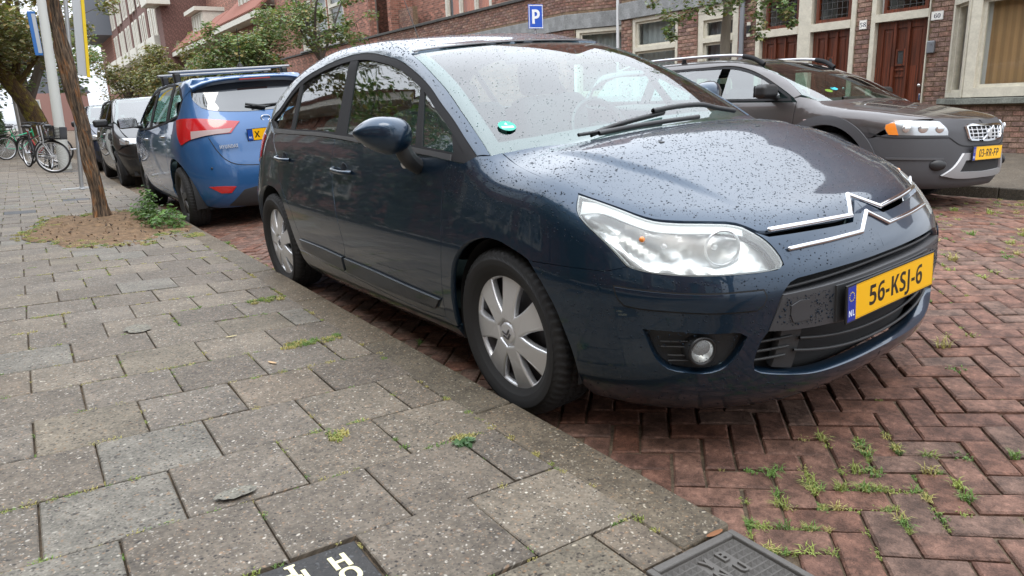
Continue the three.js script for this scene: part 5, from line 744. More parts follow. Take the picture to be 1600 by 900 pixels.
{
  const car = thing('high_hatchback', 'bright blue hatchback with roof bars, seen from the rear', 'car', [-8.665, 0, 0.03], Math.PI);
  car.rotation.order = 'YXZ'; car.rotation.set(-0.05, Math.PI, 0);
  const pt = paint([0.018, 0.088, 0.235], { metalness: 0.3, roughness: 0.36 }), k = highHatch(car, pt, silverDark);
  const R = (x, y, z) => [x, y, z];
  // rear window, spoiler with stop lamp, tailgate seams
  const rw = [[R(-2.86, 1.475, 0), R(-2.8, 1.465, 0.4), R(-2.75, 1.43, 0.585)], [R(-2.75, 1.43, 0.585), R(-2.845, 1.289, 0.61), R(-2.93, 1.205, 0.56)], [R(-2.93, 1.205, 0.56), R(-2.985, 1.172, 0.48), R(-3.06, 1.138, 0.2), R(-3.06, 1.135, 0)]];
  part(car, 'rear_window', k.mkSym(BACK, rw, { off: 0.004, gap: 0, thick: 0.004 }), std([0.02, 0.022, 0.024], 0.03, 0, { clearcoat: 1, clearcoatRoughness: 0.02, ior: 1.9 }), 'dark rear window mirroring the pale sky');

  const spoiler = (() => { const n = 24, pos = [], idx = [], sec = [[-2.62, 0.0], [-2.78, -0.008], [-2.97, -0.03], [-2.985, -0.045], [-2.96, -0.058], [-2.86, -0.085], [-2.80, -0.10]]; for (let i = 0; i <= n; i++) { const z = lerp(-0.60, 0.60, i / n), e = Math.pow(Math.abs(z) / 0.6, 4); sec.forEach(([x, y]) => { const X = lerp(x, -2.70, e * 0.55); pos.push(X, k.yOf(-2.62, Math.min(Math.abs(z), 0.55)) + 0.012 + y - e * 0.075, z); }); } const m = sec.length; for (let i = 0; i < n; i++) for (let j = 0; j < m - 1; j++) { const a = i * m + j, b = a + m; idx.push(a, a + 1, b, b, a + 1, b + 1); } const g = new THREE.BufferGeometry(); g.setAttribute('position', new THREE.Float32BufferAttribute(pos, 3)); g.setIndex(idx); g.computeVertexNormals(); g.setAttribute('uv', new THREE.BufferAttribute(new Float32Array(pos.length / 3 * 2), 2)); return g; })();
  const spl = part(car, 'spoiler', spoiler, pt); part(spl, 'stop_lamp', (() => { const g = rbox(-2.978, -2.958, k.yOf(-2.62, 0) - 0.052, k.yOf(-2.62, 0) - 0.034, -0.16, 0.16, 0.006, 2); return g; })(), redLens);
  // lamps
  const lampO = [[R(-2.72, 1.10, 0.79), R(-2.80, 1.112, 0.745), R(-3.0, 1.098, 0.59), R(-3.117, 1.044, 0.264)], [R(-3.117, 1.044, 0.264), R(-3.149, 0.94, 0.375)], [R(-3.149, 0.94, 0.375), R(-3.088, 0.937, 0.587), R(-3.0, 0.912, 0.72), R(-2.88, 0.86, 0.80)], [R(-2.88, 0.86, 0.80), R(-2.80, 0.95, 0.80), R(-2.72, 1.10, 0.79)]];
  const lamps = k.both('rear_lamp', k.mk(REARC, lampO, { off: 0.012, thick: 0.014, gap: 0, step: 0.03 }, 0.03), redLens, 'long red tail lamp with a pale band'), pale = [[R(-2.95, 0.985, 0.68), R(-3.06, 0.985, 0.56), R(-3.13, 0.985, 0.34)], [R(-3.13, 0.985, 0.34), R(-3.14, 0.945, 0.385)], [R(-3.14, 0.945, 0.385), R(-3.08, 0.935, 0.58), R(-2.98, 0.91, 0.70)], [R(-2.98, 0.91, 0.70), R(-2.95, 0.985, 0.68)]];
  lamps.forEach((p, j) => { const mm = g => j ? mirrorZ(g) : g; part(p, 'pale_band', mm(k.mk(REARC, pale, { off: 0.0145, thick: 0.004, gap: 0, step: 0.03 }, 0.03)), whiteLens); });
  k.both('reflector', k.mk(BACK, [[R(-3.12, 0.44, 0.675), R(-3.2, 0.435, 0.55), R(-3.24, 0.42, 0.436)], [R(-3.24, 0.42, 0.436), R(-3.21, 0.36, 0.49)], [R(-3.21, 0.36, 0.49), R(-3.18, 0.365, 0.58)], [R(-3.18, 0.365, 0.58), R(-3.12, 0.44, 0.675)]], { off: 0.004, gap: 0, step: 0.03 }, 0.03), redLens);
  part(car, 'lower_valance', k.mkSym(BACK, [[R(-3.26, 0.42, 0), R(-3.26, 0.405, 0.19), R(-3.24, 0.378, 0.37)], [R(-3.24, 0.378, 0.37), R(-3.17, 0.23, 0.52)], [R(-3.17, 0.23, 0.52), R(-3.2, 0.2, 0.3), R(-3.2, 0.195, 0)]], { off: 0.004, gap: 0 }), plastic);
  const groove = (pts, w) => k.both('tailgate_seam', tube(pts.map(p => [k.xOf(p[1], p[2], -1) - 0.0015, p[1], p[2]]), w, 24, 5), deep);
  groove([R(0, 0.915, 0.585), R(0, 0.777, 0.536), R(0, 0.69, 0.48), R(0, 0.64, 0.40), R(0, 0.61, 0.2), R(0, 0.605, 0)], 0.004);
  const face = (y, z, d) => [k.xOf(y, z, -1) - d, y, z];
  part(car, 'maker_lettering', (() => { const g = lettering('HYUNDAI', 0.034, 0.008); g.scale(0.82, 1, 1); g.rotateY(-Math.PI / 2 - 0.14); g.translate(...face(0.817, -0.43, 0.018)); return g; })(), silver, 'chrome maker name on the tailgate');
  part(car, 'maker_badge', (() => { const g = new THREE.TorusGeometry(0.045, 0.007, 8, 28); g.scale(1, 0.62, 1); g.rotateY(Math.PI / 2); g.translate(...face(1.06, 0, 0.006)); return g; })(), chrome);
  const pl = numberPlate(car, 'X', [k.xOf(0.905, 0, -1) - 0.03, 0.905, 0.03], -Math.PI / 2, -0.12);
  pl.children[1].material.map = canvasTex(1040, 220, (g, w, h) => { g.fillStyle = '#f3b700'; g.fillRect(0, 0, w, h); g.fillStyle = '#17479b'; g.fillRect(0, 0, w * 0.1, h); g.fillStyle = '#e9eefc'; g.font = 'bold 52px sans-serif'; g.textAlign = 'center'; g.fillText('NL', w * 0.05, h * 0.82); g.fillStyle = '#15120c'; g.font = 'bold 175px sans-serif'; g.fillText('X', w * 0.18, h * 0.79); });
  part(car, 'rear_wiper', [cyl([-3.075, 1.165, 0.03], [-3.045, 1.21, -0.16], 0.018, 0.012, 8), cyl([-3.07, 1.185, -0.1], [-3.045, 1.19, 0.18], 0.009, 0.009, 6)], black);
  // roof bars and aerial
  for (const x of [-1.35, -2.1]) { const y = k.yOf(x, 0) + 0.085, b = part(car, 'roof_bar', rbox(x - 0.035, x + 0.035, y, y + 0.028, -0.66, 0.66, 0.012, 3), std([0.3, 0.3, 0.31], 0.4, 0.8)); for (const s of [-1, 1]) part(b, 'bar_foot', rbox(x - 0.05, x + 0.05, y - 0.13, y + 0.004, 0.585 * s - 0.035, 0.585 * s + 0.035, 0.02, 3), black); }
  part(car, 'aerial', [cyl([-2.5, 1.6, 0], [-2.62, 1.98, 0], 0.004, 0.003, 6), cyl([-2.49, 1.6, 0], [-2.5, 1.64, 0], 0.035, 0.012, 12)], black);
  k.mirror(-0.25, 1.10, 0.115, black); k.handle(k.fd, -1.05, 0.90, chrome); k.handle(k.rd, -2.2, 0.94, chrome);
  part(car, 'parking_sensor', sphere(...face(0.62, -0.62, 0), 0.012, 8), black);
}
// ---- dark grey crossover and navy car further back, both facing the camera
function facing(label, name, pos, col, roll) {
  const car = thing(name, label, 'car', pos); car.rotation.order = 'YXZ'; car.rotation.set(roll, 0.0, 0);
  const pt = paint(col), k = highHatch(car, pt, silverDark), R = (x, y, z) => [x, y, z];
  const lampO = [[R(0.42, 0.83, 0.80), R(0.55, 0.83, 0.72), R(0.7, 0.80, 0.55)], [R(0.7, 0.80, 0.55), R(0.76, 0.74, 0.48)], [R(0.76, 0.74, 0.48), R(0.6, 0.72, 0.72), R(0.46, 0.73, 0.80)], [R(0.46, 0.73, 0.80), R(0.42, 0.83, 0.80)]];
  const l = k.both('headlight', k.mk(CORNER, lampO, { off: 0.006, gap: 0, step: 0.04 }, 0.03), std([0.45, 0.46, 0.47], 0.18, 0.7, { clearcoat: 1 })); l.forEach((p, j) => { const g = new THREE.SphereGeometry(0.035, 14, 8); g.scale(0.4, 1, 1.3); g.rotateY(-0.7); g.translate(0.605, 0.775, 0.69); part(p, 'lamp_lens', j ? mirrorZ(g) : g, std([0.8, 0.81, 0.82], 0.1, 0.85)); });
  const gr = symLoop(FRONT, [[R(0.82, 0.72, 0), R(0.8, 0.72, 0.42)], [R(0.8, 0.72, 0.42), R(0.8, 0.6, 0.36)], [R(0.8, 0.6, 0.36), R(0.82, 0.58, 0)]], 0.05); const g = part(car, 'grille', panel(k.f, FRONT, gr, { start: 1.5, far: 2, off: 0.004, gap: 0, step: 0.06 }), deep); part(g, 'grille_trim', tube([-1, -0.5, 0, 0.5, 1].map(t => [k.xOf(0.66, t * 0.4) + 0.014, 0.66, t * 0.4]), 0.012, 14, 6), chrome);
  k.both('fog_trim', k.mk(CORNER, [[R(0.55, 0.47, 0.8), R(0.7, 0.47, 0.65)], [R(0.7, 0.47, 0.65), R(0.72, 0.36, 0.62)], [R(0.72, 0.36, 0.62), R(0.6, 0.36, 0.76)], [R(0.6, 0.36, 0.76), R(0.55, 0.47, 0.8)]], { off: 0.005, gap: 0, step: 0.05 }, 0.04), black);
  part(car, 'lower_grille', k.mkSym(FRONT, [[R(0.8, 0.42, 0), R(0.8, 0.42, 0.5)], [R(0.8, 0.42, 0.5), R(0.8, 0.28, 0.45)], [R(0.8, 0.28, 0.45), R(0.8, 0.27, 0)]], { off: 0.004, gap: 0, start: 1.5, far: 2 }), deep);
  k.mirror(-0.2, 1.10, 0.115, black); k.handle(k.fd, -1.05, 0.90, chrome); k.handle(k.rd, -2.2, 0.94, chrome);
  part(car, 'wiper', tube([[0.16, 1.05, 0.5], [0.15, 1.06, 0.2], [0.15, 1.065, -0.2]], 0.012, 10, 6), black);
  return k;
}
facing('dark grey crossover parked behind the bright blue hatchback', 'crossover_car', [-12.15, 0, 0.0], [0.022, 0.021, 0.021], 0.045);
facing('navy car parked behind the dark grey crossover', 'navy_car', [-17.6, 0, 0.02], [0.008, 0.014, 0.04], 0.045);

// ------------------------------------------------------------------ brick houses
const houseBricks = [[0.52, 0.27, 0.20], [0.43, 0.225, 0.18], [0.57, 0.32, 0.24], [0.38, 0.22, 0.185], [0.60, 0.38, 0.29], [0.48, 0.30, 0.245]].map(c => std(c, 0.9, 0, { map: cl.map, bumpMap: cl.bm, bumpScale: 0.004 }));
const mortar = std([0.75, 0.68, 0.6], 0.95, 0, { map: sandTex });
const creamTex = dataTex(256, 256, (i, j) => { const u = i / 256, v = j / 256, m = 0.90 + 0.07 * n16(u, v) + 0.06 * n64(u, v); return [236 * m, 231 * m, 216 * m]; });
const cream = std([0.70, 0.69, 0.66], 0.55, 0, { map: creamTex }), white = std([0.66, 0.66, 0.66], 0.6, 0, { map: creamTex });
const concreteTex = dataTex(512, 512, (i, j) => { const u = i / 512, v = j / 512, m = 0.7 + 0.2 * n8(u, v) + 0.16 * n64(u, v) + 0.34 * (n256(u, v) - 0.4) + 0.1 * n128(u, v); return [150 * m, 152 * m, 152 * m]; });
const concrete = std([0.8, 0.8, 0.8], 0.95, 0, { map: concreteTex }), stoneSill = std([0.62, 0.63, 0.55], 0.9, 0, { map: concreteTex });
const woodTex = dataTex(256, 512, (i, j) => { const u = i / 256, v = j / 512, g = n16(u * 2, v * 0.12) * 0.45 + n64(u * 1.0, v * 0.1) * 0.35 + 0.35; return [128 * g + 18, 66 * g + 10, 42 * g + 6]; });
woodTex.repeat.set(1.6, 0.7);
const doorWood = std([0.62, 0.56, 0.52], 0.38, 0, { map: woodTex, clearcoat: 0.35, clearcoatRoughness: 0.3 });
const paneGlass = std([0.86, 0.9, 0.9], 0.02, 0, { transmission: 1, thickness: 0, ior: 1.5 });
const roomWall = std([0.42, 0.40, 0.37], 0.95), curtain = std([0.34, 0.35, 0.34], 0.95), leadCame = std([0.05, 0.05, 0.05], 0.6);
const brickFarTex = (() => { const W = 512, H = 512, nb = 4, nr = 12; return dataTex(W, H, (i, j) => { const v = j / H * nr, r = Math.floor(v), fv = v - r, u = i / W * nb + (r % 2) * 0.5, b = Math.floor(u), fu = u - b; const edge = fv < 0.13 || fu < 0.045; const h = Math.abs(Math.sin((r * 12.9898 + ((b % nb) + nb) % nb * 78.233)) * 43758.5453) % 1; const m = (0.75 + 0.5 * h) * (0.85 + 0.3 * n64(i / W, j / H)); return edge ? [142, 128, 114] : [138 * m, 92 * m, 78 * m]; }); })();
brickFarTex.repeat.set(1 / 0.88, 1 / 0.87);
const brickFar = std([0.96, 0.97, 0.97], 0.95, 0, { map: brickFarTex });
const roofTile = std([0.23, 0.10, 0.075], 0.9), slate = std([0.12, 0.13, 0.15], 0.7);

const brickBox = [0, 1, 2].map(i => { const g = new RoundedBoxGeometry(0.208, 0.060, 0.05, 1, 0.006); boxUV(g); const uv = g.attributes.uv; for (let k = 0; k < uv.count; k++) uv.setXY(k, uv.getX(k) + i * 0.37, uv.getY(k) + i * 0.19); return g; });
// a wall made of rectangles in its own plane (local x along the wall, y up, z out of it); bricks are collected and laid at the end
function brickWall(parent, at, turn, rects, depth = 0.25, limit = 300) {
  const wall = new THREE.Group(); wall.name = 'wall'; wall.position.set(...at); wall.rotation.y = turn; parent.add(wall); wall.updateWorldMatrix(true, false);
  part(wall, 'mortar', rects.map(([a, b, c, d]) => box(a, b, c, d, -depth, -0.008)), mortar);
  const list = [], q = new THREE.Quaternion(); const P = 0.22, H = 0.0725;
  for (const [a, b, c, d, tone = 0] of rects) for (let r = Math.ceil(c / H); (r + 1) * H <= d + 0.03; r++) { const y = (r + 0.5) * H; if (y < c + 0.02 || y > d - 0.02) continue; const o = (((r % 2) + 2) % 2) * 0.11;
      for (let k = Math.floor(a / P) - 1; k * P + o < b; k++) { const x0 = k * P + o, x1 = x0 + 0.21; const lo = Math.max(x0, a + 0.002), hi = Math.min(x1, b - 0.002); if (hi - lo < 0.04) continue; list.push({ x: (lo + hi) / 2, y, s: (hi - lo) / 0.21, m: tone ? [4, 5, 2, 5][rnd() * 4 | 0] : clamp(Math.floor(rnd() * 6), 0, 5), g: rnd() * 3 | 0, c: rr(0.8, 1.2) }); } }
  for (const it of list) { const p = V(it.x, it.y, 0).applyMatrix4(wall.matrixWorld), d = p.distanceTo(camera.position); it.k = seen(p) ? 1 / d : 0; it.z = -0.025 + rr(-0.002, 0.003); }
  list.sort((a, b) => b.k - a.k);
  list.slice(0, limit).forEach(it => { if (!it.k) { it.rest = true; return; } const o = part(wall, 'brick', brickBox[it.g], houseBricks[it.m]); o.position.set(it.x, it.y, it.z); o.scale.x = it.s; });
  const rest = list.filter((it, i) => (i >= limit || it.rest));
  for (let m = 0; m < 6; m++) { const r = rest.filter(it => it.m === m); if (!r.length) continue; const im = new THREE.InstancedMesh(brickBox[m % 3], houseBricks[m], r.length), M4 = new THREE.Matrix4(); r.forEach((it, i) => { im.setMatrixAt(i, M4.compose(V(it.x, it.y, it.z), q, V(it.s, 1, 1))); im.setColorAt(i, new THREE.Color().setScalar(it.c)); }); im.name = 'more_bricks'; im.userData.kind = 'stuff'; wall.add(im); }
  return wall;
}
// a plain plastered room behind an opening
function room(w, x0, x1, y0, y1, z, d) { part(w, 'room', [box(x0, x1, y0, y1, z - d - 0.02, z - d), box(x0 - 0.02, x0, y0, y1, z - d, z), box(x1, x1 + 0.02, y0, y1, z - d, z), box(x0, x1, y1, y1 + 0.02, z - d, z), box(x0, x1, y0 - 0.02, y0, z - d, z)], roomWall); }
// a window set in a wall: frame, sashes, panes, and what hangs behind
function windowSet(parent, x0, x1, y0, y1, z, o = {}) {
  const { fw = 0.09, rails = [], mull = [], back = 'curtain', m = cream, sash = 0.05, proud = 0.02 } = o, w = new THREE.Group(); w.name = 'window'; parent.add(w);
  part(w, 'frame', [box(x0, x0 + fw, y0, y1, z - 0.12, z + proud), box(x1 - fw, x1, y0, y1, z - 0.12, z + proud), box(x0 + fw, x1 - fw, y1 - fw, y1, z - 0.12, z + proud), box(x0 + fw, x1 - fw, y0, y0 + fw, z - 0.12, z + proud), ...rails.map(y => box(x0 + fw, x1 - fw, y - 0.045, y + 0.045, z - 0.11, z + proud + 0.01)), ...mull.map(x => box(x - 0.045, x + 0.045, y0 + fw, y1 - fw, z - 0.11, z + proud - 0.003))], m);
  const xs = [x0 + fw, ...mull, x1 - fw], ys = [y0 + fw, ...rails, y1 - fw];
  for (let i = 0; i < xs.length - 1; i++) for (let j = 0; j < ys.length - 1; j++) {
    const a = xs[i] + (i ? 0.045 : 0), b = xs[i + 1] - (i < xs.length - 2 ? 0.045 : 0), c = ys[j] + (j ? 0.045 : 0), d = ys[j + 1] - (j < ys.length - 2 ? 0.045 : 0);
    part(w, 'sash', [box(a, a + sash, c, d, z - 0.09, z - 0.03), box(b - sash, b, c, d, z - 0.09, z - 0.03), box(a + sash, b - sash, d - sash, d, z - 0.09, z - 0.03), box(a + sash, b - sash, c, c + sash, z - 0.09, z - 0.03)], m);
    part(w, 'pane', (() => { const g = new THREE.PlaneGeometry(b - a - 2 * sash + 0.01, d - c - 2 * sash + 0.01); g.translate((a + b) / 2, (c + d) / 2, z - 0.06); return g; })(), paneGlass);
  }
  if (back === 'curtain') { const n = Math.ceil((x1 - x0) / 0.018), pos = [], idx = [], uv = []; let ph = 0; for (let i = 0; i <= n; i++) { ph += rr(0.35, 0.75); const x = lerp(x0 + fw, x1 - fw, i / n), dz = 0.035 * Math.sin(ph); pos.push(x, y0 + 0.03, z - 0.24 + dz, x, y1 - 0.03, z - 0.24 + dz * 0.7); uv.push(i, 0, i, 1); if (i < n) idx.push(2 * i, 2 * i + 2, 2 * i + 1, 2 * i + 1, 2 * i + 2, 2 * i + 3); } const g = new THREE.BufferGeometry(); g.setAttribute('position', new THREE.Float32BufferAttribute(pos, 3)); g.setAttribute('uv', new THREE.Float32BufferAttribute(uv, 2)); g.setIndex(idx); g.computeVertexNormals(); part(w, 'curtain', g, o.cm ?? curtain); }
  if (back === 'blind') { const B = o.bm; const n = Math.round((y1 - y0 - 2 * fw) / 0.012); part(w, 'blind', Array.from({ length: n }, (_, i) => cyl([x0 + fw, y0 + fw + 0.006 + i * 0.012, z - 0.17], [x1 - fw, y0 + fw + 0.006 + i * 0.012, z - 0.17], 0.0055, 0.0055, 5)), B); }
  room(w, x0, x1, y0, y1, z - 0.13, 3);
  return w;
}
function panelDoor(parent, x0, x1, y0, y1, z, o = {}) {
  const d = new THREE.Group(); d.name = 'door'; parent.add(d); const w = x1 - x0, a = x0 + w * 0.36, b = x0 + w * 0.62;
  part(d, 'leaf', [box(x0, x1, y0, y1, z - 0.06, z - 0.022)], doorWood);
  part(d, 'stiles', [box(x0, x0 + 0.1, y0, y1, z - 0.021, z), box(x1 - 0.1, x1, y0, y1, z - 0.021, z), box(x0 + 0.1, x1 - 0.1, y1 - 0.11, y1, z - 0.021, z - 0.001), box(x0 + 0.1, x1 - 0.1, y0, y0 + 0.18, z - 0.021, z - 0.001)], doorWood);
  for (const x of [a, b]) part(d, 'rib', rbox(x - 0.022, x + 0.022, y0 + 0.02, y1 - 0.03, z - 0.02, z + 0.03, 0.008, 2), doorWood);
  for (const [p, q] of [[x0 + 0.1, a - 0.022], [b + 0.022, x1 - 0.1]]) part(d, 'panel', rbox(p + 0.03, q - 0.03, y0 + 0.22, y1 - 0.15, z - 0.03, z - 0.012, 0.008, 2), doorWood);
  const wy = y1 - 0.56; part(d, 'peep_window', (() => { const g = new THREE.PlaneGeometry(b - a - 0.12, 0.2); g.translate((a + b) / 2, wy, z - 0.01); return g; })(), std([0.24, 0.27, 0.28], 0.1, 0, { clearcoat: 1 }));
  part(d, 'peep_frame', [box(a + 0.03, b - 0.03, wy + 0.1, wy + 0.13, z - 0.02, z + 0.012), box(a + 0.03, b - 0.03, wy - 0.13, wy - 0.1, z - 0.02, z + 0.012), box(a + 0.03, a + 0.06, wy - 0.1, wy + 0.1, z - 0.02, z + 0.012), box(b - 0.06, b - 0.03, wy - 0.1, wy + 0.1, z - 0.02, z + 0.012)], doorWood);
  for (const dy of [0.2, 0.3]) part(d, 'crosspiece', box(a + 0.03, b - 0.03, wy - dy, wy - dy + 0.025, z - 0.02, z + 0.004), doorWood);
  for (let k = 0; k < 4; k++) part(d, 'peep_bar', box(lerp(a + 0.06, b - 0.06, (k + 0.8) / 4.6) - 0.006, lerp(a + 0.06, b - 0.06, (k + 0.8) / 4.6) + 0.006, wy - 0.1, wy + 0.1, z - 0.006, z + 0.004), leadCame);
  part(d, 'door_knob', [cyl([x1 - 0.06, y0 + 0.98, z], [x1 - 0.06, y0 + 0.98, z + 0.05], 0.012, 0.012, 8), sphere(x1 - 0.06, y0 + 0.98, z + 0.06, 0.028, 12), rbox(x1 - 0.075, x1 - 0.045, y0 + 0.75, y0 + 0.85, z, z + 0.02, 0.006, 2)], chrome);
  return d;
}
function transom(parent, x0, x1, y0, y1, z) {
  const w = new THREE.Group(); w.name = 'transom_window'; parent.add(w);
  part(w, 'frame', [box(x0, x0 + 0.05, y0, y1, z - 0.08, z), box(x1 - 0.05, x1, y0, y1, z - 0.08, z), box(x0 + 0.05, x1 - 0.05, y0, y0 + 0.05, z - 0.08, z), box(x0 + 0.05, x1 - 0.05, y1 - 0.05, y1, z - 0.08, z)], doorWood);
  part(w, 'pane', (() => { const g = new THREE.PlaneGeometry(x1 - x0 - 0.1, y1 - y0 - 0.1); g.translate((x0 + x1) / 2, (y0 + y1) / 2, z - 0.04); return g; })(), paneGlass);
  const b = []; for (let k = 1; k < 7; k++) b.push(box(lerp(x0, x1, k / 7) - 0.004, lerp(x0, x1, k / 7) + 0.004, y0 + 0.05, y1 - 0.05, z - 0.045, z - 0.03)); for (let k = 1; k < 5; k++) b.push(box(x0 + 0.05, x1 - 0.05, lerp(y0, y1, k / 5) - 0.004, lerp(y0, y1, k / 5) + 0.004, z - 0.0445, z - 0.0305));
  b.forEach(g => part(w, 'lead_came', g, leadCame)); room(w, x0, x1, y0, y1, z - 0.09, 3); return w;
}
const plateTex = (t, w, h) => canvasTex(w, h, g => { g.fillStyle = '#e9e7e0'; g.fillRect(0, 0, w, h); g.strokeStyle = '#b9b7b2'; g.lineWidth = 4; g.strokeRect(5, 5, w - 10, h - 10); g.fillStyle = '#1c2440'; g.font = `bold ${h * 0.72}px serif`; g.textAlign = 'center'; g.textBaseline = 'middle'; g.fillText(t, w / 2, h * 0.54); });
const F0 = -9.6;
{ // ---- house with the three wooden doors
  const h = thing('brick_house', 'red brick house with brown wooden doors, white bay window and concrete band', 'house');
  brickWall(h, [0, 0, F0], 0, [[-10.65, -10.3, 0.12, 2.84], [-8.93, -8.39, 0.12, 2.84], [-7.38, -6.95, 0.12, 2.84], [-4.98, -4.71, 0.12, 3.2], [-3.78, -3.42, 0.12, 3.2, 1], [-10.3, -8.93, 0.12, 0.72], [-8.39, -7.38, 0.12, 0.72], [-10.65, 4, 3.2, 6.5]]);
  brickWall(h, [-10.65, 0, F0 - 1.4], -Math.PI / 2, [[-1.4, 0, 0.1, 6.5]].map(r => r), 0.2, 120);
  part(h, 'concrete_band', rbox(-10.68, -4.98, 2.842, 3.198, F0 - 0.25, F0 + 0.045, 0.008), concrete); part(h, 'concrete_band', rbox(-4.71, -3.78, 2.842, 3.198, F0 - 0.25, F0 + 0.045, 0.008), concrete);
  windowSet(h, -10.298, -8.932, 0.73, 2.838, F0 - 0.04, { rails: [2.17], fw: 0.08 }); windowSet(h, -8.388, -7.382, 0.73, 2.70, F0 - 0.04, { rails: [2.18], fw: 0.13, cm: std([0.2, 0.21, 0.22], 0.95) });
  part(h, 'lintel', box(-8.388, -7.382, 2.70, 2.838, F0 - 0.2, F0 - 0.01), cream);
  // door frames
  part(h, 'door_frame', [box(-6.948, -6.86, 0.12, 2.838, F0 - 0.16, F0 + 0.02), box(-6.05, -5.80, 0.12, 2.838, F0 - 0.16, F0 + 0.02), box(-5.06, -4.982, 0.12, 2.838, F0 - 0.16, F0 + 0.02), box(-6.86, -6.05, 2.10, 2.23, F0 - 0.16, F0 + 0.03), box(-5.80, -5.06, 2.10, 2.23, F0 - 0.16, F0 + 0.03), box(-6.86, -6.05, 2.76, 2.838, F0 - 0.16, F0 + 0.02), box(-5.80, -5.06, 2.76, 2.838, F0 - 0.16, F0 + 0.02)], cream, 'white frame round the pair of doors');
  part(h, 'door_frame', [box(-4.708, -4.635, 0.12, 2.838, F0 - 0.16, F0 + 0.02), box(-3.80, -3.782, 0.12, 2.838, F0 - 0.16, F0 + 0.02), box(-4.635, -3.80, 2.13, 2.25, F0 - 0.16, F0 + 0.03), box(-4.635, -3.80, 2.76, 2.838, F0 - 0.16, F0 + 0.02)], cream, 'white frame round the single door');
  panelDoor(h, -6.855, -6.055, 0.14, 2.095, F0 - 0.08); panelDoor(h, -5.795, -5.065, 0.14, 2.095, F0 - 0.08); panelDoor(h, -4.63, -3.803, 0.14, 2.125, F0 - 0.08);
  transom(h, -6.76, -6.07, 2.235, 2.755, F0 - 0.02); transom(h, -5.73, -5.09, 2.235, 2.755, F0 - 0.02); transom(h, -4.53, -3.84, 2.255, 2.755, F0 - 0.02);
  part(h, 'doorstep', rbox(-6.95, -4.98, 0.0, 0.14, F0 - 0.2, F0 + 0.25, 0.01), concrete); part(h, 'doorstep', rbox(-4.71, -3.78, 0.0, 0.14, F0 - 0.2, F0 + 0.25, 0.01), concrete);
  const num = (t, x, y, w, hh, tw) => part(h, 'house_number', (() => { const g = new THREE.BoxGeometry(w, hh, 0.008); g.translate(x, y, F0 + 0.012); const uv = g.attributes.uv; return g; })(), std(0xffffff, 0.3, 0, { map: plateTex(t, tw, 96), clearcoat: 0.6 }), `enamel house number ${t}`);
  num('58', -4.845, 2.125, 0.125, 0.14, 86); num('60', -3.675, 2.13, 0.175, 0.125, 134);
  part(h, 'door_phone', [rbox(-3.785 + 0.01, -3.66, 1.59, 1.77, F0, F0 + 0.05, 0.012), cyl([-3.715, 1.73, F0 + 0.05], [-3.715, 1.73, F0 + 0.056], 0.02, 0.02, 14)], std([0.28, 0.3, 0.33], 0.35, 0.6));
  part(h, 'downpipe', [cyl([-7.23, 0.1, F0 + 0.07], [-7.23, 2.75, F0 + 0.07], 0.045, 0.045, 16), cyl([-7.23, 2.75, F0 + 0.07], [-7.18, 3.1, F0 + 0.07], 0.045, 0.045, 16)], std([0.20, 0.21, 0.23], 0.6, 0.3)); part(h, 'downpipe', cyl([-10.74, 0.1, F0 + 0.02], [-10.74, 6.4, F0 + 0.02], 0.035, 0.035, 12), std([0.55, 0.56, 0.56], 0.6));
  part(h, 'wall_lamp', [cyl([-7.08, 2.15, F0 + 0.06], [-7.08, 2.41, F0 + 0.06], 0.035, 0.035, 16)], white); part(h, 'lamp_sleeve', cyl([-7.08, 2.21, F0 + 0.06], [-7.08, 2.35, F0 + 0.06], 0.044, 0.044, 16), black);
  // canted bay
  const bay = new THREE.Group(); bay.name = 'bay_window'; h.add(bay); const bz = -9.1, a0 = [-3.42, F0 + 0.02], a1 = [-2.98, bz];
  const cant = Math.atan2(a1[1] - a0[1], a1[0] - a0[0]), L = Math.hypot(a1[0] - a0[0], a1[1] - a0[1]);
  const bm = std(0xffffff, 0.8, 0, { map: dataTex(128, 256, (i, j) => { const s = 0.72 + 0.4 * n64(i / 128, j / 256) + 0.1 * ((j >> 2) % 2); return [178 * s, 140 * s, 98 * s]; }) });
  const f1 = new THREE.Group(); f1.position.set(a0[0], 0, a0[1]); f1.rotation.y = -cant; h.add(f1); f1.name = 'bay_side';
  windowSet(f1, 0, L, 0.92, 3.1, 0, { rails: [2.28], fw: 0.075, sash: 0.035, back: 'blind', bm });
  const f2 = new THREE.Group(); f2.position.set(0, 0, bz); h.add(f2); f2.name = 'bay_front';
  windowSet(f2, -2.965, 0.6, 0.92, 3.1, 0, { rails: [2.28], mull: [-1.2], fw: 0.13, sash: 0.045, back: 'blind', bm });
  part(bay, 'sill', (() => { const s = new THREE.Shape(); s.moveTo(a0[0] - 0.12, -a0[1] + 0.1); s.lineTo(a0[0] - 0.1, -a0[1] - 0.06); s.lineTo(a1[0] - 0.03, -bz - 0.09); s.lineTo(0.7, -bz - 0.09); s.lineTo(0.7, -a0[1] + 0.1); s.closePath(); const g = new THREE.ExtrudeGeometry(s, { depth: 0.07, bevelEnabled: true, bevelSize: 0.006, bevelThickness: 0.006, bevelSegments: 1 }); g.rotateX(-Math.PI / 2); g.translate(0, 0.83, 0); boxUV(g); return g; })(), stoneSill);
  brickWall(h, [a0[0] + 0.06, 0, a0[1] - 0.02], -cant, [[0, L - 0.02, 0.1, 0.82, 1]], 0.15, 150); brickWall(h, [0, 0, bz - 0.02], 0, [[-2.97, 0.7, 0.1, 0.82, 1]], 0.25, 300);
  part(h, 'bay_roof', box(-3.45, 0.7, 3.1, 3.3, F0, bz + 0.15), white);
}
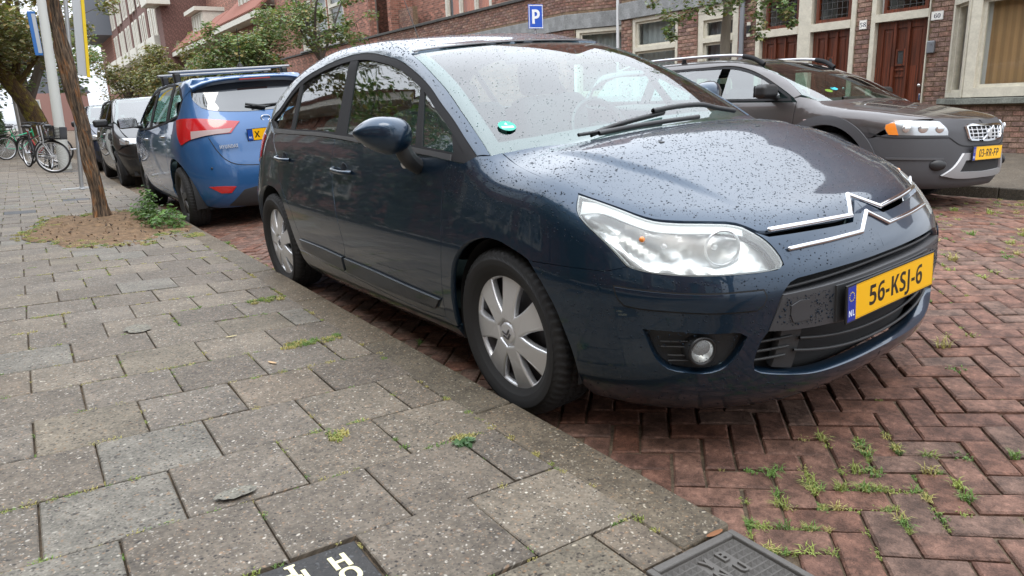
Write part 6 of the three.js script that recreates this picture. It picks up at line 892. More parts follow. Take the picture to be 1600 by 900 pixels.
{ // ---- long wall with coping, set-back upper floor with balcony
  const h = thing('balcony_house', 'brick house with stone coping, concrete band and set-back balcony floor', 'house');
  brickWall(h, [0, 0, F0], 0, [[-24, -12.67, 3.2, 3.76], [-24, -12.67, 2.3, 2.84]], 0.25, 300); part(h, 'lower_wall', box(-36, -24, 0.1, 3.76, F0 - 0.25, F0), brickFar); part(h, 'lower_wall', box(-24, -12.67, 0.1, 2.3, F0 - 0.25, F0 - 0.005), brickFar);
  part(h, 'concrete_band', rbox(-24, -12.66, 2.842, 3.198, F0 - 0.2, F0 + 0.04, 0.008), concrete);
  for (let x = -36; x < -12.7; x += 1.2) part(h, 'coping_stone', rbox(x + 0.004, Math.min(x + 1.196, -12.68), 3.762, 3.84, F0 - 0.3, F0 + 0.06, 0.012), std([0.23, 0.22, 0.21], 0.9, 0, { map: concreteTex }));
  const an = Math.atan2(-1.0, 1.75); brickWall(h, [-12.67, 0, F0], -an, [[0, 0.25, 2, 2.84], [0.25, 2.0, 2.0, 2.2], [0, 2.0, 3.2, 5.5]], 0.2, 220); const g = new THREE.Group(); g.name = 'angled_front'; g.position.set(-12.67, 0, F0); g.rotation.y = -an; h.add(g); part(g, 'concrete_band', rbox(-0.02, 2.0, 2.842, 3.198, -0.2, 0.03, 0.008), concrete); windowSet(g, 0.27, 1.9, 1.2, 2.83, -0.03, { fw: 0.09 });
  // upper floor
  const uz = F0 - 1.5; part(h, 'upper_wall', [box(-36, -21.3, 3.7, 9.5, uz - 0.3, uz), box(-18.3, -12.0, 3.7, 9.5, uz - 0.3, uz), box(-21.3, -18.3, 6.5, 9.5, uz - 0.3, uz)], brickFar);
  windowSet(h, -21.3, -18.3, 3.75, 6.5, uz, { fw: 0.14, mull: [-20.3, -19.3], m: white, cm: std([0.55, 0.16, 0.07], 0.9) });
  brickWall(h, [-23.9, 0, F0 - 0.9], 0, [[0, 1.2, 3.8, 4.72]], 0.2, 90); part(h, 'balcony_pier', box(-24.2, -23.92, 3.8, 9, F0 - 1.5, F0 - 0.6), brickFar);
  windowSet(h, -17.2, -14.5, 4.4, 6.4, uz + 0.02, { fw: 0.12, mull: [-15.8], m: white });
  // street windows in the forward part
  const fx = F0 + 0.0; part(h, 'front_wall', [box(-27.1, -24.6, 3.84, 9, F0 - 0.3, F0 - 0.02), box(-29.0, -28.85, 3.84, 9, F0 - 0.3, F0 - 0.02), box(-30.9, -30.7, 3.84, 9, F0 - 0.3, F0 - 0.02), box(-36, -32.5, 3.84, 9, F0 - 0.3, F0 - 0.02), box(-32.5, -27.1, 6.0, 9, F0 - 0.3, F0 - 0.02)], brickFar);
  windowSet(h, -28.84, -27.12, 3.9, 6.0, F0 - 0.06, { fw: 0.1, m: white, rails: [5.4] }); windowSet(h, -30.69, -29.02, 3.9, 6.0, F0 - 0.06, { fw: 0.1, m: white, rails: [5.4] }); windowSet(h, -32.48, -30.92, 3.9, 6.0, F0 - 0.06, { fw: 0.1, m: white, rails: [5.4] });
  for (const [a, b] of [[-28.9, -27.05], [-30.75, -28.95], [-32.55, -30.85]]) part(h, 'window_sill', rbox(a, b, 3.83, 3.9, F0 - 0.1, F0 + 0.12, 0.01), concrete);
}
{ // ---- tiled-roof house row further on, with white eaves
  const tiled = (label, x0, x1, zf, ye, base) => {
    const h = thing('tiled_roof_house', label, 'house', [0, 0, 0], 0, 'tiled roof houses further down the street');
    part(h, 'wall', box(x0, x1, 0.1, ye, zf - 3, zf), brickFar);
    part(h, 'eaves', box(x0 - 0.2, x1 + 0.2, ye, ye + 0.28, zf - 0.5, zf + 0.75), white);
    const n = Math.round((x1 - x0) / 0.3), r = new THREE.Group(); r.name = 'roof'; h.add(r);
    part(r, 'roof_slope', (() => { const g = box(x0 - 0.2, x1 + 0.2, -0.05, 0.05, -2.6, 0); g.rotateX(0.72); g.translate(0, ye + 0.3, zf + 0.72); return g; })(), roofTile);
    for (let k = 0; k < Math.min(n, 40); k++) { const x = lerp(x0 - 0.1, x1 + 0.1, (k + 0.5) / n), g = cylOpen([x, 0.06, 0], [x, 0.06, -2.6], 0.07, 8); g.rotateX(0.72); g.translate(0, ye + 0.3, zf + 0.72); part(r, 'tile_row', g, roofTile); }
    for (let x = x0 + 0.7; x < x1 - 1.2; x += 2.2) { windowSet(h, x, x + 1.4, base, base + 1.6, zf + 0.03, { fw: 0.1, m: white, rails: [base + 1.15] }); if (ye > 5) windowSet(h, x, x + 1.4, base - 2.8, base - 1.2, zf + 0.03, { fw: 0.1, m: white }); }
    // white dormer
    const dx = (x0 + x1) / 2; part(h, 'dormer', [box(dx - 2.0, dx + 1.4, ye + 1.0, ye + 1.12, zf - 1.6, zf - 0.1), box(dx - 2.1, dx + 1.5, ye + 2.5, ye + 2.75, zf - 1.8, zf + 0.15), box(dx - 2.0, dx + 1.4, ye + 1.1, ye + 2.5, zf - 1.8, zf - 0.35)], white); windowSet(h, dx - 1.9, dx + 1.3, ye + 1.15, ye + 2.45, zf - 0.3, { fw: 0.1, mull: [dx - 1.1, dx - 0.3, dx + 0.5], m: white });
    part(h, 'upper_wall', box(x0, x1, ye + 0.5, ye + 5.5, zf - 4.5, zf - 2.2), brickFar); return h;
  };
  tiled('brick house with orange tiled roof and white eaves behind the nearer street tree', -46, -36.1, F0 + 0.2, 5.9, 3.9); tiled('brick house with orange tiled roof and white eaves above the blue car roof bars', -60, -46.3, F0 + 0.4, 5.6, 3.6);
}
{ // ---- tall apartment block with narrow white windows
  const h = thing('apartment_block', 'tall red-brown brick block with narrow white windows and white balconies', 'building');
  const z = F0 + 0.3, x1 = -60.5, bays = 7, bw = 5.2;
  const bm2 = std([0.32, 0.165, 0.135], 0.95, 0, { map: cl.map });
  for (let b = 0; b < bays; b++) { const x = x1 - b * bw; part(h, 'bay_wall', box(x - bw + 0.05, x, 0.1, 15.5, z - 6, z + (b % 2 ? 0 : 0.25)), bm2); part(h, 'gable', (() => { const s = new THREE.Shape(); s.moveTo(0, 0); s.lineTo(bw - 0.05, 0); s.lineTo(bw - 0.05, 0.4); s.lineTo(bw / 2, 1.8); s.lineTo(0, 0.4); const g = new THREE.ExtrudeGeometry(s, { depth: 4, bevelEnabled: false }); boxUV(g); g.translate(x - bw + 0.05, 15.5, z - 4 + (b % 2 ? 0 : 0.25)); return g; })(), bm2);
    for (const [y0, y1] of [[11.2, 14.6], [7.6, 10.4]]) for (const dx of [0.9, 2.9]) { const w = new THREE.Group(); w.name = 'window'; h.add(w); const a = x - bw + dx, zz = z + 0.3; part(w, 'frame', [box(a, a + 0.4, y0, y1, zz - 0.1, zz), box(a + 0.9, a + 1.3, y0, y1, zz - 0.1, zz), box(a + 0.4, a + 0.9, y1 - 0.2, y1, zz - 0.1, zz), box(a + 0.4, a + 0.9, y0, y0 + 0.2, zz - 0.1, zz)], white); part(w, 'pane', box(a + 0.4, a + 0.9, y0 + 0.2, y1 - 0.2, zz - 0.08, zz - 0.05), std([0.24, 0.27, 0.29], 0.05, 0, { clearcoat: 1 })); }
    for (const y of [4.2, 6.4]) { const bc = part(h, 'balcony', rbox(x - bw + 0.6, x - 0.6, y, y + 1.0, z + 0.25, z + 1.5, 0.02), white); } }
  part(h, 'corner_tower', box(-60.4, -58.4, 0.1, 13.5, z - 5, z + 1.2), bm2); for (const y of [9.2, 11.8]) part(h, 'corner_balcony', rbox(-60.2, -57.6, y, y + 1.0, z + 0.6, z + 2.2, 0.03), white);
}
{ // slate-roofed tower and low houses closing the street
  const h = thing('slate_roof_house', 'grey slate roof rising behind the far end of the brick block', 'house');
  part(h, 'wall', box(-112, -98, 0.1, 11, -14, F0 + 0.5), brickFar); part(h, 'roof', (() => { const s = new THREE.Shape(); s.moveTo(-7.5, 0); s.lineTo(7.5, 0); s.lineTo(2, 7.5); s.lineTo(-2, 7.5); s.closePath(); const g = new THREE.ExtrudeGeometry(s, { depth: 14, bevelEnabled: false }); g.rotateY(Math.PI / 2); g.translate(-112, 11, -11.5); return g; })(), slate);
  const h2 = thing('corner_house', 'small pink brick house with dark roof closing the far end of the street', 'house');
  part(h2, 'wall', box(-128, -118, 0.1, 5.2, -7, 1.2), std([0.3, 0.17, 0.145], 0.9)); part(h2, 'roof', (() => { const s = new THREE.Shape(); s.moveTo(-4.5, 0); s.lineTo(4.5, 0); s.lineTo(0, 4.2); s.closePath(); const g = new THREE.ExtrudeGeometry(s, { depth: 10, bevelEnabled: false }); g.rotateY(Math.PI / 2); g.translate(-128, 5.2, -3); return g; })(), slate); for (const z of [-5.5, -3, -0.6]) { const w = new THREE.Group(); w.name = 'window'; w.position.set(-118, 0, 0); w.rotation.y = 0; h2.add(w); part(w, 'frame', box(-0.02, 0.06, 2.8, 4.4, z - 0.6, z + 0.6), white); part(w, 'pane', box(0.061, 0.07, 2.95, 4.25, z - 0.45, z + 0.45), std([0.24, 0.27, 0.29], 0.1)); }
}
{ // the near side of the street: terrace behind hedges, mirrored in the wet paint and the car windows
  for (let k = 0; k < 5; k++) { const x0 = 6 - k * 9, h = thing('terrace_house', ['brick terrace house with white windows behind the pavement, opposite the nearest car', 'brick terrace house with white windows behind the pavement, opposite the blue hatchback', 'brick terrace house with white windows beyond the near tree', 'brick terrace house with white windows behind the parked bicycles', 'brick terrace house with white windows past the bicycles'][k], 'house', [0, 0, 0], 0, 'terrace houses on the near side');
    part(h, 'wall', box(x0, x0 + 8.9, 0.05, 6.2, 6.2, 9), brickFar); part(h, 'eaves', box(x0 - 0.05, x0 + 8.95, 6.2, 6.45, 5.7, 9), white); part(h, 'roof', (() => { const g = box(x0, x0 + 8.9, -0.06, 0.06, 0, 4.2); g.rotateX(-0.75); g.translate(0, 6.45, 5.65); return g; })(), roofTile);
    const g = new THREE.Group(); g.name = 'front'; g.position.set(x0 + 8.9, 0, 6.2); g.rotation.y = Math.PI; h.add(g);
    for (const [a, b, c, d] of [[0.6, 2.6, 1.0, 2.7], [3.2, 5.2, 1.0, 2.7], [0.6, 2.6, 3.9, 5.6], [3.2, 5.2, 3.9, 5.6], [6.2, 8.2, 3.9, 5.6]]) { const w = new THREE.Group(); w.name = 'window'; g.add(w); part(w, 'frame', [box(a, b, d - 0.12, d, -0.02, 0.06), box(a, b, c, c + 0.12, -0.02, 0.06), box(a, a + 0.12, c + 0.12, d - 0.12, -0.02, 0.06), box(b - 0.12, b, c + 0.12, d - 0.12, -0.02, 0.06), box((a + b) / 2 - 0.06, (a + b) / 2 + 0.06, c + 0.12, d - 0.12, -0.02, 0.05)], white); part(w, 'pane', box(a + 0.1, b - 0.1, c + 0.1, d - 0.1, -0.01, 0.01), std([0.24, 0.27, 0.28], 0.04, 0, { clearcoat: 1 })); }
    part(g, 'front_door', box(6.6, 7.6, 0.1, 2.3, 0, 0.04), std([0.05, 0.10, 0.07], 0.4)); part(g, 'door_canopy', box(6.2, 8.0, 2.5, 2.62, 0, 0.7), white); }
}

// ------------------------------------------------------------------ trees, hedges, grass
const barkTex = dataTex(256, 512, (i, j) => { const u = i / 256, v = j / 512, f = n16(u * 1.0, v * 0.6) * 0.5 + n64(u, v * 0.35) * 0.5, c = Math.pow(f, 1.15), o = clamp((n8(u, v) - 0.48) * 5) * clamp((n32(u, v * 0.5) - 0.35) * 4); const a = [lerp(34, 176, c), lerp(28, 144, c), lerp(24, 116, c)], b = [lerp(100, 195, c), lerp(64, 130, c), lerp(36, 80, c)]; return a.map((q, k) => lerp(q, b[k], o * 0.7)); });
const barkBump = dataTex(256, 512, (i, j) => { const u = i / 256, v = j / 512, v2 = 255 * (0.55 * n16(u, v * 0.6) + 0.45 * n64(u, v * 0.35)); return [v2, v2, v2]; }, false);
const mossTex = dataTex(256, 512, (i, j) => { const u = i / 256, v = j / 512, f = n32(u, v * 0.5) * 0.6 + n64(u, v) * 0.4, o = clamp((n8(u, v) - 0.35) * 3); return [lerp(70, 138, f) * lerp(0.8, 1, o), lerp(60, 128, f) * lerp(0.7, 1, o), lerp(45, 44, f)]; });
for (const t of [barkTex, barkBump, mossTex]) t.repeat.set(2, 1);
const bark = std([0.95, 0.97, 0.95], 0.95, 0, { map: barkTex, bumpMap: barkBump, bumpScale: 0.03 }), barkMoss = std([0.9, 0.88, 0.75], 0.95, 0, { map: mossTex, bumpMap: barkBump, bumpScale: 0.03 }), barkGrey = std([0.12, 0.10, 0.085], 0.95, 0, { bumpMap: barkBump, bumpScale: 0.02 });
const leafMat = std([1, 1, 1], 0.9, 0, { vertexColors: true, side: THREE.DoubleSide, transmission: 0.42, thickness: 0 });
function limb(pts, r0, r1, rs = 8, rough = 0, flare = 0) { const c = new THREE.CatmullRomCurve3(pts.map(p => V(...p)), false, 'centripetal'), seg = Math.max(6, pts.length * 5), fr = c.computeFrenetFrames(seg, false), pos = [], uv = [], idx = []; const L = c.getLength();
  for (let i = 0; i <= seg; i++) { const t = i / seg, P = c.getPointAt(t); for (let k = 0; k <= rs; k++) { const a = k / rs * Math.PI * 2, kk = k % rs; const r = lerp(r0, r1, t) * (1 + flare * Math.exp(-t * L * 7) * (1 + 0.45 * Math.sin(a * 5 + 1))) * (1 + rough * fbm(Math.cos(a) * 1.3, t * L * 2.2, Math.sin(a) * 1.3 + r0 * 30) * 1.0); const n = fr.normals[i].clone().multiplyScalar(Math.cos(a)).addScaledVector(fr.binormals[i], Math.sin(a)); pos.push(P.x + n.x * r, P.y + n.y * r, P.z + n.z * r); uv.push(k / rs, t * L); } }
  for (let i = 0; i < seg; i++) for (let k = 0; k < rs; k++) { const a = i * (rs + 1) + k, b = a + rs + 1; idx.push(a, a + 1, b, b, a + 1, b + 1); }
  const g = new THREE.BufferGeometry(); g.setAttribute('position', new THREE.Float32BufferAttribute(pos, 3)); g.setAttribute('uv', new THREE.Float32BufferAttribute(uv, 2)); g.setIndex(idx); g.computeVertexNormals(); return g; }
function leafCloud(points, size, palette, per) { // points: [x,y,z,spread]; many small folded leaves round each
  const pos = [], col = [], nor = [];
  for (const [x, y, z, s] of points) for (let k = 0; k < per; k++) {
    const u = V(rr(-1, 1), rr(-1, 1), rr(-1, 1)); if (u.lengthSq() > 1) { u.normalize().multiplyScalar(Math.cbrt(rnd())); } const c = V(x + u.x * s, y + u.y * s * 0.8, z + u.z * s), a = rnd() * 6.283, d = V(Math.cos(a), rr(-0.9, 0.35), Math.sin(a)).normalize(), w = d.clone().cross(V(rr(-0.5, 0.5), 1, rr(-0.5, 0.5))).normalize(), l = size * rr(0.6, 1.3), h = l * 0.36, n = w.clone().cross(d).normalize(); if (n.y < 0) n.negate();
    const A = c, B = c.clone().addScaledVector(d, l * 0.5).addScaledVector(w, h).addScaledVector(n, 0.12 * l), C = c.clone().addScaledVector(d, l), D = c.clone().addScaledVector(d, l * 0.5).addScaledVector(w, -h).addScaledVector(n, 0.12 * l);
    const p = palette[rnd() * palette.length | 0], v = rr(0.7, 1.25); for (const q of [A, B, C, A, C, D]) { pos.push(q.x, q.y, q.z); col.push(p[0] * v, p[1] * v, p[2] * v); }
  }
  const g = new THREE.BufferGeometry(); g.setAttribute('position', new THREE.Float32BufferAttribute(pos, 3)); g.setAttribute('color', new THREE.Float32BufferAttribute(col, 3)); g.computeVertexNormals(); g.setAttribute('uv', new THREE.BufferAttribute(new Float32Array(pos.length / 3 * 2), 2)); return g;
}
const greens = [[0.14, 0.23, 0.05], [0.17, 0.25, 0.06], [0.11, 0.19, 0.045], [0.22, 0.24, 0.06], [0.26, 0.20, 0.06], [0.10, 0.17, 0.045]], autumn = [[0.15, 0.17, 0.035], [0.21, 0.19, 0.04], [0.26, 0.18, 0.045], [0.12, 0.15, 0.035], [0.16, 0.175, 0.035]], deepGreen = [[0.035, 0.07, 0.018], [0.05, 0.09, 0.02], [0.07, 0.11, 0.03], [0.03, 0.055, 0.016]];
function streetTree(name, label, base, trunk, o) {
  const t = thing(name, label, 'tree', base, 0, o.group); seed = o.seed;
  part(t, 'trunk', limb(trunk, o.r0, o.r1, o.rs ?? 12, o.rough ?? 0.25, 0.5), o.bark ?? barkGrey);
  const topP = V(...trunk[trunk.length - 1]), clumps = [], n = o.limbs ?? 7;
  for (let k = 0; k < n; k++) { const a = k / n * 6.283 + rr(-0.3, 0.3), R = o.spread * rr(0.6, 1), st = V(...trunk[trunk.length - 1 - (k % 2 && trunk.length > 2 ? 1 : 0)]), hgt = rr(0.15, 1) * o.height, end = V(topP.x + Math.cos(a) * R + (o.lean?.[0] ?? 0), topP.y + hgt, topP.z + Math.sin(a) * R + (o.lean?.[1] ?? 0)), mid = st.clone().lerp(end, 0.5).add(V(rr(-0.2, 0.2), rr(0, 0.35) * o.height * 0.4, rr(-0.2, 0.2)));
    part(t, 'limb', limb([[st.x, st.y, st.z], [mid.x, mid.y, mid.z], [end.x, end.y, end.z]], o.r1 * rr(0.5, 0.75), 0.008, 6), o.bark2 ?? barkGrey);
    const m = o.clumps ?? 7; for (let j = 0; j < m; j++) { const f = 0.35 + 0.75 * (j / m), p = st.clone().lerp(mid, Math.min(1, f * 2)).lerp(end, clamp(f * 2 - 1, 0, 1.2)); const off = V(rr(-1, 1), rr(-0.8, 0.6), rr(-1, 1)).multiplyScalar(o.spread * 0.32); const q = p.clone().add(off); clumps.push([q.x, q.y, q.z, o.clumpR * rr(0.6, 1.25)]); if (o.twigs) part(t, 'twig', limb([[p.x, p.y, p.z], [lerp(p.x, q.x, 0.6), lerp(p.y, q.y, 0.6) + 0.05, lerp(p.z, q.z, 0.6)], [q.x, q.y, q.z]], 0.012, 0.003, 4), o.bark2 ?? barkGrey); } }
  for (const c of o.extra ?? []) clumps.push(c);
  part(t, 'crown', leafCloud(clumps, o.leaf, o.palette ?? greens, o.per), leafMat); return t;
}
const farG = 'street trees across the street';
streetTree('street_tree', 'small tree with ochre-green leaves in front of the curtained window', [-5.0, 0.1, -6.4], [[0, 0, 0], [0.02, 0.9, 0.01], [-0.03, 1.7, 0], [0.02, 2.2, 0.02], [0.03, 2.75, 0.0]], { seed: 101, r0: 0.08, r1: 0.06, spread: 1.25, height: 1.5, limbs: 8, clumps: 8, clumpR: 0.22, leaf: 0.07, per: 60, palette: greens, twigs: true, group: farG, bark2: barkGrey, bark: std([0.20, 0.17, 0.13], 0.95, 0, { bumpMap: barkBump, bumpScale: 0.02 }), extra: [[-0.62, 2.08, 0.35, 0.12], [-0.75, 1.95, 0.38, 0.1], [-0.9, 2.2, 0.3, 0.14], [-0.7, 1.84, 0.38, 0.07], [0.62, 2.05, 0.2, 0.15], [0.72, 1.88, 0.22, 0.11], [0.78, 2.2, 0.2, 0.16], [0.95, 2.1, 0.1, 0.13], [1.05, 1.98, 0.1, 0.1], [-0.2, 2.3, 0.3, 0.2], [0.15, 2.35, 0.25, 0.2], [0.3, 2.3, 0.3, 0.17], [-1.15, 2.4, 0.3, 0.13], [-0.4, 2.15, 0.35, 0.12], [0.5, 2.32, 0.2, 0.2], [0.85, 2.3, 0.15, 0.18], [-0.05, 2.2, 0.32, 0.15], [-0.55, 2.38, 0.3, 0.18], [0.7, 1.74, 0.22, 0.07], [1.1, 1.86, 0.1, 0.08], [0.3, 2.15, 0.3, 0.12]] });
streetTree('street_tree', 'green tree rising behind the nearest car roof', [-21.4, 0.1, -6.4], [[0, 0, 0], [0.05, 1.2, 0], [-0.05, 2.6, 0], [-0.15, 3.3, 0.1]], { seed: 102, r0: 0.13, r1: 0.09, spread: 1.75, height: 2.6, limbs: 9, clumps: 9, clumpR: 0.3, leaf: 0.12, per: 62, group: farG, twigs: true });
streetTree('street_tree', 'dense green tree above the blue hatchback roof bars', [-31.0, 0.1, -6.4], [[0, 0, 0], [0.05, 1.2, 0], [-0.1, 2.4, 0]], { seed: 103, r0: 0.15, r1: 0.1, spread: 1.9, height: 3.0, limbs: 11, clumps: 9, clumpR: 0.6, leaf: 0.17, per: 130, group: farG });
streetTree('street_tree', 'yellowing tree in front of the white balconies', [-46.5, 0.1, -6.4], [[0, 0, 0], [0.05, 1.2, 0], [-0.1, 2.2, 0]], { seed: 104, r0: 0.15, r1: 0.1, spread: 2.2, height: 3.1, limbs: 11, clumps: 9, clumpR: 0.62, leaf: 0.2, per: 120, palette: autumn, group: farG });
streetTree('street_tree', 'small hazy tree at the far end of the opposite row', [-70, 0.1, -6.4], [[0, 0, 0], [0.05, 1.2, 0], [-0.1, 2.6, 0]], { seed: 105, r0: 0.15, r1: 0.1, spread: 2.6, height: 4.5, limbs: 9, clumps: 8, clumpR: 0.75, leaf: 0.26, per: 50, palette: autumn, group: farG });
// near side
streetTree('leaning_tree', 'leaning tree with peeling orange-brown bark in the open soil patch', [-6.7, 0.05, 1.62], [[0, -0.05, 0], [-0.02, 0.25, 0.0], [-0.03, 0.8, 0.025], [-0.02, 1.3, 0.05], [-0.04, 1.8, 0.07], [-0.06, 2.3, 0.08], [-0.1, 3.0, 0.05]], { seed: 106, r0: 0.068, r1: 0.062, rs: 30, rough: 0.9, bark, bark2: barkGrey, spread: 1.5, height: 2.2, limbs: 8, clumps: 8, clumpR: 0.3, leaf: 0.09, per: 60, palette: autumn, twigs: true });
streetTree('mossy_tree', 'big tree with yellow-green mossy trunk beyond the bicycles', [-27.5, 0.08, 1.55], [[0, 0, 0], [0.02, 1.2, 0.05], [-0.1, 2.2, 0.45], [0.0, 3.1, 1.0]], { seed: 107, r0: 0.36, r1: 0.22, rs: 16, bark: barkMoss, bark2: barkMoss, spread: 3.0, height: 3.6, limbs: 11, clumps: 10, clumpR: 0.62, leaf: 0.17, per: 110, palette: autumn, twigs: true });
streetTree('dark_tree', 'darker trunk standing just behind the mossy tree', [-33, 0.08, 1.75], [[0, 0, 0], [0.05, 1.6, 0.02], [0.0, 3.2, 0.1]], { seed: 108, r0: 0.36, r1: 0.3, rs: 14, spread: 3.2, height: 4, limbs: 8, clumps: 8, clumpR: 0.8, leaf: 0.2, per: 90, palette: greens });
streetTree('roadside_tree', 'street tree behind the camera mirrored in the car windows', [4.3, 0.05, 1.62], [[0, 0, 0], [0.02, 1.2, 0], [0, 2.4, 0]], { seed: 109, r0: 0.12, r1: 0.1, spread: 2.0, height: 2.4, limbs: 8, clumps: 8, clumpR: 0.42, leaf: 0.11, per: 60, palette: greens });
function bush(name, label, x0, x1, z0, z1, h, pal, per, leaf, group) { const t = thing(name, label, 'hedge', [(x0 + x1) / 2, walkY(z0), (z0 + z1) / 2], 0, group), c = []; const n = Math.max(6, Math.round((x1 - x0) * (z1 - z0) * h * 14)); for (let i = 0; i < n; i++) c.push([rr(x0, x1) - (x0 + x1) / 2, rr(0.08, h), rr(z0, z1) - (z0 + z1) / 2, 0.22]); part(t, 'foliage', leafCloud(c, leaf, pal, per), leafMat); part(t, 'stems', Array.from({ length: 12 }, () => { const x = rr(x0, x1) - (x0 + x1) / 2, z = rr(z0, z1) - (z0 + z1) / 2; return cyl([x, 0, z], [x + rr(-0.1, 0.1), h * 0.8, z + rr(-0.1, 0.1)], 0.012, 0.006, 5); }), barkGrey); return t; }
seed = 555;
bush('hedge', 'clipped garden hedge on the near side, opposite the nearest car', -4.5, 3.5, 3.35, 4.0, 2.0, deepGreen, 26, 0.1, 'garden hedges'); bush('hedge', 'clipped garden hedge on the near side, opposite the blue hatchback', -14, -5, 3.35, 4.0, 1.9, deepGreen, 22, 0.12, 'garden hedges');
bush('hedge', 'leafy hedge along the pavement beside the bicycles', -34, -15, 3.25, 4.0, 1.5, deepGreen, 14, 0.16, 'garden hedges'); bush('tall_shrub', 'dark green shrubs overhanging the far pavement edge', -62, -34, 3.1, 5.5, 4.2, deepGreen, 5, 0.42);
streetTree('garden_tree', 'dark leafy garden tree leaning over the far pavement', [-40, 0.1, 3.9], [[0, 0, 0], [0, 1.6, 0], [0, 2.6, 0]], { seed: 110, r0: 0.2, r1: 0.15, spread: 2.2, height: 3.6, limbs: 9, clumps: 8, clumpR: 0.8, leaf: 0.22, per: 60, palette: deepGreen });
streetTree('garden_tree', 'garden tree behind the hedge opposite the nearest car', [-1.5, 0.1, 4.9], [[0, 0, 0], [0, 1.2, 0], [0, 2.0, 0]], { seed: 111, r0: 0.14, r1: 0.1, spread: 1.7, height: 2.6, limbs: 9, clumps: 8, clumpR: 0.5, leaf: 0.13, per: 55, palette: greens });
streetTree('garden_tree', 'garden tree behind the hedge opposite the blue hatchback', [-9.5, 0.1, 5.0], [[0, 0, 0], [0, 1.2, 0], [0, 2.2, 0]], { seed: 112, r0: 0.14, r1: 0.1, spread: 1.8, height: 2.8, limbs: 9, clumps: 8, clumpR: 0.5, leaf: 0.14, per: 50, palette: greens });
seed = 901;
// ---- grass in the joints
function tuftGeo(n, h, spread, lean) { const pos = [], nor = [], col = []; for (let k = 0; k < n; k++) { const a = rnd() * 6.283, r = spread * Math.sqrt(rnd()), x = Math.cos(a) * r, z = Math.sin(a) * r, b = rnd() * 6.283, l = h * rr(0.45, 1), w = 0.0016 + 0.0012 * rnd(), d = V(Math.cos(b), 0, Math.sin(b)), s = V(-d.z, 0, d.x), up = lean * rr(0.4, 1.2); const P0 = V(x, -0.004, z), P1 = P0.clone().addScaledVector(d, l * 0.35 * up).add(V(0, l * 0.6, 0)), P2 = P0.clone().addScaledVector(d, l * up).add(V(0, l * (1 - 0.4 * up), 0)); const n0 = V(d.x * -0.4, 0.9, d.z * -0.4).normalize(); const A = P0.clone().addScaledVector(s, w), B = P0.clone().addScaledVector(s, -w), C = P1.clone().addScaledVector(s, w * 0.8), D = P1.clone().addScaledVector(s, -w * 0.8); for (const q of [A, B, C, B, D, C, C, D, P2]) pos.push(q.x, q.y, q.z); }
  const g = new THREE.BufferGeometry(); g.setAttribute('position', new THREE.Float32BufferAttribute(pos, 3)); g.computeVertexNormals(); g.setAttribute('uv', new THREE.BufferAttribute(new Float32Array(pos.length / 3 * 2), 2)); return g; }
const tall = tuftGeo(26, 0.05, 0.02, 0.9), low = tuftGeo(34, 0.02, 0.025, 0.8), grassMat = std([1, 1, 1], 0.9, 0, { side: THREE.DoubleSide, transmission: 0.3, thickness: 0 });
function scatter(name, label, geo, list, dry = 0.2) { const im = new THREE.InstancedMesh(geo, grassMat, list.length), m = new THREE.Matrix4(), q = new THREE.Quaternion(); list.forEach(([x, y, z, s], i) => { q.setFromAxisAngle(V(0, 1, 0), rnd() * 6.3); im.setMatrixAt(i, m.compose(V(x, y, z), q, V(s, s * rr(0.7, 1.2), s))); const t = rnd(), c = (t < dry ? [0.42, 0.37, 0.12] : t < 0.7 ? [0.28, 0.33, 0.07] : [0.15, 0.26, 0.05]), v = rr(0.8, 1.2); im.setColorAt(i, new THREE.Color().setRGB(c[0] * v, c[1] * v, c[2] * v)); }); im.name = numbered(name); im.userData = { kind: 'stuff', label, category: 'grass' }; scene.add(im); }
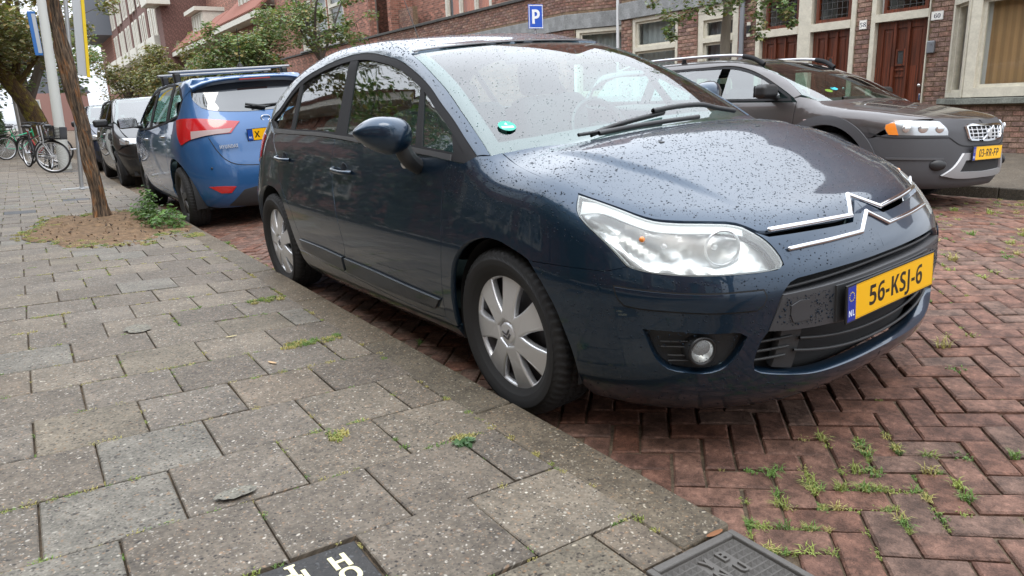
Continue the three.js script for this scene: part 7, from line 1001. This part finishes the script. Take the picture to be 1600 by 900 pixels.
{
  const U = 0.0985, R = [], Lw = [];
  const joint = (x, z) => { const u = (x - z) * Math.SQRT1_2, v = (x + z) * Math.SQRT1_2; const i = Math.floor((u - 0.474) / U), j = Math.floor((v - 0.995) / U), d = ((i + j) % 4 + 4) % 4; const along = rnd(); let uu, vv; if (d < 2) { const i0 = i - d; uu = 0.474 + U * (i0 + along * 2); vv = 0.995 + U * (j + (rnd() < 0.5 ? 0 : 1)); } else { const j0 = j - (d - 2); uu = 0.474 + U * (i + (rnd() < 0.5 ? 0 : 1)); vv = 0.995 + U * (j0 + along * 2); } return [(uu + vv) * Math.SQRT1_2, (vv - uu) * Math.SQRT1_2]; };
  for (let k = 0; k < 9000; k++) { const x0 = rr(-4, 4), z0 = rr(-5.4, 0.86); const d = fbm(x0 * 1.9, z0 * 1.9, 11) + fbm(x0 * 0.6, z0 * 0.6, 2) * 0.6; if (x0 < 0.85 && z0 > -0.9 && !(z0 > 0.8 && rnd() < 0.2)) continue; if (rnd() > clamp(d * 3.4 + 0.16, 0.05, 0.9)) continue; const [x, z] = joint(x0, z0); if (z > 0.88) continue; (rnd() < 0.35 ? R : Lw).push([x, roadY(z) - 0.005, z, rr(0.4, 1.3) * (rnd() < 0.5 ? 0.7 : 1.15)]); }
  for (let k = 0; k < 200; k++) { const x = rr(-9, 1.0); R.push([x, roadY(0.9) - 0.004, 0.9 + rr(-0.015, 0.008), rr(0.4, 0.9)]); }
  for (const [cx, cz, n, s] of [[1.13, 0.66, 12, 0.03], [1.16, 0.46, 10, 0.03], [1.06, 0.8, 12, 0.03], [1.19, 0.72, 16, 0.04], [1.02, 0.55, 14, 0.05], [1.26, 0.28, 26, 0.06], [1.0, 0.2, 12, 0.05], [-1.4, 0.865, 20, 0.25], [-3.4, 0.86, 60, 0.5], [-4.2, 0.85, 50, 0.6]]) for (let k = 0; k < n; k++) { const [x, z] = cx > 0 ? joint(cx + rr(-s, s) * 1.6, cz + rr(-s, s) * 1.6) : [cx + rr(-s, s), cz + rr(-s, s) * 0.1]; if (z < 0.895) (rnd() < 0.5 ? R : Lw).push([x, roadY(z) - 0.005, z, rr(0.4, 1.0)]); }
  scatter('joint_grass', 'green grass tufts growing between the street bricks', tall, R); scatter('joint_moss', 'low moss and grass in the street brick joints', low, Lw);
  const T = [], PX = 0.3255, PZ = 0.3215;
  for (let k = 0; k < 7000; k++) { const x0 = rr(-14, 1.3), z0 = rr(1.1, 3.1), d = fbm(x0 * 2.3, z0 * 2.3, 21); if (rnd() > clamp(d * 3.2 + 0.10, 0.01, 0.9)) continue; const r = Math.round((x0 - 0.2503) / PX); if (rnd() < 0.75) T.push([0.2503 + PX * r + rr(-0.004, 0.004), walkY(z0) - 0.004, z0, rr(0.35, 0.9)]); else { const row = Math.floor((x0 - 0.2503) / PX), ev = ((row % 2) + 2) % 2 === 0, kz = Math.round((z0 - 1.229 - (ev ? 0 : PZ / 2)) / PZ), z = 1.229 + (ev ? 0 : PZ / 2) + PZ * kz; T.push([x0, walkY(z) - 0.004, z, rr(0.3, 0.7)]); } }
  for (let k = 0; k < 240; k++) { const x = rr(-9, 1.0), d = fbm(x * 3, 1, 4); if (d > 0.0) T.push([x, walkY(1.09) - 0.002, 1.087 + rr(-0.004, 0.004), rr(0.3, 0.7)]); }
  for (const [cx, cz, n, sx, sz] of [[0.25, 1.21, 10, 0.02, 0.03], [0.0, 1.53, 8, 0.02, 0.02], [-1.05, 1.25, 36, 0.04, 0.14], [-2.0, 1.2, 26, 0.05, 0.1], [-4.9, 1.05, 40, 0.12, 0.08], [-5.0, 1.85, 90, 0.25, 0.18], [-6.9, 2.1, 60, 0.5, 0.12]]) for (let k = 0; k < n; k++) { const x = cx + rr(-sx, sx), z = cz + rr(-sz, sz); T.push([x, walkY(z) + 0.002, z, rr(0.5, 1.0)]); }
  for (let k = 0; k < 420; k++) { const a = rnd() * 6.283, r = (1 + 0.5 * fbm(Math.cos(a) * 2.6, Math.sin(a) * 2.6, 3)) * rr(0.86, 1.06); if (fbm(Math.cos(a) * 3, Math.sin(a) * 3, 9) < -0.08) continue; const x = -6.05 + Math.cos(a) * 1.36 * r, z = 1.62 + Math.sin(a) * 0.66 * r; if (z > 1.1) T.push([x, walkY(z) + 0.004, z, rr(0.5, 1.15)]); }
  scatter('slab_grass', 'yellow-green grass in the joints of the pavement slabs', low, T, 0.5);
}
{ // soil patch and leafy weeds round the leaning tree
  const n = 40, m = 14, pos = [], idx = [], uv = []; for (let i = 0; i <= m; i++) for (let k = 0; k < n; k++) { const a = k / n * 6.283, r = i / m * (1 + 0.5 * fbm(Math.cos(a) * 2.6, Math.sin(a) * 2.6, 3)), x = -6.05 + Math.cos(a) * 1.36 * r, z = 1.62 + Math.sin(a) * 0.66 * r; pos.push(x, walkY(z) - 0.012 + 0.03 * (1 - (i / m) ** 2) * (0.7 + 0.8 * Math.exp(-((x + 6.6) ** 2 + (z - 1.62) ** 2) * 5)) + 0.035 * fbm(x * 9, z * 9, 2) + 0.012, z); uv.push(x, z); }
  for (let i = 0; i < m; i++) for (let k = 0; k < n; k++) { const a = i * n + k, b = i * n + (k + 1) % n; idx.push(a, b, a + n, b, b + n, a + n); } const g = new THREE.BufferGeometry(); g.setAttribute('position', new THREE.Float32BufferAttribute(pos, 3)); g.setAttribute('uv', new THREE.Float32BufferAttribute(uv, 2)); g.setIndex(idx); g.computeVertexNormals(); if (g.attributes.normal.getY(5 * n) < 0) { const a = g.index.array; for (let i = 0; i < a.length; i += 3) { const t = a[i]; a[i] = a[i + 1]; a[i + 1] = t; } g.computeVertexNormals(); }
  structure('soil', g, std([0.78, 0.64, 0.5], 1, 0, { map: sandTex, bumpMap: sandTex, bumpScale: 0.02 }), 'bare brown soil round the leaning tree');
  { const n2 = 260, im = new THREE.InstancedMesh(new THREE.TetrahedronGeometry(0.012), std([1, 1, 1], 0.95), n2), m4 = new THREE.Matrix4(), q = new THREE.Quaternion(); for (let k = 0; k < n2; k++) { const a = rnd() * 6.283, r = Math.sqrt(rnd()) * 1.15, x = -6.05 + Math.cos(a) * 1.3 * r, z = 1.62 + Math.sin(a) * 0.62 * r; q.setFromEuler(new THREE.Euler(rnd() * 6, rnd() * 6, rnd() * 6)); const s = rr(0.3, 1.3); im.setMatrixAt(k, m4.compose(V(x, walkY(z) + 0.03 * Math.max(0, 1 - r * r) + 0.008, z), q, V(s * 1.8, s * 0.6, s))); const t = rnd(); im.setColorAt(k, new THREE.Color().setRGB(...(t < 0.4 ? [0.16, 0.10, 0.06] : t < 0.7 ? [0.3, 0.22, 0.14] : [0.08, 0.06, 0.045]))); } im.name = numbered('soil_litter'); im.userData = { kind: 'stuff', label: 'bits of bark and dry leaves on the soil round the leaning tree', category: 'litter' }; scene.add(im); }
  const w = thing('weed_plant', 'bright green leafy weeds at the kerb beside the leaning tree', 'weeds', [-5.85, 0.05, 1.18]); const pts = []; for (let k = 0; k < 46; k++) pts.push([rr(-0.55, 0.42), rr(0.02, 0.12) + (k < 12 ? rr(0, 0.22) : 0) * (rnd()), rr(-0.13, 0.16), 0.07]); for (let k = 0; k < 10; k++) pts.push([-0.35 + rr(-0.1, 0.1), rr(0.1, 0.34), 0.06 + rr(-0.06, 0.06), 0.06]);
  part(w, 'leaves', leafCloud(pts, 0.05, [[0.10, 0.22, 0.03], [0.14, 0.27, 0.05], [0.07, 0.16, 0.025]], 14), leafMat); part(w, 'stems', pts.slice(0, 26).map(p => cyl([p[0], 0, p[2]], [p[0] + 0.02, p[1], p[2]], 0.003, 0.002, 4)), std([0.12, 0.2, 0.04], 0.7));
  const s2 = thing('small_weed', 'small green rosette weed on the slabs by the front wheel', 'weeds', [0.29, 0.05, 1.232]); const p2 = []; for (let k = 0; k < 9; k++) p2.push([rr(-0.02, 0.02), 0.008, rr(-0.02, 0.02), 0.014]); part(s2, 'leaves', leafCloud(p2, 0.024, [[0.07, 0.17, 0.05], [0.1, 0.22, 0.06]], 7), leafMat);
  const lf = (label, x, z, a, c) => { const g = new THREE.SphereGeometry(0.024, 10, 5); g.scale(1.2, 0.06, 0.34); const p = g.attributes.position; for (let i = 0; i < p.count; i++) p.setY(i, p.getY(i) + 0.25 * p.getX(i) ** 2 * 30 * 0.3 + 0.3 * p.getZ(i) ** 2 * 20); g.computeVertexNormals(); g.rotateY(a); g.translate(x, walkY(z) + 0.006, z); solo('fallen_leaf', g, std(c, 0.7), label, 'leaf', 'fallen leaves on the pavement'); };
  lf('pale tan fallen leaf on the slabs beside the front door', -0.85, 1.5, 0.4, [0.5, 0.33, 0.18]); lf('yellow fallen leaf on the slabs further from the kerb', -1.35, 1.55, 1.5, [0.45, 0.38, 0.2]); lf('brown fallen leaf at the corner of the iron cover', 1.084, 0.985, 1.5, [0.22, 0.09, 0.035]);
}

// ------------------------------------------------------------------ street furniture
{ // iron gully cover, lettered slab
  const x0 = 1.09, x1 = 1.52, z0 = 0.93, z1 = 1.226, cy = 0.041, iron = std([0.13, 0.12, 0.11], 0.55, 0.35, { bumpMap: cl.bm, bumpScale: 0.002 }), g = thing('gully_cover', 'cast iron gully cover with pyramid studs and raised letters at the kerb', 'gully cover', [1.305, cy - 0.0005, 1.078]);
  g.rotation.x = -0.038; const hx = (x1 - x0) / 2, hz = (z1 - z0) / 2;
  part(g, 'frame', [rbox(-hx, hx, -0.1, 0.004, -hz, -hz + 0.02, 0.004), rbox(-hx, hx, -0.1, 0.004, hz - 0.02, hz, 0.004), rbox(-hx, -hx + 0.022, -0.1, 0.0045, -hz + 0.019, hz - 0.019, 0.004), rbox(hx - 0.022, hx, -0.1, 0.0045, -hz + 0.019, hz - 0.019, 0.004)], iron); part(g, 'plate', box(-hx + 0.02, hx - 0.02, -0.08, -0.006, -hz + 0.018, hz - 0.018), iron);
  const nx = 19, nz = 13, sx = (2 * hx - 0.05) / nx, sz = (2 * hz - 0.045) / nz, pyr = new THREE.ConeGeometry(0.0142, 0.011, 4, 1); pyr.rotateY(Math.PI / 4); const lets = [['Y', -0.155, 0.01], ['B', -0.155, -0.044], ['N', -0.108, 0.012], ['U', -0.104, -0.048]], blank = (x, z) => lets.some(p => Math.hypot(x - p[1], z - p[2]) < 0.023); const list = []; for (let i = 0; i < nx; i++) for (let j = 0; j < nz; j++) { const x = -hx + 0.025 + sx * (i + 0.5), z = -hz + 0.0225 + sz * (j + 0.5); if (!blank(x, z)) list.push([x, z]); } list.sort((a, b) => a[0] - b[0]); list.forEach(([x, z]) => { const o = part(g, 'stud', pyr, iron); o.position.set(x, -0.002, z); });
  const lt = (t, x, z, s) => { const q = lettering(t, s, 0.006); q.rotateX(-Math.PI / 2); q.rotateY(Math.PI / 2 + 0.0); q.translate(x, -0.006, z); part(g, 'raised_letter', q, iron); };
  for (const [t, x, z] of lets) lt(t, x, z, 0.034);
  const s = thing('lettered_slab', 'dark slab with cream letters set among the pavement slabs', 'paving slab', [0.7505, 0.0715, 1.8745]); s.rotation.set(-0.038, 0, 0);
  part(s, 'slab', paver(0.318, 0.312, 0, 0.0035, 0.2, 0.1, 0.002), std([0.17, 0.18, 0.21], 0.6, 0, { map: aggA.map, bumpMap: aggA.bm, bumpScale: 0.002 }));
  const ink = std([0.72, 0.66, 0.42], 0.7), tl = (t, x, z) => { const q = lettering(t, 0.056, 0.0015); q.rotateX(-Math.PI / 2); q.rotateY(Math.PI / 2 + 0.05); q.translate(x, 0.0004, z); part(s, 'letter', q, ink); };
  tl('I', -0.118, 0.008 + 0.0); tl('N', -0.085, 0.004); tl('H', -0.095, -0.095); tl('O', -0.036, -0.098);
}
function post(name, label, base, pts, r0, r1, m, cat) { const t = thing(name, label, cat, base); part(t, 'post', limb(pts, r0, r1, 16), m); return t; }
const galv = std([0.42, 0.43, 0.44], 0.45, 0.7);
{ // white lamp post with blue sign edge, temporary sign on a leaning pole
  const l = post('lamp_post', 'white lamp post standing among the bicycles', [-17.0, 0.08, 1.45], [[0, -0.05, 0], [0, 1.2, -0.05], [0, 3, -0.13], [0, 5.5, -0.24]], 0.115, 0.075, std([0.52, 0.53, 0.5], 0.6), 'lamp post'); part(l, 'base_sleeve', cyl([0, 0, 0], [0, 0.5, 0], 0.13, 0.12, 18), std([0.5, 0.51, 0.48], 0.6));
  const b = part(l, 'blue_sign', rbox(-0.02, 0.02, 2.45, 3.35, 0.0, 0.15, 0.01), std([0.02, 0.12, 0.36], 0.5)); part(b, 'sign_back', box(0.0205, 0.023, 2.5, 3.3, 0.01, 0.08), std([0.4, 0.42, 0.44], 0.5, 0.4));
  const p = thing('sign_pole', 'thin galvanised pole on a flat base with a yellow-edged sign', 'sign', [-11.2, 0.062, 1.52]); const lean = (y) => [0, y, -0.09 * y + 0.0]; part(p, 'pole', limb([lean(0), lean(1), lean(2), lean(3.2)], 0.03, 0.03, 12), galv); part(p, 'foot', box(-0.03, 0.03, 0, 0.02, -0.28, 0.28), std([0.6, 0.61, 0.62], 0.5, 0.5)); part(p, 'foot', box(-0.25, 0.25, 0.0, 0.018, -0.025, 0.025), galv);
  part(p, 'clamp', cyl([0, 0.62, -0.12], [0, 0.62, 0.05], 0.012, 0.012, 8), galv); const sg = part(p, 'sign_panel', (() => { const q = rbox(-0.012, 0.012, 1.75, 3.3, -0.20, -0.08, 0.006); q.rotateX(-0.09); return q; })(), std([0.45, 0.46, 0.47], 0.5, 0.4)); part(sg, 'yellow_edge', (() => { const q = rbox(-0.03, 0.03, 1.73, 3.32, -0.245, -0.2, 0.006); q.rotateX(-0.09); return q; })(), std([0.72, 0.50, 0.01], 0.5));
  const l2 = post('slim_lamp_post', 'slim pale lamp post beside the dark tree trunk', [-29.0, 0.1, 2.1], [[0, 0, 0], [0, 1.5, 0.0], [0, 3.4, 0.0]], 0.06, 0.05, std([0.5, 0.5, 0.48], 0.6), 'lamp post'); part(l2, 'lantern', [cyl([0, 3.35, 0], [0, 3.55, 0], 0.08, 0.16, 12), cyl([0, 3.55, 0], [0, 3.62, 0], 0.18, 0.06, 12)], std([0.05, 0.05, 0.06], 0.5));
  // blue parking sign across the street
  const q = thing('parking_sign', 'blue square parking sign with white P on a post across the street', 'sign', [-9.62, 0.12, -6.4]); part(q, 'post', cyl([0, 0, 0], [0, 2.75, 0], 0.028, 0.028, 12), galv);
  const pane = part(q, 'sign_plate', rbox(-0.012, 0.012, 2.36, 2.80, -0.15, 0.15, 0.006), std([0.02, 0.09, 0.50], 0.4)); pane.position.x = 0.045; part(pane, 'letter', (() => { const g = lettering('P', 0.26, 0.004); g.scale(0.95, 1, 1); g.rotateY(Math.PI / 2); g.translate(0.0125, 2.58, 0); return g; })(), std([0.8, 0.81, 0.82], 0.5));
  q.rotation.y = -0.25; part(pane, 'white_border', [box(0.0122, 0.0135, 2.775, 2.79, -0.142, 0.142), box(0.0122, 0.0135, 2.37, 2.385, -0.142, 0.142), box(0.0122, 0.0135, 2.385, 2.775, -0.142, -0.13), box(0.0122, 0.0135, 2.385, 2.775, 0.13, 0.142)], std([0.8, 0.81, 0.82], 0.5));
}
function bicycle(label, pos, turn, steer, col, basket, lean = 0.1) { // local x forward
  const b = thing('bicycle', label, 'bicycle', pos, turn, 'bicycles parked by the lamp post'); b.rotation.order = 'YXZ'; b.rotation.x = lean; const fr = std(col, 0.4, 0.3, { clearcoat: 0.5 }), R = 0.345;
  const wheel = (parent, x, y, z) => { const w = new THREE.Group(); w.name = 'wheel'; w.position.set(x, y, z); parent.add(w); part(w, 'tyre', new THREE.TorusGeometry(R - 0.02, 0.021, 10, 48), rubber); part(w, 'rim', new THREE.TorusGeometry(R - 0.045, 0.012, 8, 48), silver); const sp = []; for (let k = 0; k < 28; k++) { const a = k / 28 * 6.283; sp.push(cyl([Math.cos(a + 0.35) * 0.025, Math.sin(a + 0.35) * 0.025, (k % 2 ? 1 : -1) * 0.028], [Math.cos(a) * (R - 0.05), Math.sin(a) * (R - 0.05), 0], 0.0022, 0.0022, 4)); } part(w, 'spokes', sp, silver); part(w, 'hub', cyl([0, 0, -0.05], [0, 0, 0.05], 0.028, 0.028, 12), silver); return w; };
  const H = [0.34, 0.86, 0], S = [-0.34, 0.86, 0], B = [-0.1, 0.29, 0], Rr = [-0.55, R, 0];
  wheel(b, -0.55, R, 0); part(b, 'frame', [cyl([0.38, 0.62, 0], B, 0.019, 0.019, 8), cyl(S, B, 0.017, 0.017, 8), cyl([0.345, 0.80, 0], [-0.27, 0.66, 0], 0.017, 0.017, 8), cyl(B, Rr, 0.012, 0.012, 6), cyl([-0.29, 0.72, 0], Rr, 0.01, 0.01, 6), cyl([0.39, 0.58, 0], [0.335, 0.88, 0], 0.02, 0.02, 8)], fr);
  const st = new THREE.Group(); st.name = 'steering'; st.position.set(0.39, 0, 0); st.rotation.y = steer; b.add(st); wheel(b, 0.39 + Math.cos(steer) * 0.16, R, -Math.sin(steer) * 0.16).rotation.y = steer;
  part(st, 'fork', [cyl([0, 0.62, 0.05], [0.16, R, 0.055], 0.011, 0.009, 6), cyl([0, 0.62, -0.05], [0.16, R, -0.055], 0.011, 0.009, 6), cyl([0, 0.62, 0], [-0.06, 0.98, 0], 0.016, 0.014, 8), cyl([0, 0.62, -0.055], [0, 0.62, 0.055], 0.014, 0.014, 6)], silver); part(st, 'handlebar', tube([[-0.24, 1.02, 0.29], [-0.1, 1.04, 0.27], [-0.03, 1.03, 0.12], [-0.04, 1.0, 0], [-0.03, 1.03, -0.12], [-0.1, 1.04, -0.27], [-0.24, 1.02, -0.29]], 0.012, 30, 6), black); if (basket) part(st, 'basket', [box(0.06, 0.38, 0.72, 0.735, -0.19, 0.19), ...Array.from({ length: 8 }, (_, k) => box(0.06, 0.38, 0.735 + k * 0.03, 0.745 + k * 0.03, -0.2, -0.19)), ...Array.from({ length: 8 }, (_, k) => box(0.06, 0.38, 0.735 + k * 0.03, 0.745 + k * 0.03, 0.19, 0.2)), ...Array.from({ length: 8 }, (_, k) => box(0.38, 0.39, 0.735 + k * 0.03, 0.745 + k * 0.03, -0.2, 0.2)), box(0.375, 0.385, 0.72, 0.98, -0.2, 0.2)], black);
  part(b, 'saddle', (() => { const g = new THREE.SphereGeometry(0.13, 14, 8); g.scale(1, 0.32, 0.62); g.translate(-0.36, 0.97, 0); return g; })(), black); part(b, 'seat_post', cyl(S, [-0.365, 0.95, 0], 0.013, 0.013, 6), silver); part(b, 'rack', [box(-0.8, -0.38, 0.735, 0.748, -0.06, 0.06), cyl([-0.75, 0.74, 0.06], [-0.55, R, 0.06], 0.006, 0.006, 5), cyl([-0.75, 0.74, -0.06], [-0.55, R, -0.06], 0.006, 0.006, 5)], black); part(b, 'mudguard', (() => { const pts = []; for (let k = 0; k <= 10; k++) { const a = 0.2 + k / 10 * 2.6; pts.push([-0.55 + Math.cos(a) * (R + 0.025), R + Math.sin(a) * (R + 0.025), 0]); } return tube(pts, 0.016, 20, 6); })(), black); part(b, 'crank', [cyl([-0.1, 0.29, -0.07], [-0.1, 0.29, 0.07], 0.02, 0.02, 8), cyl([-0.1, 0.29, 0.06], [-0.02, 0.14, 0.06], 0.008, 0.008, 5), cyl([-0.1, 0.29, -0.06], [-0.18, 0.44, -0.06], 0.008, 0.008, 5), (() => { const g = new THREE.TorusGeometry(0.09, 0.008, 6, 24); g.translate(-0.1, 0.29, 0.045); return g; })()], black);
  return b;
}
bicycle('dark bicycle with front basket and turned front wheel at the white lamp post', [-16.6, 0.08, 1.80], -0.15, 1.35, [0.012, 0.012, 0.014], true, -0.12); bicycle('green and white bicycle with red frame bag behind the dark one', [-24.5, 0.09, 2.15], 2.2, -0.5, [0.03, 0.42, 0.22], false, 0.1); bicycle('red bicycle behind the lamp post', [-20.0, 0.08, 1.75], 0.6, 0.5, [0.35, 0.015, 0.015], false, 0.08); bicycle('dark bicycle nearly hidden behind the basket bicycle', [-18.6, 0.08, 1.95], 0.3, 0.8, [0.015, 0.015, 0.02], true, -0.08); bicycle('green bicycle far down the pavement by the hedge', [-44, 0.1, 2.6], 1.9, 0.3, [0.03, 0.3, 0.12], false, 0.1); bicycle('black bicycle far down the pavement by the hedge', [-42.5, 0.1, 2.75], 1.7, 0.4, [0.012, 0.012, 0.014], false, 0.08);
{ // smears of old cement left on the slabs
  const smear = (label, x, z, a, b) => { const n = 28, pos = [0, 0, 0], idx = []; for (let k = 0; k < n; k++) { const t = k / n * 6.283, r = 1 + 0.5 * fbm(Math.cos(t) * 1.7 + x, Math.sin(t) * 1.7 + z, 5); pos.push(Math.cos(t) * a * r, 0, Math.sin(t) * b * r); idx.push(0, 1 + k, 1 + (k + 1) % n); } for (let i = 0; i < pos.length; i += 3) pos[i + 1] = i ? 0.0 : 0.0012; const g = new THREE.BufferGeometry(); g.setAttribute('position', new THREE.Float32BufferAttribute(pos, 3)); g.setAttribute('uv', new THREE.Float32BufferAttribute(pos.filter((_, i) => i % 3 !== 1), 2)); g.setIndex(idx); g.computeVertexNormals(); if (g.attributes.normal.getY(0) < 0) { const ia = g.index.array; for (let i = 0; i < ia.length; i += 3) { const t = ia[i]; ia[i] = ia[i + 1]; ia[i + 1] = t; } g.computeVertexNormals(); } g.rotateX(-0.038); g.translate(x, walkY(z) + 0.008 * fbm(x * 0.7, z * 0.7, 8) + 0.0105, z); solo('cement_smear', g, std([0.95, 0.96, 0.9], 0.9, 0, { map: aggB.map }), label, 'cement smear', 'cement smears on the slabs'); };
  smear('pale oval cement smear on a slab near the lettered slab', 0.205, 1.904, 0.03, 0.055); smear('round pale cement smear on a slab further up the pavement', -1.76, 1.9, 0.08, 0.06);
}

scene.traverse(o => { if (o.isMesh) { o.castShadow = true; o.receiveShadow = true; } });
renderer.render(scene, camera);
